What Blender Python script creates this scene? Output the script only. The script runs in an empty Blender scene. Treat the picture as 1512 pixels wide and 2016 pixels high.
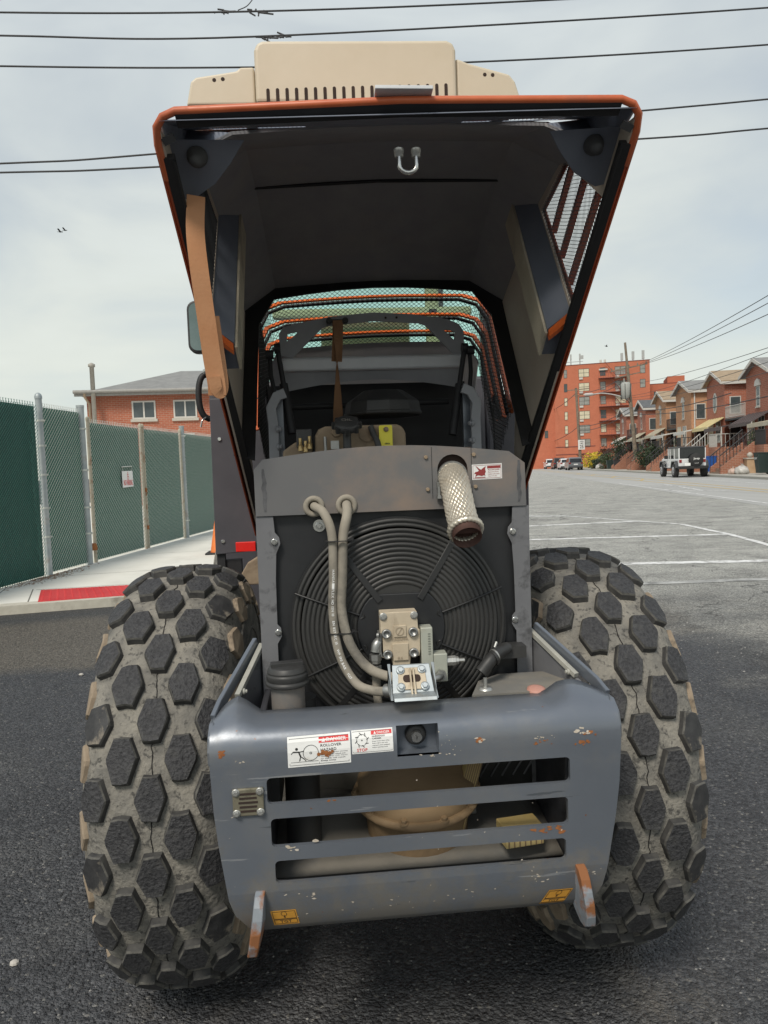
import bpy, bmesh, math, random
from math import sin, cos, pi, radians, sqrt, atan2, floor
from mathutils import Vector, Matrix, Euler
random.seed(7)
SC = bpy.context.scene
COL = SC.collection

# ------------------------------------------------------------------ camera, sky, sun, exposure
def setup_view():
    cam = bpy.data.cameras.new('camera')
    cam.sensor_fit = 'VERTICAL'; cam.sensor_height = 36.0; cam.lens = 25.62
    cam.clip_start = 0.05; cam.clip_end = 3000
    co = bpy.data.objects.new('camera', cam); COL.objects.link(co)
    psi, p, r = 0.0840, 0.0607, 0.0365
    f = Vector((sin(psi)*cos(p), cos(psi)*cos(p), -sin(p)))
    r0 = Vector((cos(psi), -sin(psi), 0)); u0 = r0.cross(f)
    rt = r0*cos(r)-u0*sin(r); up = u0*cos(r)+r0*sin(r)
    M = Matrix((rt, up, -f)).transposed().to_4x4()
    M.translation = Vector((-0.144, -1.896, 1.236))
    co.matrix_world = M
    SC.camera = co
setup_view()

SUN_EL, SUN_AZ = radians(50), radians(208)      # azimuth measured from +Y clockwise: behind and left of the viewer
def setup_light():
    w = bpy.data.worlds.new('World'); SC.world = w; w.use_nodes = True
    nt = w.node_tree; N = nt.nodes; L = nt.links; N.clear()
    out = N.new('ShaderNodeOutputWorld'); bg = N.new('ShaderNodeBackground')
    bg.inputs['Strength'].default_value = 0.09
    sky = N.new('ShaderNodeTexSky'); sky.sky_type = 'NISHITA'; sky.sun_disc = False
    sky.sun_elevation = SUN_EL; sky.sun_rotation = SUN_AZ
    tc = N.new('ShaderNodeTexCoord')
    sep = N.new('ShaderNodeSeparateXYZ'); L.new(tc.outputs['Generated'], sep.inputs[0])
    # cloud layer: soft stratus, warmer near the horizon
    mp = N.new('ShaderNodeMapping'); mp.inputs['Scale'].default_value = (1.0, 1.0, 2.6)
    L.new(tc.outputs['Generated'], mp.inputs[0])
    n1 = N.new('ShaderNodeTexNoise'); n1.inputs['Scale'].default_value = 2.2; n1.inputs['Detail'].default_value = 5; n1.inputs['Roughness'].default_value = 0.5
    n1.inputs['Distortion'].default_value = 0.5
    L.new(mp.outputs[0], n1.inputs['Vector'])
    ramp = N.new('ShaderNodeValToRGB')
    e = ramp.color_ramp.elements
    e[0].position = 0.0; e[0].color = (4.7, 4.8, 4.25, 1)
    e[1].position = 0.9; e[1].color = (3.35, 3.75, 4.25, 1)
    a = ramp.color_ramp.elements.new(0.12); a.color = (4.5, 4.75, 4.4, 1)
    a = ramp.color_ramp.elements.new(0.35); a.color = (4.05, 4.35, 4.3, 1)
    L.new(sep.outputs['Z'], ramp.inputs[0])
    # slow brightness variation of the cloud deck
    n2 = N.new('ShaderNodeMapRange'); n2.inputs['From Min'].default_value = .3; n2.inputs['From Max'].default_value = .7
    n2.inputs['To Min'].default_value = .86; n2.inputs['To Max'].default_value = 1.1
    L.new(n1.outputs['Fac'], n2.inputs[0])
    mul = N.new('ShaderNodeMix'); mul.data_type = 'RGBA'; mul.blend_type = 'MULTIPLY'; mul.inputs[0].default_value = 1
    L.new(ramp.outputs[0], mul.inputs[6]); L.new(n2.outputs[0], mul.inputs[7])
    cov = N.new('ShaderNodeMapRange'); cov.inputs['From Min'].default_value = .34; cov.inputs['From Max'].default_value = .6
    cov.inputs['To Min'].default_value = .74; cov.inputs['To Max'].default_value = 1.0
    L.new(n1.outputs['Fac'], cov.inputs[0])
    mix = N.new('ShaderNodeMix'); mix.data_type = 'RGBA'
    L.new(cov.outputs[0], mix.inputs[0]); L.new(sky.outputs[0], mix.inputs[6]); L.new(mul.outputs[2], mix.inputs[7])
    L.new(mix.outputs[2], bg.inputs[0]); L.new(bg.outputs[0], out.inputs[0])
    sd = bpy.data.lights.new('sun', 'SUN'); sd.energy = 1.5; sd.angle = radians(16); sd.color = (1.0, .93, .82)
    so = bpy.data.objects.new('sun', sd); COL.objects.link(so)
    d = Vector((sin(SUN_AZ)*cos(SUN_EL), cos(SUN_AZ)*cos(SUN_EL), sin(SUN_EL)))
    so.rotation_euler = d.to_track_quat('Z', 'Y').to_euler()
    so.location = d*40
    v = SC.view_settings; v.view_transform = 'Standard'; v.look = 'None'; v.gamma = 1; v.exposure = 0.87
    SC.cycles.diffuse_bounces = 8; SC.cycles.max_bounces = 14; SC.cycles.transparent_max_bounces = 24
    try: v.use_curve_mapping = False
    except Exception: pass
setup_light()

# ------------------------------------------------------------------ materials
def _nodes(name):
    m = bpy.data.materials.new(name); m.use_nodes = True
    nt = m.node_tree; nt.nodes.clear()
    o = nt.nodes.new('ShaderNodeOutputMaterial'); b = nt.nodes.new('ShaderNodeBsdfPrincipled')
    nt.links.new(b.outputs[0], o.inputs[0])
    return m, nt, b
def noise(nt, scale, detail=4, rough=.55, vec=None, dist=0):
    n = nt.nodes.new('ShaderNodeTexNoise'); n.inputs['Scale'].default_value = scale
    n.inputs['Detail'].default_value = detail; n.inputs['Roughness'].default_value = rough; n.inputs['Distortion'].default_value = dist
    if vec is None:
        tc = nt.nodes.new('ShaderNodeTexCoord'); vec = tc.outputs['Object']
    nt.links.new(vec, n.inputs['Vector'])
    return n.outputs['Fac']
def rng(nt, v, a, b, c=0., d=1.):
    n = nt.nodes.new('ShaderNodeMapRange'); n.inputs[1].default_value = a; n.inputs[2].default_value = b
    n.inputs[3].default_value = c; n.inputs[4].default_value = d
    nt.links.new(v, n.inputs[0]); return n.outputs[0]
def mixc(nt, f, a, b, mode='MIX'):
    n = nt.nodes.new('ShaderNodeMix'); n.data_type = 'RGBA'; n.blend_type = mode
    for val, i in ((f, 0), (a, 6), (b, 7)):
        if isinstance(val, (int, float)): n.inputs[i].default_value = val
        elif isinstance(val, (tuple, list)): n.inputs[i].default_value = (*val[:3], 1)
        else: nt.links.new(val, n.inputs[i])
    return n.outputs[2]
def bump(nt, b, h, strength=.3, dist=.01, prev=None):
    n = nt.nodes.new('ShaderNodeBump'); n.inputs['Strength'].default_value = strength; n.inputs['Distance'].default_value = dist
    nt.links.new(h, n.inputs['Height'])
    if prev is not None: nt.links.new(prev, n.inputs['Normal'])
    nt.links.new(n.outputs[0], b.inputs['Normal']); return n.outputs[0]
MATS = {}
def M(name, col, col2=None, rough=.5, metal=0., scale=12., lo=.35, hi=.7, bmp=0., bscale=60., bdist=.002, dirt=None, dscale=6., dlo=.5, dhi=.7, damt=1., rvar=.0, spec=None, coat=0.):
    """a worn surface: base colour wandering between two tones, optional patches of dirt or rust, fine relief"""
    m, nt, b = _nodes(name)
    c2 = col2 if col2 else tuple(min(1, x*1.25) for x in col)
    f = rng(nt, noise(nt, scale, 6, .6), lo, hi)
    c = mixc(nt, f, col, c2)
    if dirt:
        d = rng(nt, noise(nt, dscale, 8, .65, dist=.3), dlo, dhi, 0, damt)
        c = mixc(nt, d, c, dirt)
        r = nt.nodes.new('ShaderNodeMapRange'); r.inputs[3].default_value = rough; r.inputs[4].default_value = .85
        nt.links.new(d, r.inputs[0]); nt.links.new(r.outputs[0], b.inputs['Roughness'])
    elif rvar:
        nt.links.new(rng(nt, noise(nt, scale*1.7, 5), .3, .7, rough-rvar, rough+rvar), b.inputs['Roughness'])
    else: b.inputs['Roughness'].default_value = rough
    nt.links.new(c, b.inputs['Base Color'])
    b.inputs['Metallic'].default_value = metal
    if spec is not None: b.inputs['Specular IOR Level'].default_value = spec
    if coat: b.inputs['Coat Weight'].default_value = coat; b.inputs['Coat Roughness'].default_value = .2
    if bmp: bump(nt, b, noise(nt, bscale, 4), bmp, bdist)
    MATS[name] = m
    return m
def glass(name, tint, rough=.03, mixg=.25):
    m = bpy.data.materials.new(name); m.use_nodes = True; nt = m.node_tree; nt.nodes.clear()
    o = nt.nodes.new('ShaderNodeOutputMaterial'); t = nt.nodes.new('ShaderNodeBsdfTransparent'); g = nt.nodes.new('ShaderNodeBsdfGlossy')
    t.inputs[0].default_value = (*tint, 1); g.inputs['Roughness'].default_value = rough
    mx = nt.nodes.new('ShaderNodeMixShader'); mx.inputs[0].default_value = mixg
    nt.links.new(t.outputs[0], mx.inputs[1]); nt.links.new(g.outputs[0], mx.inputs[2]); nt.links.new(mx.outputs[0], o.inputs[0])
    return m
def brick_mat(name, c1, c2, mortar, bw=.22, bh=.075, var=.12):
    m, nt, b = _nodes(name)
    tc = nt.nodes.new('ShaderNodeTexCoord'); sp = nt.nodes.new('ShaderNodeSeparateXYZ'); nt.links.new(tc.outputs['Object'], sp.inputs[0])
    ad = nt.nodes.new('ShaderNodeMath'); nt.links.new(sp.outputs[0], ad.inputs[0]); nt.links.new(sp.outputs[1], ad.inputs[1])
    cb = nt.nodes.new('ShaderNodeCombineXYZ'); nt.links.new(ad.outputs[0], cb.inputs[0]); nt.links.new(sp.outputs[2], cb.inputs[1])
    br = nt.nodes.new('ShaderNodeTexBrick'); nt.links.new(cb.outputs[0], br.inputs['Vector'])
    br.inputs['Color1'].default_value = (*c1, 1); br.inputs['Color2'].default_value = (*c2, 1); br.inputs['Mortar'].default_value = (*mortar, 1)
    br.inputs['Scale'].default_value = 1; br.inputs['Brick Width'].default_value = bw; br.inputs['Row Height'].default_value = bh
    br.inputs['Mortar Size'].default_value = .008; br.inputs['Mortar Smooth'].default_value = .3
    c = mixc(nt, rng(nt, noise(nt, .9, 5), .35, .75, 0, .3), br.outputs['Color'], tuple(x*.65 for x in c1))
    nt.links.new(c, b.inputs['Base Color']); b.inputs['Roughness'].default_value = .85
    bump(nt, b, br.outputs['Fac'], -.25, .01)
    return m

charcoal   = M('charcoal_paint', (.035,.036,.042), (.05,.05,.056), .42, rvar=.08, bmp=.05)
bluegrey   = M('blue_grey_paint', (.150,.168,.196), (.172,.190,.218), .34, metal=.42, scale=5, rvar=.06, bmp=.02, bscale=200, dirt=(.12,.115,.105), dscale=7, dlo=.56, dhi=.8, damt=.45, coat=.25)
bluegrey_worn = M('scuffed_blue_grey_paint', (.07,.08,.092), (.10,.105,.108), .5, scale=9, dirt=(.13,.115,.09), dscale=9, dlo=.52, dhi=.72, damt=.6, bmp=.08)
def bumper_paint():
    m, nt, b = _nodes('worn_bumper_paint'); L = nt.links
    tc = nt.nodes.new('ShaderNodeTexCoord'); o = tc.outputs['Object']; se = nt.nodes.new('ShaderNodeSeparateXYZ'); L.new(o, se.inputs[0])
    c = mixc(nt, rng(nt, noise(nt, 5, 6), .35, .7), (.150,.168,.196), (.172,.190,.218))
    def stretched(scale, sx, sy, sz, rot=0.):
        mp = nt.nodes.new('ShaderNodeMapping'); mp.inputs['Scale'].default_value = (sx, sy, sz); mp.inputs['Rotation'].default_value = (0, rot, 0); L.new(o, mp.inputs[0])
        return noise(nt, scale, 6, .6, mp.outputs[0])
    # dried mud splashed up the apron, thinner higher up
    low = nt.nodes.new('ShaderNodeMapRange'); low.inputs[1].default_value = .62; low.inputs[2].default_value = .44; low.inputs[3].default_value = -.16; low.inputs[4].default_value = .17; L.new(se.outputs[2], low.inputs[0])
    ad = nt.nodes.new('ShaderNodeMath'); L.new(noise(nt, 9, 9, .72), ad.inputs[0]); L.new(low.outputs[0], ad.inputs[1])
    mud = rng(nt, ad.outputs[0], .47, .66, 0, .8); c = mixc(nt, mud, c, (.17,.155,.13))
    film = rng(nt, noise(nt, 4.5, 9, .75), .47, .68, 0, .45); c = mixc(nt, film, c, (.20,.19,.17))
    # long rubs and hairline scratches
    for sc, a, th, col in ((14, .35, .665, (.36,.37,.38)), (22, -.6, .68, (.07,.08,.09)), (9, .05, .69, (.34,.34,.33))):
        s = rng(nt, stretched(sc, .22, 1, 3.2, a), th-.012, th+.012, 0, .7); c = mixc(nt, s, c, col)
    # tiny rust freckles
    fr = rng(nt, noise(nt, 42, 3, .5), .735, .755, 0, .9); c = mixc(nt, fr, c, (.24,.10,.04))
    L.new(c, b.inputs['Base Color']); b.inputs['Metallic'].default_value = .38; b.inputs['Coat Weight'].default_value = .2; b.inputs['Coat Roughness'].default_value = .25
    mx = nt.nodes.new('ShaderNodeMath'); mx.operation = 'MAXIMUM'; L.new(mud, mx.inputs[0]); L.new(film, mx.inputs[1])
    L.new(rng(nt, mx.outputs[0], 0, .7, .33, .7), b.inputs['Roughness'])
    bump(nt, b, noise(nt, 24, 7, .6), .10, .004); return m
bumper_m = bumper_paint()
rust       = M('rust', (.22,.075,.022), (.38,.15,.05), .9, scale=60, bmp=.4, bscale=150)
chip       = M('bare_chip', (.42,.36,.28), (.6,.55,.48), .6, scale=80)
hood_lightened = M('hood_lining', (.27,.262,.275), (.32,.31,.31), .8, bmp=.3, bscale=14, bdist=.006, dirt=(.36,.32,.28), dscale=5, dlo=.5, dhi=.8, damt=.6)  # dark lining lightened in colour to stand in for light under the hood
hood_blue  = M('hood_inner_paint', (.16,.18,.225), (.185,.205,.25), .45, rvar=.1)  # inner paint lightened likewise, its colour making up for missing light
hood_dusty = M('dusty_lightened_hood_side', (.48,.42,.35), (.56,.49,.41), .8, scale=5, bmp=.1, dirt=(.46,.365,.28), dscale=3.5, dlo=.45, dhi=.75, damt=.7)  # brown dust plus extra brightness painted in for the dim hood inside
foam_dust  = M('dusty_lightened_duct_face', (.46,.41,.31), (.6,.54,.42), .85, scale=7, bmp=.3, bscale=90, dirt=(.24,.22,.19), dscale=5, dlo=.5, dhi=.65)  # dusty face with light for the hood's inside added to its colour
orange     = M('orange_paint', (.66,.125,.025), (.74,.165,.04), .35, rvar=.08)
orange_dull= M('weathered_orange_paint', (.42,.075,.03), (.5,.11,.04), .5)
seal       = M('rubber_seal', (.012,.012,.013), (.02,.02,.021), .6, bmp=.1)
wire_black = M('black_wire', (.010,.010,.011), (.016,.016,.017), .4)
cream      = M('cream_plastic', (.58,.50,.37), (.64,.56,.43), .5, scale=4, bmp=.03)
slot_dark  = M('dark_slot', (.03,.018,.014), (.05,.03,.022), .9)
tread      = M('tread_rubber', (.014,.014,.016), (.060,.060,.063), .68, scale=150, lo=.3, hi=.72, bmp=1., bscale=150, bdist=.005, dirt=(.11,.108,.10), dscale=16, dlo=.53, dhi=.72, damt=.6)
tyre_mud   = M('dusty_tyre', (.115,.112,.103), (.285,.265,.225), .9, scale=16, lo=.32, hi=.7, bmp=1., bscale=90, bdist=.005, dirt=(.04,.039,.037), dscale=75, dlo=.54, dhi=.64, damt=.8)
lug_mud    = M('mud_caked_lug', (.24,.185,.13), (.34,.275,.20), .9, scale=20, bmp=.4, bscale=90, dirt=(.07,.06,.05), dscale=18, dlo=.55, dhi=.7)
lug_half   = M('half_muddy_lug', (.02,.02,.022), (.05,.05,.05), .6, scale=30, bmp=.4, bscale=150, dirt=(.2,.175,.14), dscale=16, dlo=.53, dhi=.62)
lug_side   = M('lug_flank', (.03,.03,.031), (.07,.068,.063), .8, scale=40, bmp=.3, bscale=150)
lug_bevel  = M('lug_bevel', (.05,.049,.046), (.13,.125,.11), .85, scale=60, bmp=.4, bscale=150)
crack      = M('seam_crack', (.008,.008,.008), (.012,.012,.012), .9)
guard_blk  = M('guard_plastic', (.013,.013,.014), (.022,.022,.022), .4)
ring_m     = M('dusty_guard_ring', (.028,.028,.027), (.046,.045,.043), .5, scale=6)
core       = M('radiator_core', (.05,.05,.047), (.08,.08,.073), .8, scale=8, bmp=.5, bscale=400)
blade_m    = M('fan_blade', (.02,.02,.021), (.03,.03,.031), .5)
rad_black  = M('radiator_shroud', (.014,.015,.017), (.021,.022,.024), .45, rvar=.08)
cover_m    = M('dusty_cover', (.128,.128,.131), (.145,.142,.14), .5, scale=3.5, dirt=(.26,.195,.15), dscale=3.2, dlo=.47, dhi=.68, damt=.85, bmp=.04)
channel_m  = M('scuffed_channel', (.135,.137,.146), (.17,.172,.18), .6, scale=8, dirt=(.045,.045,.048), dscale=16, dlo=.53, dhi=.66, damt=.8)
zinc       = M('zinc_plate', (.42,.42,.40), (.55,.55,.52), .4, metal=.75, scale=25, dirt=(.3,.27,.22), dscale=20, dlo=.55, dhi=.75, damt=.6)
zinc_blue  = M('galvanised_plate', (.36,.40,.42), (.48,.52,.53), .42, metal=.6, scale=18, dirt=(.3,.28,.24), dscale=16, dlo=.55, dhi=.75, damt=.6)
cast       = M('dusty_casting', (.48,.40,.29), (.58,.50,.38), .7, metal=.15, scale=14, bmp=.15, bscale=120, dirt=(.26,.2,.14), dscale=12, dlo=.55, dhi=.75)
alu_block  = M('anodised_block', (.40,.42,.36), (.48,.49,.42), .5, metal=.3, scale=10, dirt=(.4,.33,.24), dscale=9, dlo=.5, dhi=.7)
steel      = M('grey_steel', (.3,.3,.29), (.4,.4,.385), .4, metal=.8, scale=20)
hose_m     = M('dusty_hose', (.24,.215,.175), (.36,.325,.265), .8, scale=10, dirt=(.09,.085,.075), dscale=9, dlo=.5, dhi=.7, bmp=.1)
hose_dark  = M('black_hose', (.04,.04,.04), (.075,.07,.065), .65, scale=14)
braid_m    = M('steel_braid', (.55,.50,.41), (.72,.66,.55), .35, metal=.6, scale=30, dirt=(.3,.22,.13), dscale=9, dlo=.5, dhi=.72, damt=.7)
rustpipe   = M('heat_browned_pipe', (.07,.035,.028), (.11,.055,.042), .7, metal=.3, scale=20)
plastic_blk= M('black_plastic', (.026,.026,.026), (.04,.04,.039), .5, dirt=(.06,.057,.05), dscale=9, dlo=.55, dhi=.8, damt=.6)
engine_tan = M('dusty_engine_cover', (.26,.195,.13), (.36,.28,.195), .85, scale=8, dirt=(.17,.115,.075), dscale=8, dlo=.5, dhi=.7, bmp=.2)
dustfloor  = M('dusty_belly', (.16,.15,.13), (.24,.22,.185), .95, scale=7, dirt=(.15,.148,.14), dscale=5, dlo=.5, dhi=.65, bmp=.3)
drum_tan   = M('tan_drum', (.24,.16,.085), (.31,.215,.12), .75, scale=6, dirt=(.13,.09,.055), dscale=7, dlo=.5, dhi=.7)
yellow     = M('yellow_tag', (.78,.68,.05), (.85,.76,.09), .5)
red_refl   = M('red_reflector', (.7,.015,.012), (.78,.03,.02), .25)
strap_m    = M('orange_webbing', (.48,.22,.10), (.56,.29,.15), .85, scale=9, bmp=.2, bscale=200)
strap_brn  = M('brown_webbing', (.20,.105,.055), (.30,.165,.085), .9, scale=14, bmp=.2, bscale=200)
white_vinyl= M('white_vinyl', (.76,.76,.74), (.82,.82,.80), .4, dirt=(.55,.5,.42), dscale=30, dlo=.62, dhi=.8)
ink        = M('black_print', (.02,.02,.02), (.03,.03,.03), .5)
ink_grey   = M('grey_print', (.14,.14,.14), (.2,.2,.2), .5)
ink_red    = M('red_print', (.62,.03,.03), (.7,.05,.045), .45)
ink_maroon = M('maroon_print', (.25,.03,.03), (.32,.05,.045), .45)
ink_white  = M('white_print', (.78,.78,.76), (.82,.82,.8), .5)
label_amber= M('amber_label', (.52,.25,.035), (.6,.31,.05), .5, dirt=(.32,.16,.05), dscale=40, dlo=.6, dhi=.8)
rubber_pad = M('grey_rubber', (.05,.05,.053), (.075,.075,.075), .7)
chrome     = M('bright_steel', (.55,.55,.53), (.66,.65,.62), .22, metal=.95)
wood_m     = M('pale_lumber', (.45,.33,.12), (.58,.46,.22), .75, scale=6)
cab_grey   = M('cab_grey_paint', (.06,.058,.068), (.075,.072,.082), .5)
cab_black  = M('cab_black', (.014,.014,.016), (.02,.02,.022), .6)
beige_trim = M('beige_trim', (.45,.38,.22), (.52,.45,.28), .7)
teal_glass = glass('teal_glass', (.90,1.,.97), mixg=.05)
arch_grey  = M('arch_grey_paint', (.26,.268,.29), (.31,.318,.34), .45, rvar=.08, dirt=(.2,.19,.18), dscale=6, dlo=.55, dhi=.75, damt=.5)  # grey paint made lighter to carry light the engine bay lacks
rail_m     = M('dusty_rail', (.30,.30,.27), (.42,.41,.36), .6, scale=9, dirt=(.2,.18,.15), dscale=14, dlo=.55, dhi=.75)
win_glass  = M('window_glass', (.05,.065,.07), (.09,.105,.11), .08, scale=2)

# ------------------------------------------------------------------ geometry helpers
class MB:
    """collects simple shapes and links them as ONE mesh object"""
    def __init__(s): s.v = []; s.f = []; s.mi = []; s.sm = []
    def add(s, vs, fs, mi=0, sm=False):
        o = len(s.v); s.v += [tuple(v) for v in vs]
        for f in fs: s.f.append(tuple(i+o for i in f)); s.mi.append(mi); s.sm.append(sm)
        return s
    def box(s, c, d, rot=None, mi=0):
        hx, hy, hz = d[0]/2, d[1]/2, d[2]/2
        vs = [Vector((x, y, z)) for x in (-hx, hx) for y in (-hy, hy) for z in (-hz, hz)]
        if rot is not None:
            R = Euler(rot).to_matrix() if not isinstance(rot, Matrix) else rot
            vs = [R @ v for v in vs]
        c = Vector(c)
        return s.add([v+c for v in vs], [(0,1,3,2),(4,6,7,5),(0,4,5,1),(2,3,7,6),(0,2,6,4),(1,5,7,3)], mi)
    def bb(s, x0, x1, y0, y1, z0, z1, mi=0): return s.box(((x0+x1)/2, (y0+y1)/2, (z0+z1)/2), (x1-x0, y1-y0, z1-z0), mi=mi)
    def hexa(s, p, mi=0):   # 8 points: bottom loop then top loop
        return s.add(p, [(3,2,1,0),(4,5,6,7),(0,1,5,4),(1,2,6,5),(2,3,7,6),(3,0,4,7)], mi)
    def prism(s, poly, a, b, fn=None, mi=0, sm=False):
        """poly (2D, ccw) extruded from a to b; fn(u,v,w)->point, default x=u z=v y=w"""
        fn = fn or (lambda u, v, w: (u, w, v))
        n = len(poly)
        vs = [fn(u, v, a) for u, v in poly]+[fn(u, v, b) for u, v in poly]
        s.add(vs, [tuple(range(n)), tuple(range(2*n-1, n-1, -1))]+[(i, n+i, n+(i+1) % n, (i+1) % n) for i in range(n)], mi, sm)
        return s
    def tube(s, pts, r, n=8, mi=0, caps=True, closed=False, sm=True, flat=None):
        """round bar along a path; flat=(w,h,upvector) gives a flat strip instead"""
        P = [Vector(p) for p in pts]; m = len(P); vs = []
        t0 = (P[1]-P[0]).normalized()
        u = t0.orthogonal().normalized() if flat is None else (Vector(flat[2])-t0*t0.dot(Vector(flat[2]))).normalized()
        for i, p in enumerate(P):
            if closed: t = (P[(i+1) % m]-P[i-1]).normalized()
            else: t = (P[min(i+1, m-1)]-P[max(i-1, 0)]).normalized()
            if flat is not None and flat[2] is not None:
                q = Vector(flat[2]); u2 = q-t*t.dot(q); u = u2.normalized() if u2.length > 1e-4 else u
            else:
                u = (u-t*t.dot(u)); u = u.normalized() if u.length > 1e-6 else t.orthogonal().normalized()
            w = t.cross(u)
            if flat is not None:
                a, b = flat[0]/2, flat[1]/2
                vs += [p+w*a+u*b, p-w*a+u*b, p-w*a-u*b, p+w*a-u*b]
            else:
                rr = r[i] if isinstance(r, (list, tuple)) else r
                vs += [p+(u*cos(2*pi*k/n)+w*sin(2*pi*k/n))*rr for k in range(n)]
        if flat is not None: n = 4; sm = False
        fs = []
        for i in range(m if closed else m-1):
            j = (i+1) % m
            fs += [(i*n+k, i*n+(k+1) % n, j*n+(k+1) % n, j*n+k) for k in range(n)]
        s.add(vs, fs, mi, sm)
        if caps and not closed:
            s.add(vs[:n], [tuple(range(n-1, -1, -1))], mi); s.add(vs[-n:], [tuple(range(n))], mi)
        return s
    def cyl(s, p, q, r, n=16, r2=None, mi=0, sm=True): return s.tube([p, q], [r, r if r2 is None else r2], n, mi, True, False, sm)
    def lathe(s, prof, o=(0,0,0), ax=(0,0,1), n=24, mi=0, sm=True, closed_prof=False):
        """prof: (radius, height) list turned round axis ax through o"""
        ax = Vector(ax).normalized(); u = ax.orthogonal().normalized(); w = ax.cross(u); o = Vector(o); vs = []; m = len(prof)
        for r, h in prof: vs += [o+ax*h+(u*cos(2*pi*k/n)+w*sin(2*pi*k/n))*r for k in range(n)]
        fs = [(i*n+k, i*n+(k+1) % n, (i+1)*n+(k+1) % n, (i+1)*n+k) for i in range(m-1) for k in range(n)]
        s.add(vs, fs, mi, sm)
        if prof[0][0] > 1e-5: s.add(vs[:n], [tuple(range(n-1, -1, -1))], mi)
        if prof[-1][0] > 1e-5: s.add(vs[-n:], [tuple(range(n))], mi)
        return s
    def grid(s, fn, nu, nv, mi=0, sm=True, skip=None):
        vs = [fn(i/nu, j/nv) for j in range(nv+1) for i in range(nu+1)]
        fs = [(j*(nu+1)+i, j*(nu+1)+i+1, (j+1)*(nu+1)+i+1, (j+1)*(nu+1)+i) for j in range(nv) for i in range(nu) if not (skip and skip(i, j))]
        return s.add(vs, fs, mi, sm)
    def mesh(s, name, mats):
        me = bpy.data.meshes.new(name); me.from_pydata(s.v, [], s.f)
        for m in (mats if isinstance(mats, (list, tuple)) else [mats]): me.materials.append(m)
        me.polygons.foreach_set('material_index', s.mi); me.polygons.foreach_set('use_smooth', s.sm)
        bm = bmesh.new(); bm.from_mesh(me); bmesh.ops.recalc_face_normals(bm, faces=bm.faces); bm.to_mesh(me); bm.free()
        me.update(); return me
    def build(s, name, mats, parent=None, bevel=0., seg=2, solid=0., loc=None, rot=None, label=None, kind=None, subdiv=0):
        return link(name, s.mesh(name, mats), parent, bevel, seg, solid, loc, rot, label, kind, subdiv)
def link(name, me, parent=None, bevel=0., seg=2, solid=0., loc=None, rot=None, label=None, kind=None, subdiv=0):
    o = bpy.data.objects.new(name, me); COL.objects.link(o)
    if parent: o.parent = parent
    if loc is not None: o.location = loc
    if rot is not None: o.rotation_euler = rot
    if solid: md = o.modifiers.new('solid', 'SOLIDIFY'); md.thickness = solid; md.offset = 0
    if subdiv: md = o.modifiers.new('subdiv', 'SUBSURF'); md.levels = subdiv; md.render_levels = subdiv
    if bevel:
        md = o.modifiers.new('bevel', 'BEVEL'); md.width = bevel; md.segments = seg; md.limit_method = 'ANGLE'; md.angle_limit = radians(35)
    if label: o['label'] = label
    if kind: o['kind'] = kind
    return o
def thing(name, label, cat, loc=(0,0,0), rz=0., group=None):
    o = bpy.data.objects.new(name, None); COL.objects.link(o); o.empty_display_size = .1
    o.location = loc; o.rotation_euler = (0, 0, rz); o['label'] = label; o['category'] = cat
    if group: o['group'] = group
    return o
def tag(o, label, cat, group=None):
    o['label'] = label; o['category'] = cat
    if group: o['group'] = group
    return o
def struct(o): o['kind'] = 'structure'; return o
def dup(o, parent=None):
    c = o.copy(); COL.objects.link(c)
    if parent: c.parent = parent
    for ch in list(o.children): dup(ch, c)
    return c
_glyph = {}
def text2d(s, w=None, h=None, spacing=1.0):
    """flat lettering outlines as (verts, faces), lower-left at 0,0, scaled to w x h"""
    key = (s, spacing)
    if key not in _glyph:
        cu = bpy.data.curves.new('t', 'FONT'); cu.body = s; cu.size = 1; cu.resolution_u = 2; cu.space_character = spacing; cu.offset = 0.012
        ob = bpy.data.objects.new('t', cu); COL.objects.link(ob)
        dg = bpy.context.evaluated_depsgraph_get(); me = bpy.data.meshes.new_from_object(ob.evaluated_get(dg))
        vs = [(v.co.x, v.co.y) for v in me.vertices]; fs = [tuple(p.vertices) for p in me.polygons]
        bpy.data.objects.remove(ob); bpy.data.curves.remove(cu); bpy.data.meshes.remove(me)
        _glyph[key] = (vs, fs)
    vs, fs = _glyph[key]
    if not vs: return [], []
    x0 = min(v[0] for v in vs); x1 = max(v[0] for v in vs); y0 = min(v[1] for v in vs); y1 = max(v[1] for v in vs)
    if w and h: sx, sy = w/(x1-x0), h/(y1-y0)
    elif w: sx = sy = w/(x1-x0)
    else: sx = sy = h/(y1-y0)
    return [((x-x0)*sx, (y-y0)*sy) for x, y in vs], fs
def put_text(mb, s, x, y, w, h, frame, mi=0, z=.0004):
    vs, fs = text2d(s, w, h)
    mb.add([frame(x+u, y+v, z) for u, v in vs], fs, mi)
def rect(mb, x, y, w, h, frame, mi=0, z=.0002): mb.add([frame(x, y, z), frame(x+w, y, z), frame(x+w, y+h, z), frame(x, y+h, z)], [(0,1,2,3)], mi)
def rframe(mb, x, y, w, h, t, frame, mi=0, z=.0004):
    rect(mb, x, y, w, t, frame, mi, z); rect(mb, x, y+h-t, w, t, frame, mi, z); rect(mb, x, y+t, t, h-2*t, frame, mi, z); rect(mb, x+w-t, y+t, t, h-2*t, frame, mi, z)
def disc(mb, cx, cy, r, frame, mi=0, z=.0004, n=14, sy=1): mb.add([frame(cx+r*cos(2*pi*k/n), cy+r*sy*sin(2*pi*k/n), z) for k in range(n)], [tuple(range(n))], mi)
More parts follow.
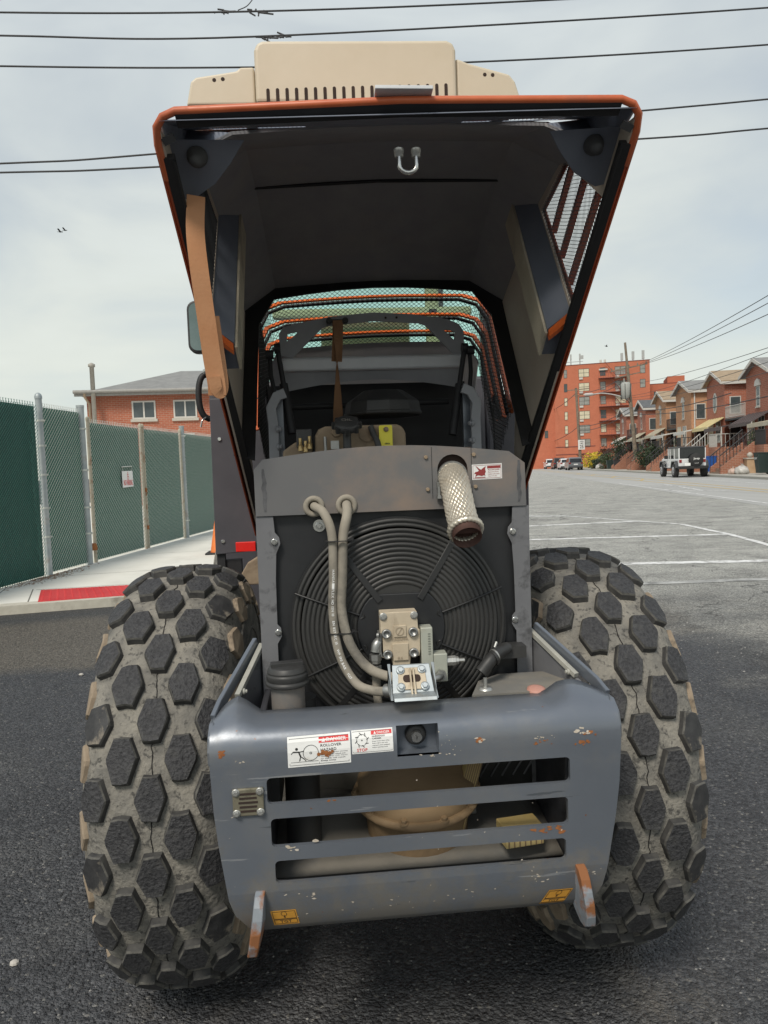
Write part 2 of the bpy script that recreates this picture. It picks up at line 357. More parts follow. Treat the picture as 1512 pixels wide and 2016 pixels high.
def ring2d(mb, cx, cy, r, t, frame, mi=0, z=.0004, n=20):
    vs = [frame(cx+q*cos(2*pi*k/n), cy+q*sin(2*pi*k/n), z) for q in (r, r-t) for k in range(n)]
    mb.add(vs, [(k, (k+1) % n, n+(k+1) % n, n+k) for k in range(n)], mi)
def line2d(mb, a, b, t, frame, mi=0, z=.0004):
    dx, dy = b[0]-a[0], b[1]-a[1]; l = sqrt(dx*dx+dy*dy) or 1; nx, ny = -dy/l*t/2, dx/l*t/2
    mb.add([frame(a[0]+nx, a[1]+ny, z), frame(a[0]-nx, a[1]-ny, z), frame(b[0]-nx, b[1]-ny, z), frame(b[0]+nx, b[1]+ny, z)], [(0,1,2,3)], mi)
def plate_xz(outer, holes, y, t, bev=.0):
    """flat plate with holes in the x-z plane (front face at y), as mesh data via a filled curve"""
    cu = bpy.data.curves.new('p', 'CURVE'); cu.dimensions = '2D'; cu.fill_mode = 'BOTH'; cu.extrude = t/2-bev; cu.bevel_depth = bev; cu.bevel_resolution = 1; cu.offset = -bev
    for poly in [outer]+holes:
        sp = cu.splines.new('POLY'); sp.points.add(len(poly)-1); sp.use_cyclic_u = True
        for q, (a, b) in zip(sp.points, poly): q.co = (a, b, 0, 1)
    ob = bpy.data.objects.new('p', cu); COL.objects.link(ob)
    me = bpy.data.meshes.new_from_object(ob.evaluated_get(bpy.context.evaluated_depsgraph_get()))
    bpy.data.objects.remove(ob); bpy.data.curves.remove(cu)
    for v in me.vertices: x, z, d = v.co; v.co = (x, y+t/2-d, z)
    vs = [tuple(v.co) for v in me.vertices]; fs = [tuple(p.vertices) for p in me.polygons]
    bpy.data.meshes.remove(me); return vs, fs
def rrect(x0, x1, z0, z1, r, n=4):
    out = []
    for cx, cz, a0 in ((x1-r, z1-r, 0), (x0+r, z1-r, 90), (x0+r, z0+r, 180), (x1-r, z0+r, 270)):
        for k in range(n+1):
            a = radians(a0+90*k/n); out.append((cx+r*cos(a), cz+r*sin(a)))
    return out
def cr(pts, n=8):
    """Catmull-Rom through the points"""
    P = [Vector(p) for p in pts]; P = [P[0]*2-P[1]]+P+[P[-1]*2-P[-2]]; out = []
    for i in range(1, len(P)-2):
        a, b, c, d = P[i-1:i+3]
        for k in range(n):
            t = k/n; out.append(.5*((2*b)+(c-a)*t+(2*a-5*b+4*c-d)*t*t+(3*b-a-3*c+d)*t*t*t))
    out.append(P[-2]); return out
def bolt(mb, p, r, ax=(0,-1,0), h=.006, mi=0, washer=True, n=6):
    p = Vector(p); ax = Vector(ax).normalized()
    if washer: mb.lathe([(r*1.5, -.002), (r*1.5, h*.3), (r*1.2, h*.36)], p, ax, 14, mi)
    mb.lathe([(r, 0), (r, h*.85), (r*.85, h)], p, ax, n, mi, sm=False)

# ================================================================== THE LOADER
LD = thing('wheel_loader', 'large grey and orange wheel loader seen from the rear with its engine hood tilted open', 'loader')

# ---- tyres ---------------------------------------------------------
def tyre_profile():
    h = cr([(0,.4875,0), (.045,.4865,0), (.085,.481,0), (.115,.468,0), (.138,.443,0), (.151,.405,0), (.155,.36,0), (.148,.305,0), (.128,.262,0), (.108,.24,0)], 4)
    return [(p.x, p.y) for p in h]
TP = tyre_profile()
def tyre_surf(t):
    """arc length t from the crown (signed) -> x, r and outward normal"""
    sg = -1 if t < 0 else 1; t = abs(t); acc = 0
    for (x0, r0), (x1, r1) in zip(TP, TP[1:]):
        l = sqrt((x1-x0)**2+(r1-r0)**2)
        if acc+l >= t:
            k = (t-acc)/l; nx, nr = -(r1-r0)/l, (x1-x0)/l
            return sg*(x0+(x1-x0)*k), r0+(r1-r0)*k, sg*nx, nr
        acc += l
    x, r = TP[-1]; return sg*x, r, sg*1., 0.
JR = random.Random(11)
def lug_mesh(name, t0, w, h, hgt, mats, crease=False, jit=0.):
    """hexagonal tread block: flat ends top and bottom, points to the sides, wrapped on the casing"""
    mb = MB(); out = []
    hx = [(0, h), (w*.52, h), (w, .1*h), (w*.97, -.12*h), (w*.5, -h), (0, -h), (-w*.52, -h), (-w, -.1*h), (-w*.97, .12*h), (-w*.5, h)]
    def pt(dt, da, e):
        x, r, nx, nr = tyre_surf(t0+dt); a = da/.5; e += JR.uniform(-.0008,.0006)
        x += nx*e; r += nr*e
        return (x, -r*cos(a), r*sin(a))
    hx = [(a+JR.uniform(-.0016,.0016), b_+JR.uniform(-.002,.002)) for a, b_ in hx]
    n = len(hx)
    base = [pt(a*1.13, b*1.1, -.004) for a, b in hx]; mid = [pt(a*1.03, b*1.02, hgt*.75) for a, b in hx]; top = [pt(a*.95, b*.96, hgt) for a, b in hx]
    fs = [(i, (i+1) % n, n+(i+1) % n, n+i) for i in range(n)]
    mb.add(base+mid, fs, 1)
    mb.add(mid+top, fs, 2 if len(mats) > 2 else 1)
    mb.add(top, [(0,1,2,3,4,5), (5,6,7,8,9,0)], 0)
    return mb.mesh(name, mats)
def make_wheel(loc, lugs=True, spin=0., mirror=False):
    mb = MB(); n = 72
    prof = [(-x, r) for x, r in reversed(TP)]+TP[1:]
    vs = []; fs = []
    for x, r in prof:
        vs += [(x, -r*cos(2*pi*k/n), r*sin(2*pi*k/n)) for k in range(n)]
    m = len(prof)
    fs = [(i*n+k, i*n+(k+1) % n, (i+1)*n+(k+1) % n, (i+1)*n+k) for i in range(m-1) for k in range(n)]
    mb.add(vs, fs, 0, True)
    for sx in (-1, 1):
        for rr in (.40, .33, .285):     # raised rings on the side wall
            xx = [x for x, r in TP if r <= rr][0]
            ring = [(sx*(xx+.001), -rr*cos(2*pi*k/48), rr*sin(2*pi*k/48)) for k in range(48)]
            mb.tube(ring, .004, 5, 0, closed=True)
    w = mb.build('wheel', tyre_mud, LD, loc=loc, rot=(spin, 0, 0))
    rm = MB(); rm.lathe([(.245,-.11),(.245,.11),(.20,.09),(.19,-.02),(.10,-.03),(.09,.02),(.0,.02)], (0,0,0), (1 if loc[0] > 0 else -1, 0, 0), 32, 0)
    for k in range(8):
        a = 2*pi*k/8; sgn = 1 if loc[0] > 0 else -1
        rm.cyl((sgn*-.02, .14*cos(a), .14*sin(a)), (sgn*.01, .14*cos(a), .14*sin(a)), .011, 6)
    rm.build('rim', charcoal, w)
    if lugs:
        for t0, off, kind in LUGROWS:
            for k in range(21):
                a = 2*pi*(k+off)/21
                variants = LUGMESH[(round(t0*1000), kind)]
                link('lug', random.choice(variants), w, rot=(a, 0, 0))
        # hairline mould seam cracks between the centre blocks
        sm = MB()
        for k in range(21):
            a0 = 2*pi*(k+.26)/21; a1 = 2*pi*(k+.74)/21; pts = []
            for j in range(7):
                a = a0+(a1-a0)*j/6; x = random.uniform(-.003, .003); r = .4880
                pts.append((x, -r*cos(a), r*sin(a)))
            sm.tube(pts, .0011, 4)
        sm.build('tread_seam', crack, w)
    return w
LUGROWS = [(0., 0., 'c'), (-.056, .5, 'c'), (.056, .5, 'c'), (-.112, 0., 's'), (.112, 0., 's'), (-.172, .5, 'm'), (.172, .5, 'm')]
LUGMESH = {}
for t0, off, kind in LUGROWS:
    if kind == 'c': v = [lug_mesh('lug', t0, .0295*q, .0420*p, .0175, [tread, lug_side, lug_bevel]) for q, p in ((1,1), (.96,1.03), (1.03,.98), (1,1.02), (.98,.98), (1.02,1.03))]
    elif kind == 's': v = [lug_mesh('lug', t0, .029, .040, .0145, [a, lug_side, lug_bevel]) for a in (tread, lug_half, tread, tread, lug_half)]
    else: v = [lug_mesh('lug', t0, .030, .040, .010, [a, lug_mud, lug_mud]) for a in (lug_mud, lug_mud, lug_half, lug_mud)]
    LUGMESH[(round(t0*1000), kind)] = v
make_wheel((-.50, 0, .498), spin=radians(4.0))
make_wheel((.50, 0, .498), spin=radians(-2.5))
make_wheel((-.50, 1.75, .498), lugs=False); make_wheel((.50, 1.75, .498), lugs=False)

# ---- chassis behind the bumper -------------------------------------
mb = MB(); mb.bb(-.27, .27, -.40, 1.0, .34, .50); mb.bb(-.275, -.262, -.615, -.40, .42, .80); mb.bb(.282, .295, -.615, -.40, .42, .80)
mb.bb(-.27, .27, -.33, 1.0, .50, .70); mb.bb(-.3, .3, 1.05, 2.1, .4, 1.0); mb.cyl((-.45,0,.5), (.45,0,.5), .09); mb.cyl((-.45,1.75,.5), (.45,1.75,.5), .09)
mb.build('chassis', charcoal, LD, bevel=.004)
mb = MB(); mb.grid(lambda a, b: (-.26+.54*a, -.60+.27*b, .498+.03*b+.012*sin(a*9)*b), 12, 6, 0); mb.grid(lambda a, b: (-.26+.54*a, -.335, .50+.30*b), 4, 4, 0)
mb.build('belly_plate', dustfloor, LD, solid=.004)
mb = MB(); mb.lathe([(.115,0),(.118,.028),(.11,.034),(.085,.052),(.0,.062)], (.02,-.475,.585), (0,-.12,1), 36); mb.lathe([(.10,0),(.104,.09)], (.02,-.475,.50), (0,0,1), 30)
mb.build('drum_cover', drum_tan, LD)
mb = MB(); mb.lathe([(.125,0),(.128,.008),(.12,.012)], (.02,-.475,.578), (0,-.12,1), 36)
for k in range(10):
    a = 2*pi*k/10; bolt(mb, (.02+.122*cos(a), -.475+.122*sin(a)*.98, .589+.122*sin(a)*.12), .006, (0,-.1,1), .009)
mb.build('drum_flange', drum_tan, LD)
mb = MB(); mb.cyl((-.205,-.50,.50), (-.205,-.50,.80), .034, 20); mb.bb(-.262,-.245,-.56,-.42,.60,.70); mb.build('filler_pipe', plastic_blk, LD)
mb = MB(); mb.tube(cr([(-.16,-.44,.66),(-.06,-.45,.70),(.05,-.45,.715),(.12,-.44,.70),(.2,-.42,.71)]), .014, 8); mb.tube(cr([(.02,-.42,.69),(.1,-.45,.68),(.17,-.46,.66)]), .010, 8); mb.build('belly_hose', hose_m, LD)
mb = MB(); mb.bb(.165,.28,-.40,-.392,.55,.715)
mb.build('cooler_panel', plastic_blk, LD)
for k in range(5):
    for z in (.60, .668):
        f = MB(); f.tube([(.165+.024*k,-.404,z-.028), (.20+.024*k,-.404,z+.026)], .0022, 5); f.build('cooler_fin', channel_m, LD)
mb = MB(); mb.bb(.10,.125,-.42,-.40,.53,.72); mb.bb(.13,.145,-.46,-.44,.52,.72); mb.bb(.11,.135,-.47,-.44,.56,.575); mb.build('cooler_bracket', zinc, LD, bevel=.002)

# ---- rear bumper / counterweight -----------------------------------
def half_w(z, side):
    tab = [(.44,.298),(.455,.318),(.50,.332),(.60,.345),(.70,.354),(.80,.352),(.86,.35)] if side < 0 else [(.44,.316),(.455,.328),(.50,.338),(.60,.356),(.70,.369),(.80,.367),(.86,.364)]
    for (z0, w0), (z1, w1) in zip(tab, tab[1:]):
        if z <= z1: return w0+(w1-w0)*max(0, (z-z0)/(z1-z0))
    return tab[-1][1]
ZT, ZB, YF = .735, .512, -.665
outer = [(-half_w(ZT, -1), ZT), (-half_w(.66, -1), .66), (-half_w(.60, -1), .60), (-half_w(.55, -1), .55), (-half_w(ZB, -1), ZB), (half_w(ZB, 1), ZB), (half_w(.55, 1), .55), (half_w(.60, 1), .60), (half_w(.66, 1), .66), (half_w(ZT, 1), ZT)]
slots = [rrect(-.259,.274,.667,.713,.008), rrect(-.255,.269,.591,.641,.008), rrect(-.251,.264,.526,.566,.008)]
pv, pf = plate_xz(outer, slots, YF, .009)
mb = MB(); mb.add(pv, pf)
# rolled top: profile from the plate's upper edge round to the inner lip
RP = [(YF, ZT), (YF, .755), (YF+.003, .772), (YF+.011, .786), (YF+.024, .796), (YF+.040, .8015), (YF+.062, .804), (YF+.085, .804), (YF+.086, .792)]
XS = [-1, -.965, -.93, -.88, -.84, -.80, -.76, -.6, -.4, -.2, -.092, .112, .3, .5, .62, .66, .70, .76, .80, .84, .88, .93, .97, 1]
def roll(i, j):
    y, z = RP[j]; k = XS[i]; w = half_w(min(z, .80), -1 if k < 0 else 1); x = w*k
    hump = 0.
    if j >= 4:            # raised ears at both corners
        if k < 0: q = max(0, min(1, (-k-.76)/.11)) if k > -.9 else max(0, (1+k)/.10)
        else: q = max(0, min(1, (k-.66)/.13)); q = q*q*(3-2*q) if k < .86 else max(0, (1-k)/.14)
        hump = (.040 if k < 0 else .030)*q*((j-3)/5)**1.3
    return (x, y, z+hump)
vs = [roll(i, j) for j in range(len(RP)) for i in range(len(XS))]; n = len(XS)
fs = [(j*n+i, j*n+i+1, (j+1)*n+i+1, (j+1)*n+i) for j in range(len(RP)-1) for i in range(n-1) if not (i == 10 and 0 <= j <= 2)]
mb.add(vs, fs, 0, True)
# lower apron bends forward under the machine
LP = [(YF, ZB), (YF+.001, .50), (YF+.006, .470), (YF+.014, .443), (YF+.024, .430), (YF+.05, .422), (YF+.16, .418)]
def low(i, j):
    y, z = LP[j]; k = i/8*2-1; w = half_w(z, -1 if k < 0 else 1); return (w*k, y, z)
mb.add([low(i, j) for j in range(len(LP)) for i in range(9)], [(j*9+i, j*9+i+1, (j+1)*9+i+1, (j+1)*9+i) for j in range(len(LP)-1) for i in range(8)], 0, True)
BUMP = mb.build('rear_bumper', bumper_m, LD)
for sd in (-1, 1):     # side cheeks follow the taper of the plate
    mb = MB(); pr = [(YF+.0145,.445),(YF+.0145,.50),(YF+.0145,.60),(YF+.0145,.73),(YF+.004,.74),(YF+.004,.762),(YF+.012,.786),(YF+.035,.803),(YF+.085,.803),(YF+.085,.50)]
    vs = []
    for t in (0, .010):
        for y, z in pr: w = half_w(min(z, .80), sd)+(.0045 if z > .735 else .001); vs.append((sd*(w-t), y, z))
    n = len(pr); mb.add(vs, [tuple(range(n)), tuple(range(2*n-1, n-1, -1))]+[(i, n+i, n+(i+1) % n, (i+1) % n) for i in range(n)]); mb.build('bumper_cheek', bumper_m, BUMP, bevel=.003)
# recessed lock pocket
mb = MB(); a, b = roll(10, 0)[0], roll(11, 0)[0]
def rec(u, v, d): return (a+(b-a)*u, YF+d, ZT+(.786-ZT)*v)
mb.add([(a, YF+.038, ZT), (b, YF+.038, ZT), (b, YF+.038, .786), (a, YF+.038, .786)], [(0,1,2,3)])
mb.add([(a, YF, ZT), (b, YF, ZT), (b, YF+.038, ZT), (a, YF+.038, ZT)], [(0,1,2,3)])
mb.add([(a, YF+.011, .786), (b, YF+.011, .786), (b, YF+.038, .786), (a, YF+.038, .786)], [(0,1,2,3)])
for x in (a, b): mb.add([(x, YF, ZT), (x, YF, .755), (x, YF+.003, .772), (x, YF+.011, .786), (x, YF+.038, .786), (x, YF+.038, ZT)], [(0,1,2,3,4,5)])
mb.build('lock_pocket', bluegrey, BUMP)
mb = MB(); cx, cz = (a+b)/2, .761
mb.lathe([(.019,0),(.019,.006),(.016,.010),(.012,.011)], (cx, YF+.037, cz), (0,-1,0), 28, 0); mb.lathe([(.0105,.010),(.0105,.020),(.009,.022)], (cx, YF+.037, cz), (0,-1,0), 20, 1)
mb.box((cx, YF+.0145, cz), (.0016,.001,.007), mi=0); mb.build('key_lock', [plastic_blk, chrome], BUMP)
# rails running forward from the corners to the radiator
for sd in (-1, 1):
    w = .352 if sd < 0 else .367
    rl = MB(); rl.tube([(sd*w,-.605,.800), (sd*(w-.008),-.570,.816), (sd*.291,-.41,.890)], .01, flat=(.009,.022,(0,0,1))); rl.build('fender_rail', bluegrey, LD, bevel=.0015)
    rl = MB(); rl.tube([(sd*(w-.036),-.545,.822), (sd*.279,-.410,.884)], .01, flat=(.010,.010,(0,0,1))); bolt(rl, (sd*(w-.047),-.53,.826), .004, (-sd,0,0), .006); rl.build('fender_rail', rail_m, LD, bevel=.001)
    mb = MB(); mb.hexa([(sd*(w-.034),-.55,.50),(sd*(w-.028),-.55,.50),(sd*.283,-.41,.50),(sd*.277,-.41,.50),(sd*(w-.034),-.55,.812),(sd*(w-.028),-.55,.812),(sd*.283,-.41,.872),(sd*.277,-.41,.872)]); mb.build('side_plate', channel_m, LD)
lug_paint = M('rusting_lug_paint', (.19,.21,.235), (.26,.285,.31), .45, scale=20, dirt=(.24,.095,.035), dscale=16, dlo=.44, dhi=.54)
# tie-down lugs welded on the apron
for x in (-.278, .288):
    lean = .010 if x < 0 else -.006
    hk = MB(); pr = [(YF-.002,.516),(YF-.012,.512),(YF-.022,.498),(YF-.028,.478),(YF-.031,.455),(YF-.028,.432),(YF-.020,.412),(YF-.008,.403),(YF+.008,.404),(YF+.022,.418),(YF+.036,.438),(YF+.016,.462),(YF+.006,.516)]
    hk.prism(pr, x-.0085, x+.0085, lambda u, v, w: (w+1.5*lean*((v-.51)/.1)*abs((v-.516)/.1)+(.10 if x < 0 else -.12)*(u-YF), u, v))
    o = hk.build('tie_down_lug', lug_paint, BUMP, bevel=.002)
# backup alarm grille
mb = MB(); X0, X1, Z0, Z1 = -.317, -.2645, .652, .700
mb.bb(X0, X1, YF-.006, YF-.0005, Z0, Z1); AL = mb.build('alarm_grille', M('brassy_grille', (.20,.18,.13), (.28,.26,.19), .5, metal=.5, scale=20, dirt=(.1,.09,.06), dscale=20, dlo=.55, dhi=.7), BUMP, bevel=.002)
for k in range(5):
    s_ = MB(); z = Z0+.009+k*.0075; s_.bb(X0+.010+.003*abs(k-2)*.5, X1-.010-.003*abs(k-2)*.5, YF-.0068, YF-.0062, z-.0018, z+.0018); s_.build('grille_slot', slot_dark, AL)
for x in (X0+.006, X1-.006):
    for z in (Z0+.006, Z1-.006):
        b_ = MB(); bolt(b_, (x, YF-.006, z), .0045, h=.005); b_.build('bolt', zinc, AL)

def bumper_y(z):
    P = RP if z >= ZT else LP
    pts = sorted([(b, a) for a, b in RP[:4]]+[(b, a) for a, b in LP])
    for (z0, y0), (z1, y1) in zip(pts, pts[1:]):
        if z <= z1: return y0+(y1-y0)*(z-z0)/(z1-z0)
    return pts[-1][1]
def bframe(x0, z0, slope=0., off=.0008, skew=0.):
    def f(u, v, e):
        z = z0+v+slope*u; return (x0+u+skew*v, bumper_y(z)-off-e, z)
    return f
def base_strip(mb, w, h, fr, mi=0, n=6):
    vs = [fr(w*i/2, h*j/n, 0) for j in range(n+1) for i in range(3)]
    mb.add(vs, [(j*3+i, j*3+i+1, (j+1)*3+i+1, (j+1)*3+i) for j in range(n) for i in range(2)], mi)
# ---- warning labels -------------------------------------------------
fr = bframe(-.221, .729, .02); w, h = .108, .051
mb = MB(); base_strip(mb, w, h, fr); ST = mb.build('danger_label', white_vinyl, BUMP)
mb = MB()
rframe(mb, .003, .003, w-.006, h-.006, .0006, fr, 0); rect(mb, .0535, .003, .0006, h-.006, fr, 0, .0004)
ring2d(mb, .0395, .023, .0135, .0009, fr, 0); ring2d(mb, .0395, .023, .0022, .0009, fr, 0, n=10); line2d(mb, (.005, .0085), (.052, .0085), .0006, fr, 0)
disc(mb, .0155, .031, .0024, fr, 0); line2d(mb, (.006, .023), (.009, .0265), .0013, fr); line2d(mb, (.009, .0265), (.020, .026), .0022, fr); line2d(mb, (.020, .026), (.028, .027), .0014, fr)
line2d(mb, (.019, .026), (.022, .018), .0026, fr); line2d(mb, (.022, .018), (.020, .010), .0016, fr); line2d(mb, (.022, .018), (.0285, .013), .0016, fr); line2d(mb, (.0285, .013), (.031, .0095), .0013, fr)
put_text(mb, 'ROLLOVER', .0565, .0315, .036, .0045, fr); put_text(mb, 'HAZARD', .0565, .0245, .027, .0045, fr)
put_text(mb, 'Keep away', .0565, .006, .026, .003, fr)
mb.build('lettering', ink, ST)
mb = MB()
for k, s_ in enumerate(('can occur without warning', 'when unit is raised and', 'wheel may roll; injury', 'or death will result')): put_text(mb, s_, .0565, .0205-.0034*k, .046-.004*(k % 2), .0022, fr)
mb.build('small_print', ink_grey, ST)
mb = MB(); rect(mb, .0537, h-.0125, w-.0567, .0088, fr, 0, .0005); mb.build('red_band', ink_red, ST)
mb = MB(); put_text(mb, 'DANGER', .067, h-.0108, .034, .0055, fr, 0, .0009)
mb.add([fr(.0585, h-.0110, .0009), fr(.065, h-.0110, .0009), fr(.06175, h-.0050, .0009)], [(0,1,2)]); mb.build('band_lettering', ink_white, ST)
mb = MB()
for k in range(26):
    u, v = .0595+random.gauss(.008, .0045), .020+random.gauss(0, .0028); disc(mb, u, v, random.uniform(.001, .0032), fr, 0, .0012+.00002*k, 7)
mb.build('rust_patch', rust, ST)
fr = bframe(-.1105, .745, .014); w, h = .0715, .0385
mb = MB(); base_strip(mb, w, h, fr); ST = mb.build('stop_label', white_vinyl, BUMP)
mb = MB(); rframe(mb, .002, .002, w-.004, h-.004, .0005, fr); rect(mb, .0335, .002, .0005, h-.004, fr); ring2d(mb, .0175, .0225, .0095, .0007, fr); disc(mb, .0175, .0225, .0012, fr)
for k in range(8):
    a = 2*pi*k/8; line2d(mb, (.0175+.008*cos(a), .0225+.008*sin(a)), (.0175+.0125*cos(a+.35), .0225+.0125*sin(a+.35)), .0012, fr)
put_text(mb, 'HAZARDOUS', .0352, .0265, .022, .0024, fr); put_text(mb, 'CARRIER', .0352, .0228, .016, .0024, fr)
for k, s_ in enumerate(('Keep hands clear of fan', 'Stop engine and wait', 'until parts have stopped', 'before opening cover')): put_text(mb, s_, .0352, .0185-.0034*k, .030-.003*(k % 2), .0019, fr)
mb.build('lettering', ink, ST)
mb = MB(); rect(mb, .0337, h-.0082, w-.0357, .0058, fr, 0, .0005); put_text(mb, 'STOP', .0085, .0035, .018, .0056, fr); mb.build('red_print', ink_red, ST)
mb = MB(); put_text(mb, 'DANGER', .044, h-.0071, .022, .0037, fr, 0, .0009); mb.add([fr(.038, h-.0072, .0009), fr(.0424, h-.0072, .0009), fr(.0402, h-.0033, .0009)], [(0,1,2)]); mb.build('band_lettering', ink_white, ST)
# amber tie-down labels
for x0, z0, sk in ((-.258, .444, -.18), (.216, .438, .55)):
    fr = bframe(x0, z0, .0, skew=sk); w, h = .044, .031
    mb = MB(); base_strip(mb, w, h, fr); ST = mb.build('amber_label', label_amber, BUMP)
    mb = MB(); rframe(mb, .002, .0125, w-.004, h-.0145, .0009, fr); rframe(mb, .002, .002, w-.004, .0098, .0009, fr)
    ring2d(mb, .022, .0235, .0052, .0008, fr, n=12); disc(mb, .022, .0165, .0016, fr, n=8); line2d(mb, (.022, .0165), (.022, .021), .0009, fr)
    put_text(mb, 'TGT', .012, .0042, .020, .0055, fr); mb.build('lettering', ink, ST)
# chips and scratches in the paint
def chips(cx, cz, n, sx, sz, rmin, rmax, mat, nm):
    mb = MB()
    for k in range(n):
        z = cz+random.gauss(0, sz); fr = bframe(cx+random.gauss(0, sx), z, off=.0006+.00003*k)
        a = random.uniform(-.35, .35); r = random.uniform(rmin, rmax); x_ = fr(0,0,0)[0]
        if x_ > half_w(z, 1)-.012 or x_ < -half_w(z, -1)+.012: continue
        a = random.uniform(-.35, .35); l = r*random.uniform(.8, 2.8); pts = []
        m = 8
        for i in range(m):
            t = 2*pi*i/m; q = random.uniform(.6, 1.15); pts.append(fr(l*cos(t)*q*cos(a)-r*sin(t)*q*sin(a), l*cos(t)*q*sin(a)+r*sin(t)*q*cos(a), 0))
        mb.add(pts, [tuple(range(m))])
    mb.build(nm, mat, BUMP)
for cx, cz, n, sx, sz, a, b in ((.112,.752,3,.002,.002,.0025,.005),(.303,.752,5,.008,.002,.002,.004),(.294,.739,10,.010,.0035,.0015,.0035),(.224,.745,8,.012,.004,.0008,.002),(.226,.583,10,.013,.003,.0015,.003),(.254,.579,6,.003,.005,.0015,.003),(-.332,.758,4,.004,.003,.002,.004),(-.145,.665,3,.004,.001,.001,.002),(.352,.56,9,.003,.03,.0015,.003),(.338,.49,6,.004,.012,.0015,.003)):
    chips(cx, cz, n, sx, sz, a, b, rust, 'rust_patch')
for cx, cz, n, sx, sz, a, b in ((.112,.754,4,.003,.003,.0015,.003),(.303,.757,7,.010,.002,.0012,.003),(.226,.752,9,.014,.003,.0006,.0015),(-.205,.590,6,.015,.004,.001,.0035),(-.2,.50,8,.02,.004,.0007,.0018),(-.30,.745,5,.014,.001,.0006,.0012),(.03,.732,9,.02,.0015,.0008,.0018),(.06,.75,9,.012,.008,.0004,.001),(.10,.62,8,.08,.03,.0005,.0012),(.22,.50,12,.03,.01,.0006,.0018),(.0,.47,22,.13,.012,.0005,.0014),(.30,.50,8,.015,.004,.0005,.0015),(.0,.69,1,.001,.001,.001,.001),(-.33,.62,8,.006,.06,.0004,.0009)):
    chips(cx, cz, n, sx, sz, a, b, chip, 'paint_chip')

# ---- radiator assembly ----------------------------------------------
YR = -.42; FC = Vector((.003, YR, .915)); FR = .218
circ = [(FC.x+.205*cos(2*pi*k/48), FC.z+.205*sin(2*pi*k/48)) for k in range(48)]
pv, pf = plate_xz([(-.272,.70),(.272,.70),(.272,1.147),(-.272,1.147)], [circ], YR, .012)
mb = MB(); mb.add(pv, pf)
mb.lathe([(.205,.0),(.205,.07)], FC, (0,1,0), 48); SH = mb.build('radiator_shroud', rad_black, LD)
mb = MB(); mb.bb(-.262,.262,YR+.072,YR+.12,.70,1.14); mb.build('radiator_core', core, SH)
mb = MB()
for k in range(6):
    a = 2*pi*k/6+.2
    p = lambda r, t, d: (FC.x+r*cos(a+t), YR+.040+d, FC.z+r*sin(a+t))
    mb.add([p(.05,-.2,.020), p(.05,.2,.0), p(.198,.10,.0), p(.198,-.12,.022)], [(0,1,2,3)])
mb.cyl((FC.x, YR+.06, FC.z), (FC.x, YR+.01, FC.z), .06, 24)
mb.build('fan', blade_m, SH, solid=.003)
mb = MB(); mb.lathe([(.222,0),(.222,.004),(.2195,.006),(.217,.004),(.217,0)], (FC.x, YR-.012, FC.z), (0,1,0), 64); GD = mb.build('fan_guard', guard_blk, SH)
for k in range(15):
    r = .092+.0094*k
    if r > .2235: break
    d = .022+.016*(1-((r-.09)/.13)**2) if r < .2 else .014
    ring = [(FC.x+r*cos(2*pi*i/72), YR-d, FC.z+r*sin(2*pi*i/72)) for i in range(72)]
    m_ = MB(); m_.lathe([(r-.0033,.0014),(r-.0028,-.0006),(r+.0028,.0),(r+.0033,.0018)], (FC.x, YR-d, FC.z), (0,1,0), 72); m_.build('guard_ring', ring_m, GD, solid=.0012)
def sp_pt(r, a, d): return (FC.x+r*cos(a), YR-d, FC.z+r*sin(a))
for a in (18, -25, 160, 206, 250, 292):
    m_ = MB(); a = radians(a); m_.tube([sp_pt(.088,a,.042), sp_pt(.15,a,.038), sp_pt(.205,a,.026), sp_pt(.222,a,.02)], .0026, 6); m_.tube([sp_pt(.083,a+.07,.042), sp_pt(.078,a,.043), sp_pt(.083,a-.07,.042)], .003, 6); m_.build('guard_spoke', guard_blk, GD)
for a in (126, 56, 231, -54):
    m_ = MB(); a = radians(a); m_.tube([sp_pt(.07,a,.046), sp_pt(.15,a,.036), sp_pt(.216,a,.022), sp_pt(.226,a,.006)], .01, flat=(.013,.004,(0,-1,0))); m_.build('motor_arm', guard_blk, GD, bevel=.001)
hubp = [(.088*cos(radians(t)), .088*sin(radians(t))) for t in range(-65, -10, 10)]+[(.088*cos(radians(t)), .088*sin(radians(t))) for t in range(-5, 50, 9)]+[(.048,.070),(-.048,.070)]+[(.088*cos(radians(t)), .088*sin(radians(t))) for t in range(135, 250, 9)]+[(-.03,-.088),(.03,-.088)]
m_ = MB(); m_.prism([(FC.x+a, FC.z+b) for a, b in hubp], YR-.036, YR-.044); m_.build('motor_plate', rad_black, GD, bevel=.002)
# fan motor
MY = -.50; mx, mz = -.0045, .90
body = [(-.037,.055),(.035,.055),(.037,.020),(.040,.018),(.040,-.020),(.038,-.034),(.020,-.034),(.0185,-.051),(-.015,-.051),(-.0165,-.034),(-.036,-.034),(-.039,-.02),(-.037,.018)]
m_ = MB(); m_.prism([(mx+a, mz+b) for a, b in body], MY, MY+.035); MO = m_.build('fan_motor', cast, LD, bevel=.004, seg=3)
m_ = MB(); m_.bb(mx-.035,mx+.034,MY+.036,YR-.045,mz-.03,mz+.05); m_.build('motor_body', cast, MO, bevel=.004)
m_ = MB(); m_.prism([(mx+a, mz+b) for a, b in ((-.016,-.006),(.016,-.006),(.016,-.040),(-.014,-.040))], MY-.004, MY-.0005); m_.prism([(mx+a, mz+b) for a, b in ((-.012,.006),(.013,.006),(.013,.029),(-.012,.029))], MY-.003, MY-.0005); m_.build('motor_boss', cast, MO, bevel=.0015)
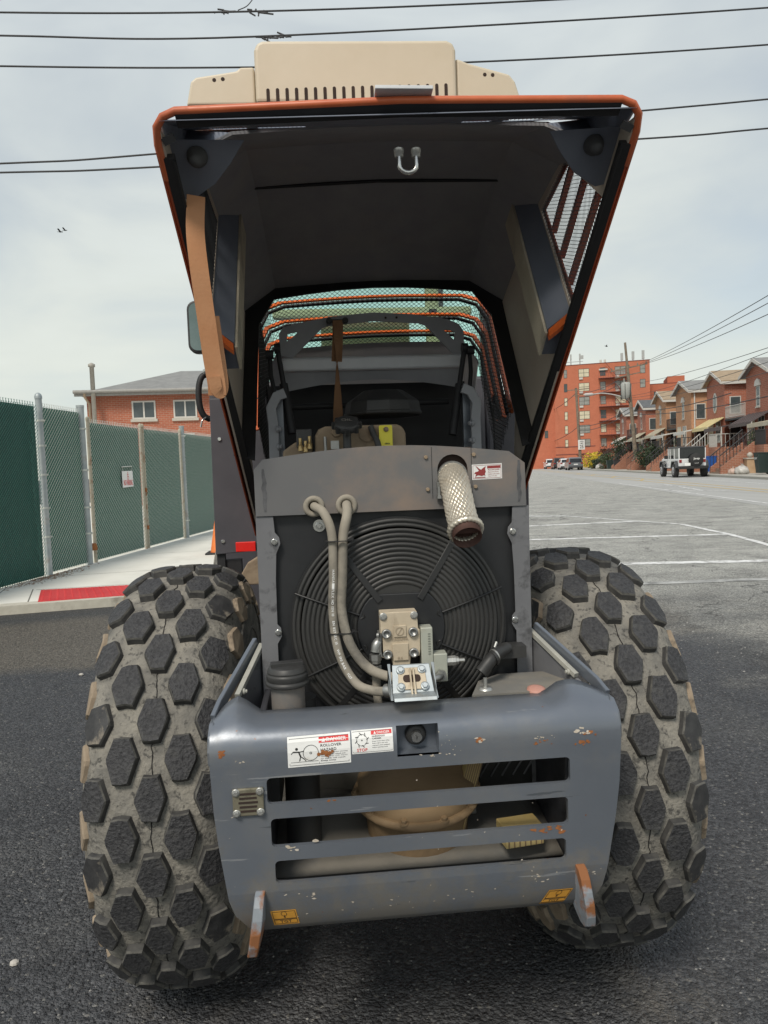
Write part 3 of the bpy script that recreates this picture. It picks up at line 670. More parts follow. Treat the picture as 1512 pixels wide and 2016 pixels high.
for a, b in ((-.026,.014),(.026,.015),(-.025,-.027),(.026,-.026)):
    m_ = MB(); m_.lathe([(.0095,0),(.0095,.005),(.0085,.0065),(.0055,.0065),(.005,.002),(0,.002)], (mx+a, MY-.0005, mz+b), (0,-1,0), 16); m_.build('socket_screw', steel, MO)
for a in (-.031, .029):
    m_ = MB(); bolt(m_, (mx+a, MY-.0003, mz+.0475), .005, h=.005); m_.build('bolt', zinc, MO)
m_ = MB(); fr = lambda u, v, e: (mx-.0165+u, MY-.0006-e, mz+v)
vs, fs = text2d('CASAPPA', .033, .0055)
m_.add([fr(a, b-.0008, .0011) for a, b in vs], fs)
ring2d(m_, .0165, .0175, .0085, .0014, lambda u, v, e: (mx-.0165+u, MY-.0036-e, mz+v)); line2d(m_, (.012,.0105), (.021,.024), .0016, lambda u, v, e: (mx-.0165+u, MY-.0036-e, mz+v))
vs, fs = text2d('8.6', .010, .0055); m_.add([(mx-.006+a, MY-.0052, mz-.037+b) for a, b in vs], fs)
m_.build('raised_lettering', M('worn_lettering', (.30,.24,.17), (.36,.29,.21), .7), MO)
m_ = MB(); m_.bb(.0365,.060,MY-.002,MY+.03,.812,.922); MA = m_.build('valve_block', alu_block, LD, bevel=.002)
m_ = MB(); m_.bb(.0605,.088,MY+.0,MY+.032,.812,.868); m_.build('valve_side_block', alu_block, MA, bevel=.002)
m_ = MB()
for k in range(9): z = .868+.005*k; m_.bb(.0505,.0555,MY-.0028,MY-.0022,z,z+.0028)
m_.build('stamped_digits', M('stamp_dark', (.2,.21,.18), (.25,.26,.22), .6), MA)
m_ = MB(); m_.lathe([(.010,0),(.010,.010),(.0105,.011),(.0105,.018),(.008,.019),(.008,.024),(.0045,.025),(.0045,.036),(.003,.037)], (.088, MY+.014, .849), (1,0,0), 8, sm=False); m_.build('relief_valve', zinc, MA)
m_ = MB(); m_.tube(cr([(.072,MY-.0,.826),(.070,MY-.016,.828),(.060,MY-.03,.829),(.045,MY-.034,.826)]), .0075, 10); m_.lathe([(.0115,0),(.0115,.008)], (.073, MY-.003, .827), (0,-1,0), 6, sm=False); m_.build('pipe_elbow', steel, MA)
m_ = MB(); m_.tube(cr([(-.040,MY+.012,.899),(-.050,MY+.006,.892),(-.053,MY+.004,.878)]), .010, 10); m_.lathe([(.012,0),(.012,.012),(.010,.013),(.010,.018)], (-.053,MY+.004,.874), (0,0,-1), 6, sm=False); m_.lathe([(.011,0),(.011,.010)], (-.053,MY+.004,.852), (0,0,-1), 6, sm=False); m_.bb(-.046,-.038,MY+.0,MY+.03,.868,.915)
m_.cyl((-.048,MY-.002,.912), (-.044,MY-.004,.912), .006, 8); m_.build('elbow_fitting', steel, LD)
m_ = MB(); m_.tube(cr([(-.053,MY+.004,.846),(-.053,MY+.004,.80),(-.049,MY+.004,.76),(-.04,MY+.02,.70)]), .0085, 10); m_.build('drain_hose', hose_m, LD)
m_ = MB(); m_.lathe([(.008,0),(.0095,.004),(.0075,.02)], (mx+.004, MY+.015, mz-.052), (0,0,-1), 8); m_.build('drain_plug', steel, MO)
# channels down both sides, with ears
for sd in (-1, 1):
    E_ = [(.277,1.148),(.243,1.147),(.241,1.115),(.233,1.105),(.231,1.092),(.240,1.072),(.243,1.02),(.244,.93),(.237,.922),(.236,.905),(.245,.89),(.245,.74),(.277,.74)]
    poly = [(sd*a, b) for a, b in E_]
    if sd > 0: poly = poly[::-1]
    m_ = MB(); m_.prism(poly, YR-.014, YR-.0125); m_.bb(min(sd*.2775,sd*.2745), max(sd*.2775,sd*.2745), YR-.0125, YR+.10, .74, 1.148)
    CH = m_.build('side_channel', channel_m, LD)
    for z in (1.096, .913):
        m_ = MB(); bolt(m_, (sd*.2425, YR-.0142, z), .0045, h=.005); m_.build('bolt', chrome, CH)
m_ = MB(); bolt(m_, (-.152, YR-.0005, 1.124), .006, h=.006); m_.lathe([(.0125,0),(.0125,.002)], (-.152, YR-.0005, 1.124), (0,-1,0), 18); m_.build('bolt', chrome, SH)
# cover over the top tank
cov = [(-.2765,1.1485),(-.2765,1.241),(-.258,1.2605)]+[(-.258+.496*k/10, 1.2605+.0195*sin(pi*k/10)) for k in range(1, 10)]+[(.238,1.2605),(.270,1.236),(.2715,1.1485)]
cov = cov[::-1]
hole = rrect(.090,.152,1.168,1.258,.030,5)
pv, pf = plate_xz(cov, [hole], YR-.017, .004)
m_ = MB(); m_.add(pv, pf)
rim = cov[:-1] if False else cov
top = [p for p in cov if p[1] > 1.2]
vs = [(a, YR-.013, b) for a, b in top]+[(a, YR+.16, b) for a, b in top]; n = len(top)
m_.add(vs, [(i, i+1, n+i+1, n+i) for i in range(n-1)])
CV = m_.build('radiator_cover', cover_m, LD)
for x in (.079, .160):
    m_ = MB(); m_.bb(x-.0005, x+.0005, YR-.0176, YR-.0171, 1.17 if x < .1 else 1.1495, 1.274); m_.build('cover_seam', seal, CV)
rub = M('rubbed_paint', (.045,.046,.05), (.12,.12,.125), .6, scale=60, lo=.3, hi=.75)
for sd in (-1, 1):
    m_ = MB(); e = [(sd*(.2575+.0008*sin(k*1.9)+random.uniform(-.001,.001)), 1.242-.0095*k) for k in range(10)]; vs = []
    for k, (x, z) in enumerate(e): w = .0022+.0022*sin(pi*k/9); vs += [(x-w, YR-.0174, z), (x+w, YR-.0174, z)]
    m_.add(vs, [(2*k, 2*k+1, 2*k+3, 2*k+2) for k in range(9)]); m_.build('rub_mark', rub, CV)
for x, z in ((.067,1.254),(.069,1.189),(.165,1.256),(.167,1.191)):
    m_ = MB(); bolt(m_, (x, YR-.017, z), .0042, h=.004, washer=False); m_.build('bolt', engine_tan, CV)
for x in (-.161, -.096):
    m_ = MB(); m_.lathe([(.0215,0),(.0215,.003),(.0185,.006),(.0135,.0055),(.0105,.002),(.0105,-.01)], (x, YR-.017, 1.164), (0,-1,0), 28); m_.build('grommet', hose_m, CV)
# emblem label: red bird of prey
fr = lambda u, v, e: (.1605+u, YR-.0175-e, 1.2045+v+.02*u); w, h = .062, .031
m_ = MB(); rect(m_, 0, 0, w, h, fr, 0, .0); ST = m_.build('bird_label', white_vinyl, CV)
m_ = MB(); rframe(m_, .002, .002, w-.004, h-.004, .0006, fr); rect(m_, .0315, h-.0095, w-.0345, .0055, fr)
bird = [(.0065,.006),(.012,.009),(.0155,.0085),(.020,.007),(.0245,.0085),(.0275,.007),(.0265,.011),(.0285,.016),(.027,.021),(.029,.0265),(.0235,.0235),(.019,.020),(.0165,.021),(.010,.0265),(.0075,.0275),(.012,.0215),(.0145,.018),(.0115,.0165),(.0065,.0155),(.0045,.012),(.0085,.012)]
m_.add([fr(a, b, .0005) for a, b in bird], [tuple(range(len(bird)))]); rect(m_, .0055, .0035, .022, .0016, fr)
m_.build('maroon_print', ink_maroon, ST)
m_ = MB()
for k, (s_, ww) in enumerate((('FALCON GUARD', .024), ('Dust screen kit for', .022), ('radiator and cooler', .024), ('clean every day', .018))): put_text(m_, s_, .033, .0175-.0042*k, ww, .0024 if k else .003, fr, 0, .0006)
m_.build('lettering', ink_maroon, ST)

# ---- hydraulic hoses with their printing -----------------------------
H1 = cr([(-.161,-.425,1.164),(-.158,-.447,1.163),(-.142,-.474,1.152),(-.1285,-.486,1.112),(-.1285,-.486,1.034),(-.1325,-.486,.955),(-.123,-.498,.878),(-.095,-.52,.827),(-.062,-.545,.8165),(-.03,-.562,.819)], 10)
H2 = cr([(-.096,-.425,1.164),(-.096,-.452,1.163),(-.097,-.472,1.146),(-.1065,-.482,1.105),(-.1110,-.484,1.032),(-.1150,-.484,.962),(-.101,-.495,.895),(-.064,-.512,.848),(-.008,-.532,.832),(.025,-.54,.833),(.045,-.534,.826)], 10)
m_ = MB(); m_.tube(H1, .0088, 14); HO = m_.build('hydraulic_hose', hose_m, LD)
m_ = MB(); m_.tube(H2, .0095, 14); m_.build('hydraulic_hose', hose_m, LD)
def path_text(path, s, h, start, r, up):
    """flat glyphs laid one after another along a hose, on the side towards -y"""
    m_ = MB(); L_ = [0]
    for a, b in zip(path, path[1:]): L_.append(L_[-1]+(b-a).length)
    def at(d):
        for i in range(len(L_)-1):
            if d <= L_[i+1]:
                k = (d-L_[i])/(L_[i+1]-L_[i]); return path[i].lerp(path[i+1], k), (path[i+1]-path[i]).normalized()
        return path[-1], (path[-1]-path[-2]).normalized()
    d = start
    for ch in s:
        if ch == ' ': d += h*.6; continue
        vs, fs = text2d(ch, None, h)
        if not vs: continue
        w = max(v[0] for v in vs); p, t = at(d+w/2)
        nrm = (Vector((0,-1,0))-t*t.dot(Vector((0,-1,0)))).normalized(); side = nrm.cross(t)
        m_.add([p+nrm*(r+.0006)+t*(a-w/2)+side*(b-h/2)*1. for a, b in vs], fs); d += w+h*.22
        if d > L_[-1]: break
    return m_
path_text(H1, 'HANSA-FLEX HD 1SN 10   EN 857 1SC 10   WP 190 BAR   1Q17', .0048, .17, .0088, 1).build('hose_lettering', ink_white, HO)
m_ = MB(); m_.lathe([(.0115,0),(.0125,.004),(.0125,.028),(.0105,.030)], H1[-1]-Vector((.012,-.006,0)), (H1[-1]-H1[-3]), 16); m_.build('hose_ferrule', steel, HO)
for z, xx in ((1.098, -.1165), (.918, -.1185)):
    m_ = MB(); loop = rrect(xx-.0235, xx+.0235, -.498, -.471, .011, 5); m_.tube([(a, b, z) for a, b in loop], .01, closed=True, flat=(.006,.0014,(0,0,1)))
    m_.add(*[[], []]); m_.box((xx+.026,-.486,z), (.008,.007,.009)); m_.tube([(xx+.028,-.49,z),(xx+.036,-.494,z+.002)], .001, flat=(.004,.001,(0,0,1))); m_.build('cable_tie', seal, HO)

# ---- filler neck, coolant parts, latch -------------------------------
m_ = MB(); cx, cy = -.223, -.535
m_.lathe([(.0315,0),(.0315,.045)], (cx, cy, .79), (0,0,1), 28); FN = m_.build('filler_neck', M('dusty_grey_plastic', (.12,.12,.12), (.17,.16,.145), .6, scale=4, dirt=(.24,.19,.15), dscale=6, dlo=.5, dhi=.75), LD)
m_ = MB(); m_.lathe([(.037,0),(.0410,.002),(.0410,.007),(.0375,.010),(.0390,.013),(.0390,.021),(.0365,.024),(.0375,.027),(.033,.0355),(.0,.0385)], (cx, cy, .836), (0,0,1), 36)
m_.box((cx, cy, .8745), (.060,.020,.010), (0,0,radians(8)))
m_.build('filler_cap', plastic_blk, FN, bevel=.0008)
m_ = MB(); m_.tube(cr([(.15,-.52,.832),(.17,-.515,.853),(.185,-.50,.861),(.215,-.47,.864)]), .0125, 12); m_.lathe([(.0145,0),(.0145,.006)], (.176,-.512,.856), (.6,.25,.25), 16); m_.bb(.20,.255,-.47,-.43,.842,.866); m_.build('coolant_elbow', plastic_blk, LD)
m_ = MB(); m_.lathe([(.0145,0),(.0145,.004)], (.179,-.506,.8575), (.8,.4,.2), 16); m_.cyl((.185,-.49,.872), (.19,-.487,.882), .003, 8); m_.build('hose_clamp', zinc, LD)
m_ = MB(); m_.prism([(.12,-.575),(.33,-.575),(.33,-.45),(.20,-.45),(.15,-.49)], .800, .806, lambda u, v, w: (u, v, w)); m_.build('top_plate', dustfloor, LD)
m_ = MB(); m_.lathe([(.004,0),(.004,.022)], (.152,-.545,.806), (0,0,1), 10); m_.lathe([(.014,0),(.012,.004),(.005,.005)], (.152,-.545,.806), (0,0,1), 14); m_.build('threaded_stud', zinc, LD)
m_ = MB(); m_.lathe([(.018,0),(.017,.004),(.011,.006),(.0,.0065)], (.245,-.566,.8045), (0,-.15,1), 24); m_.build('rubber_plug', M('pink_plug', (.45,.22,.17), (.55,.3,.24), .6), LD)
# latch bracket bolted on the bumper
bz = lambda u, v, w: (u, -.618+.035*(v-.835)/.045+w, v)
m_ = MB(); m_.prism([(-.033,.829),(.043,.829),(.039,.8745),(-.029,.8745)], .0, .004, bz); BR = m_.build('latch_bracket', zinc_blue, LD, bevel=.001)
for a, b in ((-.038,-.0335),(.0435,.0475)): m_ = MB(); m_.hexa([(a,-.64,.826),(b,-.64,.826),(b,-.578,.8275),(a,-.578,.8275),(a+.003,-.622,.838),(b-.001,-.622,.838),(b-.004,-.578,.875),(a+.006,-.578,.875)]); m_.build('bracket_side', zinc_blue, BR, bevel=.001)
m_ = MB(); m_.prism([(-.033,.8275),(.043,.8275),(.043,.833),(-.033,.833)], -.030, -.0005, bz); m_.build('bracket_foot', zinc_blue, BR, bevel=.001)
m_ = MB(); m_.prism([(-.022,.838),(.031,.838),(.029,.870),(-.019,.870)], -.004, -.0005, bz); m_.build('latch_plate', cast, BR, bevel=.001)
for a in (-.017, .026):
    for b in (.842, .867):
        m_ = MB(); bolt(m_, bz(a*(.9 if b > .85 else 1), b, -.004), .0052, (0,-.79,-.0+.6), .006); m_.build('bolt', zinc_blue, BR)
m_ = MB(); m_.prism(rrect(-.012,.020,.849,.860,.005), -.0046, -.0042, bz); m_.build('latch_opening', slot_dark, BR)
m_ = MB()
for a in (.0, .006): m_.prism([(a,.832),(a+.003,.832),(a+.003,.872),(a,.868)], -.013, -.0048, bz)
m_.build('latch_jaw', cast, BR, bevel=.0006)

# ---- exhaust ---------------------------------------------------------
EP = cr([(.121,-.36,1.222),(.121,-.41,1.218),(.1205,-.452,1.205),(.119,-.488,1.180),(.1185,-.527,1.142),(.120,-.560,1.113)], 12)
m_ = MB(); nu, nv = 220, len(EP)
rad = lambda i: .0292
path = []
# resample finely so the braid is real relief
L_ = [0]
for a, b in zip(EP, EP[1:]): L_.append(L_[-1]+(b-a).length)
nv = 230
def eat(d):
    for i in range(len(L_)-1):
        if d <= L_[i+1]+1e-9:
            k = (d-L_[i])/(L_[i+1]-L_[i]); return EP[i].lerp(EP[i+1], k), (EP[min(i+2,len(EP)-1)]-EP[max(i-1,0)]).normalized()
vs = []
for j in range(nv+1):
    p, t = eat(L_[-1]*j/nv); u = Vector((1,0,0)); u = (u-t*t.dot(u)).normalized(); w_ = t.cross(u)
    for i in range(nu):
        a = 2*pi*i/nu; q = 2*pi*j/nv*17; b = .0009*(sin(22*a+q)*.5+sin(22*a-q)*.5+.3*sin(44*a+q*.5))
        r = .0288+b; vs.append(p+(u*cos(a)+w_*sin(a))*r)
m_.add(vs, [(j*nu+i, j*nu+(i+1) % nu, (j+1)*nu+(i+1) % nu, (j+1)*nu+i) for j in range(nv) for i in range(nu)], 0, True)
EX_ = m_.build('exhaust_pipe', braid_m, LD)
pe, te = EP[-1], (EP[-1]-EP[-4]).normalized(); m_ = MB()
u = Vector((1,0,0)); u = (u-te*te.dot(u)).normalized(); w_ = te.cross(u)
ringp = [pe+(u*cos(2*pi*k/96)+w_*sin(2*pi*k/96))*.0292-te*.003 for k in range(96)]
vs = []; n2 = 10
for k in range(96):
    a = 2*pi*k/96; rd = u*cos(a)+w_*sin(a)
    for j in range(n2):
        b = 2*pi*j/n2; rr = .0055+.0010*sin(24*a+b*2); vs.append(ringp[k]+rd*cos(b)*rr+te*sin(b)*rr*1.3)
m_.add(vs, [(k*n2+j, ((k+1) % 96)*n2+j, ((k+1) % 96)*n2+(j+1) % n2, k*n2+(j+1) % n2) for k in range(96) for j in range(n2)], 0, True); m_.build('braid_collar', braid_m, EX_)
m_ = MB(); m_.lathe([(.0245,-.07),(.0255,.018),(.0272,.018),(.0272,-.03)], pe, te, 32); m_.build('tail_pipe', rustpipe, EX_)
m_ = MB(); m_.lathe([(.0245,0),(.0,.001)], pe-te*.06, te, 24); m_.build('pipe_bore', slot_dark, EX_)
m_ = MB(); m_.box(pe+te*.006+w_*.006, (.05,.0015,.012), Matrix((u, te, w_)).transposed()); m_.build('pipe_baffle', rustpipe, EX_)
m_ = MB(); m_.lathe([(.031,0),(.031,.012)], (.121,-.425,1.2145), (0,-1,-.1), 30); m_.box((.092,-.442,1.197), (.010,.012,.012)); m_.cyl((.092,-.445,1.194), (.092,-.445,1.174), .005, 8); m_.lathe([(.0075,0),(.0075,.006)], (.092,-.445,1.176), (0,0,-1), 6, sm=False); m_.build('exhaust_clamp', steel, EX_)
m_ = MB(); m_.bb(.08,.162,YR-.004,YR+.0,1.15,1.272); m_.build('hole_back', slot_dark, CV)

lip_m = M('faded_orange_lip', (.50,.10,.03), (.60,.15,.055), .42, scale=14, dirt=(.36,.10,.05), dscale=9, dlo=.5, dhi=.7)
# ---- the tilted engine hood ------------------------------------------
HO_, TW = Vector((.010, -.70, 1.80)), .032
_EX, _ES, EN_ = Vector((1,0,0)), Vector((0,.817,-.576)), Vector((0,.576,.817))
EXh = _EX*cos(TW)-_ES*sin(TW); ESh = _ES*cos(TW)+_EX*sin(TW)
def hp(x, s, n): return HO_+EXh*x+ESh*s+EN_*n
HW = .395
BK = [(0,0),(.14,.21),(.30,.42),(.45,.50),(.88,.635)]           # back of the hood from the lip up to the roof: (s, n)
def roof_n(s):
    for (s0, n0), (s1, n1) in zip(BK, BK[1:]):
        if s <= s1: return n0+(n1-n0)*(s-s0)/(s1-s0)
    return .635
def section(s, off=0.):
    """half-open arch across the hood at station s, from left bottom over the roof to right bottom"""
    n1 = roof_n(s); sh = min(.11, n1*.45); w = HW+off; n1 += off
    pts = [(-w, -.0), (-w, n1-sh), (-w+.095, n1-.012)]
    pts += [(-w+.095+(2*w-.19)*k/6, n1-.012+.016*sin(pi*k/6)) for k in range(1, 6)]
    pts += [(w-.095, n1-.012), (w, n1-sh), (w, -.0)]
    return pts
HD = MB()
# solid roof between back panel and front vent
st = [.14,.20,.26,.30,.37,.45,.58,.73,.88]
vs = []; n = 11
for s in st:
    P = section(s); vs += [hp(x, s, q) for x, q in P]
fs = []
for j in range(len(st)-1):
    for i in range(n-1):
        if i in (0, 9): continue
        fs.append((j*n+i, j*n+i+1, (j+1)*n+i+1, (j+1)*n+i))
HD.add(vs, fs, 0, False)
HOOD = HD.build('engine_hood', [hood_lightened], LD, solid=.006)
m_ = MB()   # outer orange skin over the roof
vs = []
for s in st: vs += [hp(x, s, q) for x, q in section(s, .008)]
m_.add(vs, fs, 0); m_.build('hood_skin', orange, HOOD)
# rear panel from the lip up, with louvre openings
def back_poly(x, t):
    return hp(x, .14*t, .21*t)
slots_b = [(-.335,-.27,.72,.97),(-.25,-.16,.84,.97),(.135,.19,.80,.95),(.215,.325,.72,.97),(.325,.352,.46,.62),(.366,.378,.34,.50)]
outer = [(-.385,.0),(.385,.0),(.385,1.),(-.385,1.)]
holes = [rrect(a, b, c, d, min(.012, (d-c)*.45), 3) for a, b, c, d in slots_b]
pv, pf = plate_xz(outer, holes, 0, .006)
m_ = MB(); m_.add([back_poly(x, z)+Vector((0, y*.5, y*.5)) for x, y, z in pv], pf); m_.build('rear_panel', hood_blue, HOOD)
m_ = MB()
for a, b, c, d in slots_b:
    k = 0
    for i in range(int((b-a)/.008)+3):
        x = a-.012+.008*i
        m_.tube([hp(x, .14*(c-.02), .21*(c-.02)+.006), hp(x+.016, .14*(d+.03), .21*(d+.03)+.006)], .0007, 3); m_.tube([hp(x+.016, .14*(c-.02), .21*(c-.02)+.007), hp(x, .14*(d+.03), .21*(d+.03)+.007)], .0007, 3)
o = m_.build('louvre_mesh', wire_black, HOOD, kind='stuff')
for a, b, c, d in (slots_b[2], slots_b[3], slots_b[1]):
    m_ = MB(); m_.tube([hp(a-.02, .14*c-.012, .21*c+.012), hp(b+.01, .14*c-.012, .21*c+.012)], .01, flat=(.010,.006,tuple(EN_))); m_.build('louvre_bar', orange, HOOD)
# lip: orange rolled edge running round the open rim, black seal inside it
rim_pts = [hp(-.372, 1.27, -.012), hp(-.385, .9, -.006), hp(-.392, .5, -.004), hp(-.396, .1, 0), hp(-.396, .04, .0), hp(-.392, .012, .004), hp(-.380, -.002, .008), hp(-.36, -.008, .012)]
rim = rim_pts+[hp(0, -.012, .018)]+[hp(.36, -.008, .012), hp(.380, -.002, .008), hp(.392, .012, .004), hp(.396, .04, 0), hp(.396, .1, 0), hp(.394, .5, -.004), hp(.39, .9, -.006), hp(.385, 1.27, -.012)]
m_ = MB(); m_.tube(rim[3:-3], .0068, 8); m_.build('rear_lip', lip_m, HOOD)
m_ = MB(); m_.tube([p+EN_*.002 for p in rim[:5]], .0058, 8); m_.build('side_edge', orange_dull, HOOD); m_ = MB(); m_.tube([p+EN_*.002 for p in rim[-5:]], .0058, 8); m_.build('side_edge', orange_dull, HOOD)
m_ = MB(); m_.tube([hp(-.36,.004,.012), hp(0,.0,.018), hp(.36,.004,.012)], .01, flat=(.012,.024,tuple(ESh))); m_.build('lip_flange', seal, HOOD)
for sd in (-1, 1):
    m_ = MB(); m_.tube([hp(sd*.384,.06,.002), hp(sd*.384,.5,-.002), hp(sd*.379,.9,-.004), hp(sd*.373,1.27,-.01)], .01, flat=(.018,.014,tuple(EN_))); m_.tube([hp(sd*.376,.065,-.004), hp(sd*.372,1.0,-.008)], .003, 6); m_.build('rubber_seal', seal, HOOD)
    m_ = MB(); m_.tube([hp(sd*.387,.035,.0), hp(sd*.368,.028,.004)], .01, flat=(.012,.005,tuple(EN_))); m_.build('seal_clip', rubber_pad, HOOD)
    # side walls: solid except the rear vent (s .12-.43) -----------------------------------
    V = [(.185,.028),(.447,.024),(.452,.365),(.275,.285)]
    tc_ = lambda s, n: (s, n)
    wall = [(0.012,0.0),(1.27,-.02),(1.27,.08),(1.10,.10),(.95,.22),(.885,.30),(.88,.52),(.45,.39),(.30,.31),(.14,.115),(.06,.045)]
    pv, pf = plate_xz(wall, [V], 0, .005)
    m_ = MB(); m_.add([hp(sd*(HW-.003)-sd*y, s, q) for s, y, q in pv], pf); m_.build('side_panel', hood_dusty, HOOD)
    pv, pf = plate_xz([(.045,.012),(.05,-.004),(1.27,-.022),(1.27,.08),(1.10,.10),(.95,.22),(.885,.30),(.88,.527),(.45,.397),(.30,.317),(.14,.12),(.07,.056)], [V], 0, .003)
    m_ = MB(); m_.add([hp(sd*(HW+.007)-sd*y, s, q) for s, y, q in pv], pf); m_.build('side_skin', orange_dull, HOOD)
    m_ = MB(); inside = lambda s, q: .17 < s < .46 and .01 < q < .285+max(0,(s-.275))*.45+.02
    for d in (-1, 1):      # expanded mesh behind the vent
        for k in range(-50, 70):
            c0 = .0125*k; pts = []
            for j in range(61):
                s = .16+.31*j/60; q = c0+d*(s-.16)*1.35 if d > 0 else c0+.43-(s-.16)*1.35
                if inside(s, q): pts.append((s, q))
            if len(pts) >= 2: m_.tube([hp(sd*(HW-.006+.001*d), *pts[0]), hp(sd*(HW-.006+.001*d), *pts[-1])], .0007, 3)
    m_.build('vent_mesh', wire_black, HOOD, kind='stuff')
    for q0 in (.10, .19, .28):
        m_ = MB(); m_.tube([hp(sd*(HW+.012), .16+q0*.3, q0), hp(sd*(HW+.012), .46, q0+.012)], .01, flat=(.012,.012,tuple(EXh))); m_.build('vent_slat', orange_dull, HOOD)
    # box duct on the inside of the wall
    dk = MB(); S0, S1 = .455, .585
    q = lambda x, s, n_: hp(sd*x, s, n_)
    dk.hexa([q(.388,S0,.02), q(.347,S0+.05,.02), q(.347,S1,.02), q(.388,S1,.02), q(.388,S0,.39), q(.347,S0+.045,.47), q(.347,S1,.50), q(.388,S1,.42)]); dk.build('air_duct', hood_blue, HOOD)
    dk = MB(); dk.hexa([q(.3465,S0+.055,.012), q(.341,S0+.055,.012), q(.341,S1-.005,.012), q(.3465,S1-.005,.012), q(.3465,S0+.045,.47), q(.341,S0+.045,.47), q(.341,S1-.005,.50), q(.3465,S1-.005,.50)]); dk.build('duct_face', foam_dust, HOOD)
    dk = MB(); dk.hexa([q(.385,S0,-.0), q(.349,S0+.053,-.0), q(.349,S0+.066,-.0), q(.385,S0+.02,-.0), q(.385,S0-.002,.018), q(.349,S0+.05,.018), q(.349,S0+.066,.018), q(.385,S0+.02,.018)]); dk.build('duct_end', orange, HOOD)
    # corner gusset and its rubber bump stop
    g = [(sd*.392,.03),(sd*.262,.035),(sd*.29,.075),(sd*.325,.115),(sd*.372,.145),(sd*.392,.14)]
    if sd < 0: g = g[::-1]
    m_ = MB(); m_.prism(g, .045, .05, lambda x, s, n_: hp(x, s+n_*.6, n_)); m_.build('corner_gusset', hood_blue, HOOD, bevel=.001)
    m_ = MB(); m_.lathe([(.016,0),(.018,.004),(.017,.010),(.011,.020),(.0095,.030),(.0,.032)], hp(sd*.345,.088,.045), tuple((-EN_-ESh*.25).normalized()), 24); m_.build('bump_stop', rubber_pad, HOOD)
    # rib in front of the roof panel
m_ = MB()
P = section(.884, .012)      # flanged bulkhead ring in front of the roof panel
inn = [(-.352,-.02),(-.346,.47),(-.302,.578)]+[(-.302+.604*k/6, .578+.034*sin(pi*k/6)) for k in range(1, 6)]+[(.302,.578),(.346,.47),(.352,-.02)]
vs = [hp(x, .885, q) for x, q in P]+[hp(x, .885, q) for x, q in inn]; n = len(P)
m_.add(vs, [(i, i+1, n+i+1, n+i) for i in range(n-1)]); m_.build('hood_rib', seal, HOOD, solid=.006)
m_ = MB(); m_.tube([hp(-.31,.45,.485), hp(0,.45,.497), hp(.31,.45,.485)], .004, 6); m_.build('roof_seam', seal, HOOD)
# front vent: mesh over roof and flanks with orange arches outside
def arch(s, off):
    w, n1, b = .351+off, .640+off, .10-(s-.9)*.0
    return [(-w, b), (-w, n1-.10), (-w+.024, n1-.032), (-w+.075, n1-.006)]+[(-w+.075+(2*w-.15)*k/6, n1-.006+.012*sin(pi*k/6)) for k in range(1, 6)]+[(w-.075, n1-.006), (w-.024, n1-.032), (w, n1-.10), (w, b)]
def un(s, L):      # unrolled position along the arch
    P = arch(s, -.004); d = 0
    for a, b in zip(P, P[1:]):
        l = sqrt((b[0]-a[0])**2+(b[1]-a[1])**2)
        if L <= d+l: k = (L-d)/l; return hp(a[0]+(b[0]-a[0])*k, s, a[1]+(b[1]-a[1])*k)
        d += l
    return hp(P[-1][0], s, P[-1][1])
LA = sum(sqrt((b[0]-a[0])**2+(b[1]-a[1])**2) for a, b in zip(arch(1,-.004), arch(1,-.004)[1:])); m_ = MB(); S0, S1 = .895, 1.15
for d in (-1, 1):
    for k in range(-22, 150):
        pts = []
        for j in range(11):
            s = S0+(S1-S0)*j/10; L = .0158*k+(s-S0 if d > 0 else S1-s)
            if 0 < L < LA: pts.append(un(s, L))
        if len(pts) >= 2: m_.tube(pts, .00095, 3)
m_.build('front_mesh', wire_black, HOOD, kind='stuff')
def band(P, s0, s1, inset):
    vs = [hp(x, s0, q) for x, q in P]+[hp(x, s1, q) for x, q in P]; n = len(P)
    return MB().add(vs, [(i, i+1, n+i+1, n+i) for i in range(n-1)])
for s in (.965, 1.045, 1.12):
    P = arch(s, .010); P[0] = (P[0][0], .16+(s-.965)*.6); P[-1] = (P[-1][0], .16+(s-.965)*.6)
    P2 = arch(s, .022); P2[0] = (P2[0][0], P[0][1]); P2[-1] = (P2[-1][0], P[-1][1]); n = len(P)
    MB().add([hp(x, s, q) for x, q in P]+[hp(x, s+.004, q) for x, q in P2], [(i, i+1, n+i+1, n+i) for i in range(n-1)]).build('vent_arch', orange, HOOD, solid=.006)
    P = arch(s, .004); P[0] = (P[0][0], .16+(s-.965)*.6); P[-1] = (P[-1][0], .16+(s-.965)*.6)
    band(P, s+.002, s+.012, 0).build('vent_arch_seal', seal, HOOD, solid=.006)
m_ = MB(); P0, P1 = arch(1.155, 0), arch(1.27, -.02)
n = len(P0); m_.add([hp(x, 1.155, q) for x, q in P0[1:-1]]+[hp(x, 1.27, q-.10) for x, q in P1[1:-1]], [(i, i+1, n-2+i+1, n-2+i) for i in range(n-3)]); m_.build('front_panel', hood_lightened, HOOD, solid=.004)
for sd in (-1, 1):      # closing pieces between rear panel, roof and side wall
    MB().add([hp(sd*.384,0,.002), hp(sd*.384,.14,.210), hp(sd*.394,.14,.112), hp(sd*.394,.06,.046), hp(sd*.30,.141,.199)], [(0,1,2,3), (1,4,2)]).build('corner_panel', hood_blue, HOOD, solid=.003)
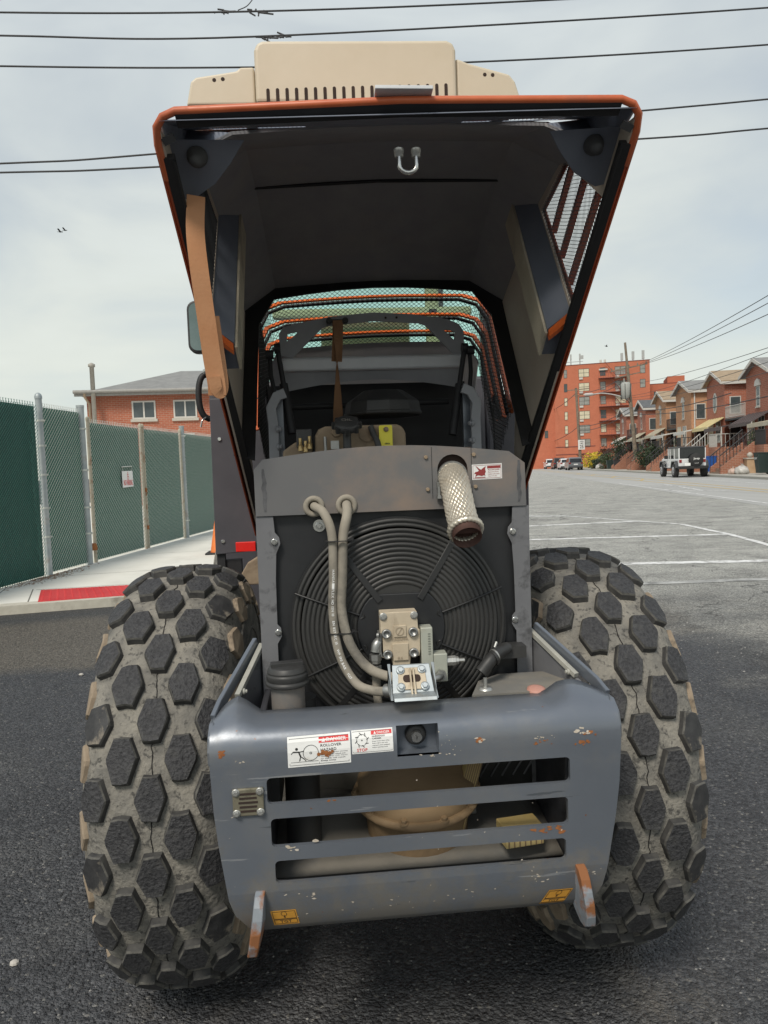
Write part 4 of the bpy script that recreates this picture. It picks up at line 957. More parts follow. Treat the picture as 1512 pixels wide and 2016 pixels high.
# latch striker plate on the rear panel
m_ = MB(); m_.prism([(-.05,.30),(.045,.30),(.045,1.45),(-.05,1.45)], -.014, -.006, lambda x, t, e: back_poly(x, t)+Vector((0,e,e*.3))); m_.build('striker_plate', hood_blue, HOOD)
c0 = hp(.011,.072,-.0)
m_ = MB()
for dx in (-.0145, .0145): m_.lathe([(.0085,0),(.0085,.006),(.0075,.0065),(.0075,.013),(.006,.014)], c0+Vector((dx,0,.012)), (0,0,-1), 12)
m_.build('striker_nut', zinc, HOOD)
m_ = MB(); m_.tube([c0+Vector((-.0145,0,.012)), c0+Vector((-.0145,-.004,-.012))]+[c0+Vector((.0145*cos(a), -.004, -.016-.0125*sin(a))) for a in [pi-pi*k/8 for k in range(9)]]+[c0+Vector((.0145,-.004,-.012)), c0+Vector((.0145,0,.012))], .0042, 10); m_.build('striker', chrome, HOOD)
m_ = MB(); m_.box(hp(.002,-.016,.026), (.092,.045,.006), (radians(-5),0,0)); m_.build('lip_plate', M('silver_plate', (.55,.56,.57), (.63,.64,.65), .55, metal=.2), HOOD, bevel=.001)
# hold-down strap hanging from the left corner
sp_ = cr([(-.343,-.56,1.725),(-.345,-.575,1.66),(-.342,-.575,1.60),(-.337,-.565,1.53),(-.331,-.553,1.45),(-.326,-.545,1.40),(-.326,-.542,1.378)], 6)
m_ = MB(); m_.tube(sp_, .01, flat=(.0315,.0022,(.25,-1,0))); WS = m_.build('hood_strap', strap_m, LD)
m_ = MB(); m_.tube(cr([(-.326,-.541,1.52),(-.319,-.536,1.44),(-.316,-.535,1.400),(-.319,-.541,1.384),(-.325,-.550,1.386),(-.328,-.553,1.41)], 5), .01, flat=(.022,.0022,(.6,-1,0))); m_.build('strap_loop', strap_m, WS)

# ---- inside the engine bay --------------------------------------------
AP = .25
out_ = [(-.214,1.562),(-.247,1.57),(-.249,1.632),(-.236,1.650),(-.200,1.660),(-.10,1.678),(.027,1.688),(.14,1.681),(.243,1.665),(.278,1.650),(.291,1.630),(.293,1.556),(.262,1.556)]
inn = [(.245,1.578),(.178,1.648),(.16,1.655),(.026,1.664),(-.11,1.652),(-.125,1.645),(-.196,1.578)]
pv, pf = plate_xz(out_+inn, [[(-.228,1.610),(-.224,1.632),(-.196,1.637),(-.200,1.628)], [(.262,1.604),(.232,1.634),(.255,1.632),(.266,1.626)]], AP, .008)
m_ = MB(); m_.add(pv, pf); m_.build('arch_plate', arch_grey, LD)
for x in (.062, .094):
    m_ = MB(); m_.lathe([(.0035,0),(.0,.0006)], (x, AP-.0006, 1.672), (0,-1,0), 10); m_.build('bolt_hole', slot_dark, LD)
m_ = MB(); m_.prism([(.19,1.552),(.205,1.556),(.235,1.556),(.235,1.522),(.19,1.516)], -.242, .274, lambda u, v, w: (w, u, v)); m_.build('cross_beam', M('lightened_grey_beam', (.55,.575,.61), (.62,.64,.67), .4), LD, bevel=.006)  # beam colour raised to include light not reaching it under the hood
m_ = MB()
vs = []
for k in range(13):
    x = -.24+.51*k/12; z = 1.515-.0; b = 1.462+.030*sin(pi*k/12); vs += [(x,.215,1.5165),(x,.225,b)]
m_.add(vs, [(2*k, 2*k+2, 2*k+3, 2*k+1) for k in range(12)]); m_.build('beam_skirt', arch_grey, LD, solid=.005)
m_ = MB(); m_.tube([(-.245,.25,1.42),(.24,.25,1.425)], .009, 10); m_.build('cross_rod', cab_black, LD)
for a, b in (((-.247,.10,1.565),(-.216,.06,1.335)), ((.262,.10,1.555),(.214,.06,1.318))):
    m_ = MB(); A, B = Vector(a), Vector(b); m_.cyl(A, A.lerp(B,.45), .007, 12); m_.cyl(A.lerp(B,.42), B, .0115, 14); m_.lathe([(.014,-.008),(.014,.008)], A, (1,0,0), 12); m_.build('gas_spring', cab_black, LD)
for sd in (-1, 1):
    x = -.262 if sd < 0 else .270
    m_ = MB(); m_.tube([(x,.02,1.20),(x,.02,1.36),(x+.004*sd,.02,1.40),(x-.012*sd,.02,1.43),(x-.034*sd,.02,1.438)], .01, flat=(.026,.012,(0,-1,0))); 
    for z in (1.25,1.30,1.345): bolt(m_, (x-.012*sd, .012, z), .006, (-sd,-.4,0), .010)
    m_.build('hinge_bracket', arch_grey, LD, bevel=.002)
    m_ = MB(); m_.tube([(x+.006*sd,.10,1.545),(x+.004*sd,.08,1.49),(x-.004*sd,.06,1.45),(x+.01*sd,.05,1.40),(x,.04,1.33)], .006, 8); m_.lathe([(.012,-.01),(.012,.01)], (x+.006*sd,.09,1.548), (1,0,0), 14); m_.build('hinge_link', cab_black, LD)
    m_ = MB(); m_.bb(min(x-.025*sd,x-.005*sd), max(x-.025*sd,x-.005*sd), .06,.075,1.15,1.45); m_.build('bay_post', bluegrey, LD)
m_ = MB(); m_.tube(cr([(-.079,.205,1.652),(-.082,.195,1.60),(-.087,.19,1.54)],6), .01, flat=(.030,.002,(0,-1,0))); m_.build('brown_strap', strap_brn, LD)
m_ = MB(); pts = cr([(-.080,.19,1.655),(-.083,.185,1.60),(-.086,.18,1.545),(-.087,.17,1.52),(-.088,.165,1.46),(-.090,.15,1.40),(-.092,.12,1.345)], 6); vs = []
for k, p in enumerate(pts):
    t = k/(len(pts)-1); w = .0145*(abs(t-.42)*1.8 if abs(t-.42) < .42 else .76)+.0022; a = max(0, 1-abs(t-.42)/.3)*1.2
    vs += [p+Vector((-w*cos(a), -w*sin(a)*.5, 0)), p+Vector((w*cos(a), w*sin(a)*.5, 0))]
m_.add(vs, [(2*k, 2*k+1, 2*k+3, 2*k+2) for k in range(len(pts)-1)]); m_.build('stay_strap', strap_brn, LD, solid=.0022)
m_ = MB(); m_.tube([(-.100,.232,1.662),(-.060,.232,1.660)], .006, 10)
for x in (-.103, -.057): m_.lathe([(.009,-.007),(.009,.007)], (x,.228,1.661), (0,1,0), 14); bolt(m_, (x,.221,1.661), .005)
m_.build('strap_anchor', plastic_blk, LD)
# air cleaner: faceted black housing
m_ = MB(); m_.lathe([(.105,0),(.108,.004),(.104,.010),(.100,.034),(.094,.040),(.055,.066),(.0,.068)], (.030,.08,1.376), (0,0,1), 11, sm=False); m_.build('air_cleaner', plastic_blk, LD, bevel=.002)
m_ = MB(); m_.bb(-.30,.32,.40,.42,.95,1.50); m_.build('bulkhead', cab_black, LD)
# engine top
EY = -.12
m_ = MB(); prof = [(-.158,1.20),(.066,1.20),(.066,1.318),(.060,1.334),(.046,1.341),(-.130,1.341),(-.146,1.334),(-.156,1.318)]
m_.prism(prof, EY, EY+.28); ENG = m_.build('engine_block', engine_tan, LD, bevel=.008, seg=3)
m_ = MB(); m_.lathe([(.010,0),(.010,.05)], (-.079,EY-.035,1.285), (0,.1,1), 12); m_.lathe([(.028,0),(.031,.003),(.031,.012),(.027,.018),(.018,.020),(.0,.022)], (-.079,EY-.042,1.333), (0,-.55,.8), 24)
for k in range(8):
    a = 2*pi*k/8; d = Vector((cos(a), .8*sin(a), .55*sin(a)))*.030; m_.lathe([(.0065,0),(.0065,.014)], Vector((-.079,EY-.042,1.333))+d, (0,-.55,.8), 8)
m_.build('oil_filler_cap', plastic_blk, ENG, bevel=.001)
m_ = MB(); c = Vector((-.079,EY-.042,1.333))+Vector((0,-.55,.8)).normalized()*.0225; vs, fs = text2d('OIL', .026, .012)
m_.add([c+Vector((a-.013,(b-.006)*.8,(b-.006)*.55)) for a, b in vs], fs); m_.build('raised_lettering', M('faded_lettering', (.16,.15,.13), (.22,.2,.18), .7), ENG)
m_ = MB(); m_.tube(cr([(-.020,EY-.01,1.336),(-.015,EY-.02,1.318),(-.006,EY-.03,1.295),(.0,EY-.03,1.25)]), .0075, 10); m_.build('breather_hose', hose_dark, ENG)
m_ = MB(); m_.lathe([(.018,0),(.018,.003)], (-.03,EY-.001,1.318), (0,-1,0), 20); m_.build('cover_plug', engine_tan, ENG); m_ = MB(); m_.lathe([(.012,0),(.010,.006)], (-.103,EY-.001,1.325), (0,-1,0), 14); m_.build('cover_plug', engine_tan, ENG); m_ = MB(); m_.bb(-.118,-.098,EY-.015,EY-.001,1.285,1.305); m_.build('sensor', steel, ENG); m_ = MB(); m_.cyl((-.131,EY-.02,1.28),(-.131,EY-.02,1.315),.004,8); m_.build('fuel_pipe', steel, ENG)
m_ = MB(); m_.prism(rrect(-.001,.031,1.272,1.338,.004), EY-.020, EY-.017); TG = m_.build('yellow_tag', yellow, LD)
m_ = MB(); m_.lathe([(.0062,0),(.0062,.003),(.003,.0035)], (.016,EY-.0202,1.328), (0,-1,0), 16); m_.build('rivet', engine_tan, TG)
m_ = MB(); put_text(m_, '0806', .012, 1.2915, .012, .0045, lambda u, v, e: (u, EY-.0203-e, v)); m_.build('lettering', ink, TG)
m_ = MB(); m_.prism([(-.235,1.20),(-.235,1.285),(-.205,1.305),(-.162,1.316),(-.162,1.20)], EY+.02, EY+.2); m_.build('manifold_cover', engine_tan, LD, bevel=.006)
m_ = MB(); m_.bb(-.200,-.162,EY-.01,EY+.02,1.29,1.335); m_.build('relay_box', plastic_blk, LD, bevel=.003)
for x, z, h_ in ((-.19,1.283,.03), (-.178,1.28,.026), (-.168,1.287,.03)):
    m_ = MB(); m_.lathe([(.006,0),(.006,.012),(.004,.013),(.004,h_)], (x, EY-.03, z), (0,0,1), 8); m_.build('injector_fitting', M('brass_fitting', (.42,.3,.13), (.5,.37,.18), .4, metal=.7), LD)

# ---- cab ---------------------------------------------------------------
m_ = MB()
for x in (-.50, .50): m_.bb(x-.03, x+.03, .76, .84, 1.051, 2.359); m_.bb(x-.03, x+.03, 1.92, 2.0, 1.45, 2.36)
m_.bb(-.53,.53,.76,2.0,.55,1.05); m_.bb(-.54,.54,.74,2.02,2.36,2.43); m_.bb(-.47,.47,.765,.82,1.05,1.56); m_.bb(-.47,.47,.765,.82,2.30,2.359)
CB = m_.build('cab', cab_grey, LD, bevel=.012)
m_ = MB(); m_.bb(-.47,.47,.785,.791,1.56,2.30); m_.build('cab_window', teal_glass, CB)
m_ = MB(); m_.bb(-.47,.47,1.95,1.956,1.05,2.359); m_.build('cab_window', teal_glass, CB)
for x in (-.525, .525):
    m_ = MB(); m_.bb(x-.003,x+.003,.841,1.919,1.051,2.359); m_.build('cab_window', teal_glass, CB)
m_ = MB(); m_.bb(-.12,.26,1.25,1.36,1.45,1.86); m_.bb(-.30,.45,.86,.90,1.80,1.835); m_.bb(.275,.325,.86,.90,1.58,2.3); m_.build('seat_back', beige_trim, CB, bevel=.01)
m_ = MB(); m_.prism([(-.470,1.462),(-.30,1.462),(-.30,1.0),(-.474,.99)], .35, .37); PL = m_.build('rear_corner_panel', cab_grey, LD, bevel=.002)
m_ = MB(); bolt(m_, (-.445,.349,1.34), .006, h=.004, washer=False); m_.build('bolt', chrome, PL)
m_ = MB(); bolt(m_, (-.450,.349,1.03), .006, h=.004, washer=False); m_.build('bolt', chrome, PL)
m_ = MB(); m_.bb(-.412,-.352,.342,.3495,.996,1.026); m_.build('reflector', red_refl, PL, bevel=.002)
m_ = MB(); m_.prism([(.40,1.45),(.508,1.45),(.503,.975),(.40,.975)], .35, .37); m_.build('rear_corner_panel', cab_grey, LD, bevel=.002)
m_ = MB(); m_.bb(-.472,-.448,.36,.385,.93,1.0); m_.bb(-.45,-.40,.37,.40,.90,.97); m_.build('step_bracket', cab_black, LD)
m_ = MB(); m_.prism([(-.415,.90),(-.34,.90),(-.34,.985),(-.375,.965)], .30, .34); m_.build('tan_tank', engine_tan, LD, bevel=.003)
m_ = MB(); m_.tube(cr([(-.478,.42,1.545),(-.498,.41,1.535),(-.508,.405,1.50),(-.508,.405,1.45),(-.498,.41,1.418),(-.480,.42,1.405)]), .0095, 10); m_.build('grab_handle', seal, LD)
m_ = MB(); m_.lathe([(.011,0),(.013,.006),(.011,.014)], (-.480,.40,1.543), (0,-.2,1), 12); m_.tube(cr([(-.49,.4,1.41),(-.50,.39,1.40),(-.505,.39,1.38)]), .003, 6); m_.build('handle_fixing', chrome, LD)
m_ = MB(); fr_ = rrect(-.583,-.505,1.655,1.835,.03,5); m_.prism(fr_, .70, .735); MR = m_.build('wing_mirror', plastic_blk, LD, bevel=.006)
m_ = MB(); m_.prism(rrect(-.575,-.513,1.664,1.826,.024,5), .697, .6995); m_.build('mirror_glass', M('mirror_face', (.16,.20,.18), (.22,.26,.24), .06, metal=.9), MR)
m_ = MB(); m_.tube([(-.53,.80,1.9),(-.545,.75,1.88),(-.545,.72,1.84)], .008, 8); m_.build('mirror_arm', plastic_blk, MR)
# roof air conditioner
AY = .50
m_ = MB(); c = [(-.300,2.400),(.344,2.400),(.344,2.570),(.336,2.592),(.315,2.600),(-.272,2.591),(-.291,2.583),(-.300,2.562)]
m_.prism(c, AY, AY+.60)
AC = m_.build('air_conditioner', cream, LD, bevel=.012, seg=3)
lt = [(-.519,2.400),(-.302,2.404),(-.302,2.520),(-.348,2.519),(-.358,2.508),(-.486,2.487),(-.503,2.474)]
rt_ = [(.561,2.425),(.346,2.412),(.346,2.556),(.388,2.540),(.524,2.506),(.543,2.482)]
m_ = MB(); m_.prism(lt, AY+.02, AY+.55); m_.build('side_shroud', cream, AC, bevel=.010, seg=3)
m_ = MB(); m_.prism(rt_[::-1], AY+.02, AY+.55); m_.build('side_shroud', cream, AC, bevel=.010, seg=3)
m_ = MB(); m_.bb(-.49,.53,AY+.03,AY+.55,2.38,2.399); m_.build('mounting_base', cab_black, AC)
for k in range(20):
    x = -.261+.569*k/19; m_ = MB(); z0, z1 = 2.405+.018*k/19, 2.441+.020*k/19
    m_.prism(rrect(x-.0052,x+.0052,z0-.008,z1+.002,.0050,3), AY-.0012, AY-.0002); m_.build('vent_slot', slot_dark, AC)
for x, z in ((-.429,2.478),(-.402,2.481),(.441,2.502),(.467,2.501)):
    m_ = MB(); m_.lathe([(.0062,0),(.0,.0005)], (x, AY+.0195, z), (0,-1,0), 12); m_.build('screw_hole', slot_dark, AC)

# timber blocks lying behind the bumper
def timber(c, d, rot, label, marks=False):
    m_ = MB(); m_.box((0,0,0), d); o = m_.build('timber_block', wood_m, None, bevel=.002, loc=c, rot=rot); tag(o, label, 'timber', 'offcuts lying behind the bumper slots'); 
    m2 = MB()
    for k in range(7):
        x = -d[0]/2+d[0]*(k+.5)/7; m2.bb(x-.0012, x+.0012, -d[1]/2-.0006, -d[1]/2-.0001, -d[2]/2+.001, d[2]/2-.001)
    m2.build('ply_line', drum_tan, o); return o
timber((.125,-.50,.62), (.03,.03,.21), (radians(-10),radians(20),0), 'striped plywood strip standing upright behind the right end of the bumper slots')
timber((.20,-.59,.546), (.075,.05,.036), (0,0,radians(8)), 'short pale plywood block lying in the lowest bumper slot')

# ================================================================== THE SETTING
SDv, SNv = Vector((.212,.977,0)), Vector((.977,-.212,0))
def sp(u, v, z=0.): return SNv*u+SDv*v+Vector((0,0,z))
SROT = atan2(-.977, -.212)
def mat_ground():
    m, nt, b = _nodes('asphalt'); L = nt.links
    tc = nt.nodes.new('ShaderNodeTexCoord'); o = tc.outputs['Object']; se = nt.nodes.new('ShaderNodeSeparateXYZ'); L.new(o, se.inputs[0])
    def math(op, a, b_=None, c=None):
        n = nt.nodes.new('ShaderNodeMath'); n.operation = op
        for i, v in enumerate((a, b_, c)):
            if v is None: continue
            if isinstance(v, (int, float)): n.inputs[i].default_value = v
            else: L.new(v, n.inputs[i])
        return n.outputs[0]
    X, Y = se.outputs[0], se.outputs[1]
    wob = math('MULTIPLY_ADD', noise(nt, .9, 8, .7), 1.6, -.8)
    wob2 = math('MULTIPLY_ADD', noise(nt, 3.5, 6, .7), .5, -.25)
    w = math('ADD', wob, wob2)
    # fresh dark asphalt near the machine, older brown strip at the left, worn grey street to the right
    right = rng(nt, math('ADD', math('SUBTRACT', X, math('MULTIPLY_ADD', Y, .02, 2.3)), w), -.25, .3)
    mp = nt.nodes.new('ShaderNodeMapping'); mp.inputs['Scale'].default_value = (.3,.8,1); mp.inputs['Rotation'].default_value = (0,0,radians(-14)); L.new(o, mp.inputs[0])
    streak = noise(nt, 2.2, 8, .72, mp.outputs[0])
    gry = mixc(nt, rng(nt, streak, .38, .66), (.41,.405,.38), (.30,.297,.28))
    gry = mixc(nt, rng(nt, Y, 2.0, 6.0), mixc(nt, rng(nt, streak, .45, .6), (.085,.085,.086), (.23,.222,.205)), gry)
    brown = rng(nt, math('ADD', Y, math('MULTIPLY', w, .35)), 2.85, 3.05)
    base = mixc(nt, rng(nt, noise(nt, 40, 5, .7), .3, .7), (.038,.039,.044), (.070,.071,.077))
    base = mixc(nt, rng(nt, noise(nt, 1.3, 6, .6), .5, .75, 0, .5), base, (.10,.098,.095))
    brn = mixc(nt, rng(nt, noise(nt, 30, 5, .7), .3, .7), (.080,.072,.063), (.135,.12,.102))
    brn = mixc(nt, rng(nt, math('ADD', math('SUBTRACT', math('MULTIPLY_ADD', X, .27, 5.62), Y), math('MULTIPLY', w, .2)), .1, .42, 1, 0), brn, (.05,.05,.052))
    gry = mixc(nt, rng(nt, noise(nt, 2.3, 9, .75), .45, .62, 0, .55), gry, mixc(nt, 1., gry, (.55,.55,.56), 'MULTIPLY')); gry = mixc(nt, rng(nt, noise(nt, 14, 8, .8), .52, .66, 0, .5), gry, mixc(nt, 1., gry, (1.35,1.33,1.28), 'MULTIPLY'))
    c = mixc(nt, brown, base, brn); c = mixc(nt, right, c, gry)
    vo = nt.nodes.new('ShaderNodeTexVoronoi'); vo.inputs['Scale'].default_value = 105; L.new(o, vo.inputs['Vector'])
    vc = nt.nodes.new('ShaderNodeSeparateColor'); L.new(vo.outputs['Color'], vc.inputs[0])
    c = mixc(nt, rng(nt, vc.outputs[0], .1, 1., .0, 1.), mixc(nt, 1., c, (.72,.72,.72), 'MULTIPLY'), mixc(nt, 1., c, (1.75,1.75,1.7), 'MULTIPLY'))
    st = rng(nt, vc.outputs[1], .972, .98)
    c = mixc(nt, math('MULTIPLY', st, .55), c, (.24,.23,.21))
    # dusty tracks by the tyres
    gr = noise(nt, 62, 6, .75); c = mixc(nt, rng(nt, gr, .54, .64, 0, .8), c, mixc(nt, 1., c, (1.7,1.7,1.65), 'MULTIPLY')); c = mixc(nt, rng(nt, gr, .46, .36, 0, .8), c, mixc(nt, 1., c, (.5,.5,.5), 'MULTIPLY'))
    pt = rng(nt, noise(nt, 1.1, 9, .7, None, .6), .54, .60, 0, .6); c = mixc(nt, pt, c, mixc(nt, 1., c, (.74,.74,.75), 'MULTIPLY'))
    d1 = math('ABSOLUTE', math('ADD', math('ADD', X, .52), math('MULTIPLY', wob2, .3))); d2 = math('ABSOLUTE', math('ADD', math('SUBTRACT', X, .60), math('MULTIPLY', wob2, .3)))
    tr = math('MULTIPLY', rng(nt, math('MINIMUM', d1, d2), .05, .17, 1, 0), rng(nt, noise(nt, 5, 8, .75), .45, .65))
    tr = math('MULTIPLY', tr, rng(nt, Y, -.1, .1, 1, 0))
    c = mixc(nt, math('MULTIPLY', tr, .6), c, (.15,.135,.115))
    # hairline cracks in the old street surface
    cv = nt.nodes.new('ShaderNodeTexVoronoi'); cv.feature = 'DISTANCE_TO_EDGE'; cv.inputs['Scale'].default_value = .34
    nv = nt.nodes.new('ShaderNodeTexNoise'); nv.inputs['Scale'].default_value = 1.5; nv.inputs['Detail'].default_value = 6; L.new(o, nv.inputs['Vector'])
    va = nt.nodes.new('ShaderNodeVectorMath'); va.operation = 'MULTIPLY_ADD'; L.new(nv.outputs['Color'], va.inputs[0]); va.inputs[1].default_value = (1.6,1.6,0); L.new(o, va.inputs[2])
    L.new(va.outputs[0], cv.inputs['Vector'])
    ck = math('MULTIPLY', rng(nt, cv.outputs[0], .0, .006, 1, 0), right)
    c = mixc(nt, math('MULTIPLY', ck, .7), c, (.03,.03,.03))
    L.new(c, b.inputs['Base Color'])
    L.new(rng(nt, right, 0, 1, .62, .85), b.inputs['Roughness']); b.inputs['Specular IOR Level'].default_value = .35
    h1 = rng(nt, vo.outputs['Distance'], 0, .9, 1, 0)
    vb = nt.nodes.new('ShaderNodeTexVoronoi'); vb.inputs['Scale'].default_value = 230; L.new(o, vb.inputs['Vector'])
    hh = math('ADD', h1, math('MULTIPLY', vb.outputs['Distance'], -.5)); hh = math('ADD', hh, math('MULTIPLY', noise(nt, 28, 6, .7), 1.2))
    bump(nt, b, hh, 1., .009)
    return m
m_ = MB(); m_.add([(-600,-60,0),(600,-60,0),(600,1200,0),(-600,1200,0)], [(0,1,2,3)]); struct(m_.build('ground', mat_ground()))
# roadway of the street, with its markings
m_ = MB(); m_.add([sp(7.0,-40,.004), sp(14.0,-40,.004), sp(14.0,900,.004), sp(7.0,900,.004)], [(0,1,2,3)])
def mat_road():
    m, nt, b = _nodes('street_asphalt'); tc = nt.nodes.new('ShaderNodeTexCoord'); mp = nt.nodes.new('ShaderNodeMapping'); mp.inputs['Rotation'].default_value = (0,0,radians(12.2)); mp.inputs['Scale'].default_value = (1.,.05,1); nt.links.new(tc.outputs['Object'], mp.inputs[0])
    c = mixc(nt, rng(nt, noise(nt, 1.1, 7, .6, mp.outputs[0]), .35, .68), (.40,.397,.38), (.33,.327,.31))
    c = mixc(nt, rng(nt, noise(nt, .5, 7, .7), .5, .7, 0, .5), c, (.39,.385,.36))
    nt.links.new(c, b.inputs['Base Color']); b.inputs['Roughness'].default_value = .85; bump(nt, b, noise(nt, 60, 4), .4, .004); return m
ROAD = struct(m_.build('road', mat_road()))
paint = M('worn_white_paint', (.68,.68,.66), (.76,.76,.74), .8, scale=30, dirt=(.34,.335,.32), dscale=6, dlo=.46, dhi=.62)
paint_y = M('worn_yellow_paint', (.55,.38,.12), (.62,.45,.17), .8, scale=20, dirt=(.3,.27,.2), dscale=6, dlo=.5, dhi=.68)
def mark(pts, w, name, mat, z=.0085):
    m_ = MB()
    for a, b in zip(pts, pts[1:]):
        A, B = Vector((*a, 0)), Vector((*b, 0)); d = (B-A).normalized(); q = Vector((-d.y, d.x, 0))*w/2; n = max(1, int((B-A).length/12))
        for k in range(n):
            p, r = A.lerp(B, k/n), A.lerp(B, (k+1)/n); m_.add([(*(p+q).xy, z), (*(p-q).xy, z), (*(r-q).xy, z), (*(r+q).xy, z)], [(0,1,2,3)])
    return m_.build(name, mat, ROAD)
def sl(u0, v0, u1, v1, w, name, mat, z=.009): return mark([sp(u0,v0).xy, sp(u1,v1).xy], w, name, mat, z)
sl(10.05,2,10.05,300,.12,'yellow_line',paint_y); sl(9.15,38,9.15,300,.12,'yellow_line',paint_y); sl(9.85,2,9.15,38,.12,'yellow_line',paint_y)
for k in range(14): sl(9.2, 40+9*k, 10.0, 43+9*k, .14, 'median_stripe', paint_y)
sl(7.45,2,7.3,36,.10,'white_line',paint); sl(11.95,2,11.95,200,.10,'white_line',paint)
sl(7.45,30.5,8.9,29.7,.14,'white_stripe',paint); sl(7.6,28.0,8.9,27.0,.14,'white_stripe',paint); sl(8.9,29.7,7.5,34.5,.12,'white_stripe',paint); sl(8.2,24.9,8.75,33,.12,'white_stripe',paint); sl(7.2,26.5,8.75,24.5,.16,'white_stripe',paint)
mark([(2.5,15.6),(5.22,14.13)], .22, 'parking_line', paint, .004); mark([(1.2,11.9),(3.8,11.92),(6.12,11.93)], .20, 'parking_line', paint, .004); mark([(1.2,9.9),(3.42,9.41),(6.2,8.94)], .18, 'parking_line', paint, .004)
mark([(5.22,14.2),(6.07,11.82),(6.40,10.94),(6.15,8.87),(5.85,7.46),(5.6,6.3)], .11, 'parking_edge_line', paint, .0055)
mark([(2.0,6.72),(3.46,6.36),(5.6,5.93)], .20, 'parking_line', paint, .004); mark([(1.8,5.2),(3.04,4.99),(4.9,4.83)], .15, 'parking_line', M('ghost_paint', (.40,.40,.38), (.46,.46,.44), .85, scale=12, dirt=(.20,.198,.19), dscale=5, dlo=.4, dhi=.6), .004)
# far pavement
conc = M('pale_concrete', (.36,.345,.30), (.45,.43,.38), .85, scale=1.2, bmp=.1, bscale=40, dirt=(.28,.26,.22), dscale=2.2, dlo=.55, dhi=.75, damt=.6)
m_ = MB(); P = [sp(14.0,-40), sp(19.5,-40), sp(19.5,400), sp(14.0,400)]; m_.hexa([p-Vector((0,0,.05)) for p in P]+[p+Vector((0,0,.12)) for p in P]); FP = struct(m_.build('pavement', conc))
m_ = MB(); P = [sp(13.85,-40), sp(13.999,-40), sp(13.999,400), sp(13.85,400)]; m_.hexa([p-Vector((0,0,.05)) for p in P]+[p+Vector((0,0,.115)) for p in P]); m_.build('kerb', M('far_kerb', (.28,.27,.24), (.36,.35,.31), .9), FP)
m_ = MB(); m_.add([sp(19.5,-40,.06), sp(140,-40,.06), sp(140,500,.06), sp(19.5,500,.06)], [(0,1,2,3)]); struct(m_.build('yard_ground', M('yard_soil', (.10,.085,.06), (.15,.13,.09), .95, scale=.8)))

# ---- near left corner: sidewalk, kerb ramp, fence ----------------------
SW = [(-12.,2.72),(-3.18,5.12),(-1.84,5.36),(-1.15,5.52),(-.75,5.9),(-.55,6.6),(2.2,20),(5.,34),(-3.5,34),(-16,34)]
m_ = MB(); side = M('sidewalk_concrete', (.68,.66,.59), (.76,.74,.67), .85, scale=1.5, bmp=.08, bscale=80, dirt=(.56,.54,.48), dscale=1.6, dlo=.5, dhi=.75, damt=.7)
m_.prism(SW, -.02, .08, lambda u, v, w: (u, v, w)); SWO = struct(m_.build('sidewalk', side))
def strip_poly(pts, w, z0, z1, inner=True):
    m_ = MB()
    for a, b in zip(pts, pts[1:]):
        A, B = Vector((*a,0)), Vector((*b,0)); d = (B-A).normalized(); q = Vector((-d.y,d.x,0))*w
        m_.hexa([(*A.xy,z0),(*B.xy,z0),(*(B+q).xy,z0),(*(A+q).xy,z0),(*A.xy,z1),(*B.xy,z1),(*(B+q).xy,z1),(*(A+q).xy,z1)])
    return m_
kp = [(-12.,2.66),(-3.18,5.06),(-1.84,5.30),(-1.12,5.45)]
strip_poly(kp, .16, -.03, .0835).build('kerb', M('near_kerb', (.46,.43,.36), (.55,.52,.44), .9, dirt=(.27,.245,.2), dscale=4, dlo=.55, dhi=.75), SWO)
m_ = MB(); R4 = [(-2.87,5.215),(-1.60,5.43),(-1.66,6.05),(-2.19,5.965),(-3.10,5.965)]
R4 = [(-2.87,5.215),(-1.35,5.475),(-1.62,6.05),(-3.12,5.97)]
m_.prism(R4, .0805, .0885, lambda u, v, w: (u, v, w)); TP_ = m_.build('tactile_paving', M('red_tactile', (.52,.03,.035), (.60,.05,.05), .6, scale=3, dirt=(.42,.06,.05), dscale=5, dlo=.5, dhi=.8, damt=.5), SWO)
m_ = MB()
for j in range(9):
    for i in range(22):
        u, v = (i+.5)/22, (j+.5)/9; p0 = Vector((*R4[0],0)).lerp(Vector((*R4[1],0)), u); p1 = Vector((*R4[3],0)).lerp(Vector((*R4[2],0)), u); p = p0.lerp(p1, v)
        m_.lathe([(.014,0),(.011,.005)], (p.x,p.y,.0885), (0,0,1), 6, sm=False)
m_.build('paving_dome', MATS['red_tactile'], TP_, kind='stuff')
for a, b in (((-3.34,5.17),(-3.62,6.35)), ((-2.96,5.20),(-3.25,6.1)), ((-1.3,6.2),(-3.2,6.05)), ((-.9,7.4),(-3.3,7.1)), ((-.5,9.4),(-2.9,9.2)), ((-.1,11.3),(-2.6,11.1))):
    m_ = MB(); line2d(m_, a, b, .012, lambda u, v, e: (u, v, .0812)); m_.build('paving_joint', M('dark_joint', (.16,.15,.13), (.2,.19,.16), .95) if 'dark_joint' not in MATS else MATS['dark_joint'], SWO)  # thin dark strips along the slab joints
F0, FD = Vector((-3.4896,7.2025,0)), Vector((.17923,.98381,0)); FN_ = Vector((FD.y,-FD.x,0))
def fp(s, z, o=0.): p = F0+FD*s+FN_*o; return (p.x, p.y, z)
galv = M('galvanised_wire', (.55,.57,.53), (.66,.67,.62), .45, metal=.35, scale=20)
galv_post = M('galvanised_post', (.30,.34,.35), (.42,.45,.45), .5, metal=.35, scale=6, dirt=(.28,.2,.13), dscale=3, dlo=.58, dhi=.75)
post_rusty = M('beige_rusty_post', (.36,.33,.26), (.44,.40,.31), .7, scale=6, dirt=(.24,.12,.06), dscale=6, dlo=.52, dhi=.7)
slat_g = M('green_slat', (.026,.135,.09), (.038,.17,.115), .5, scale=30)
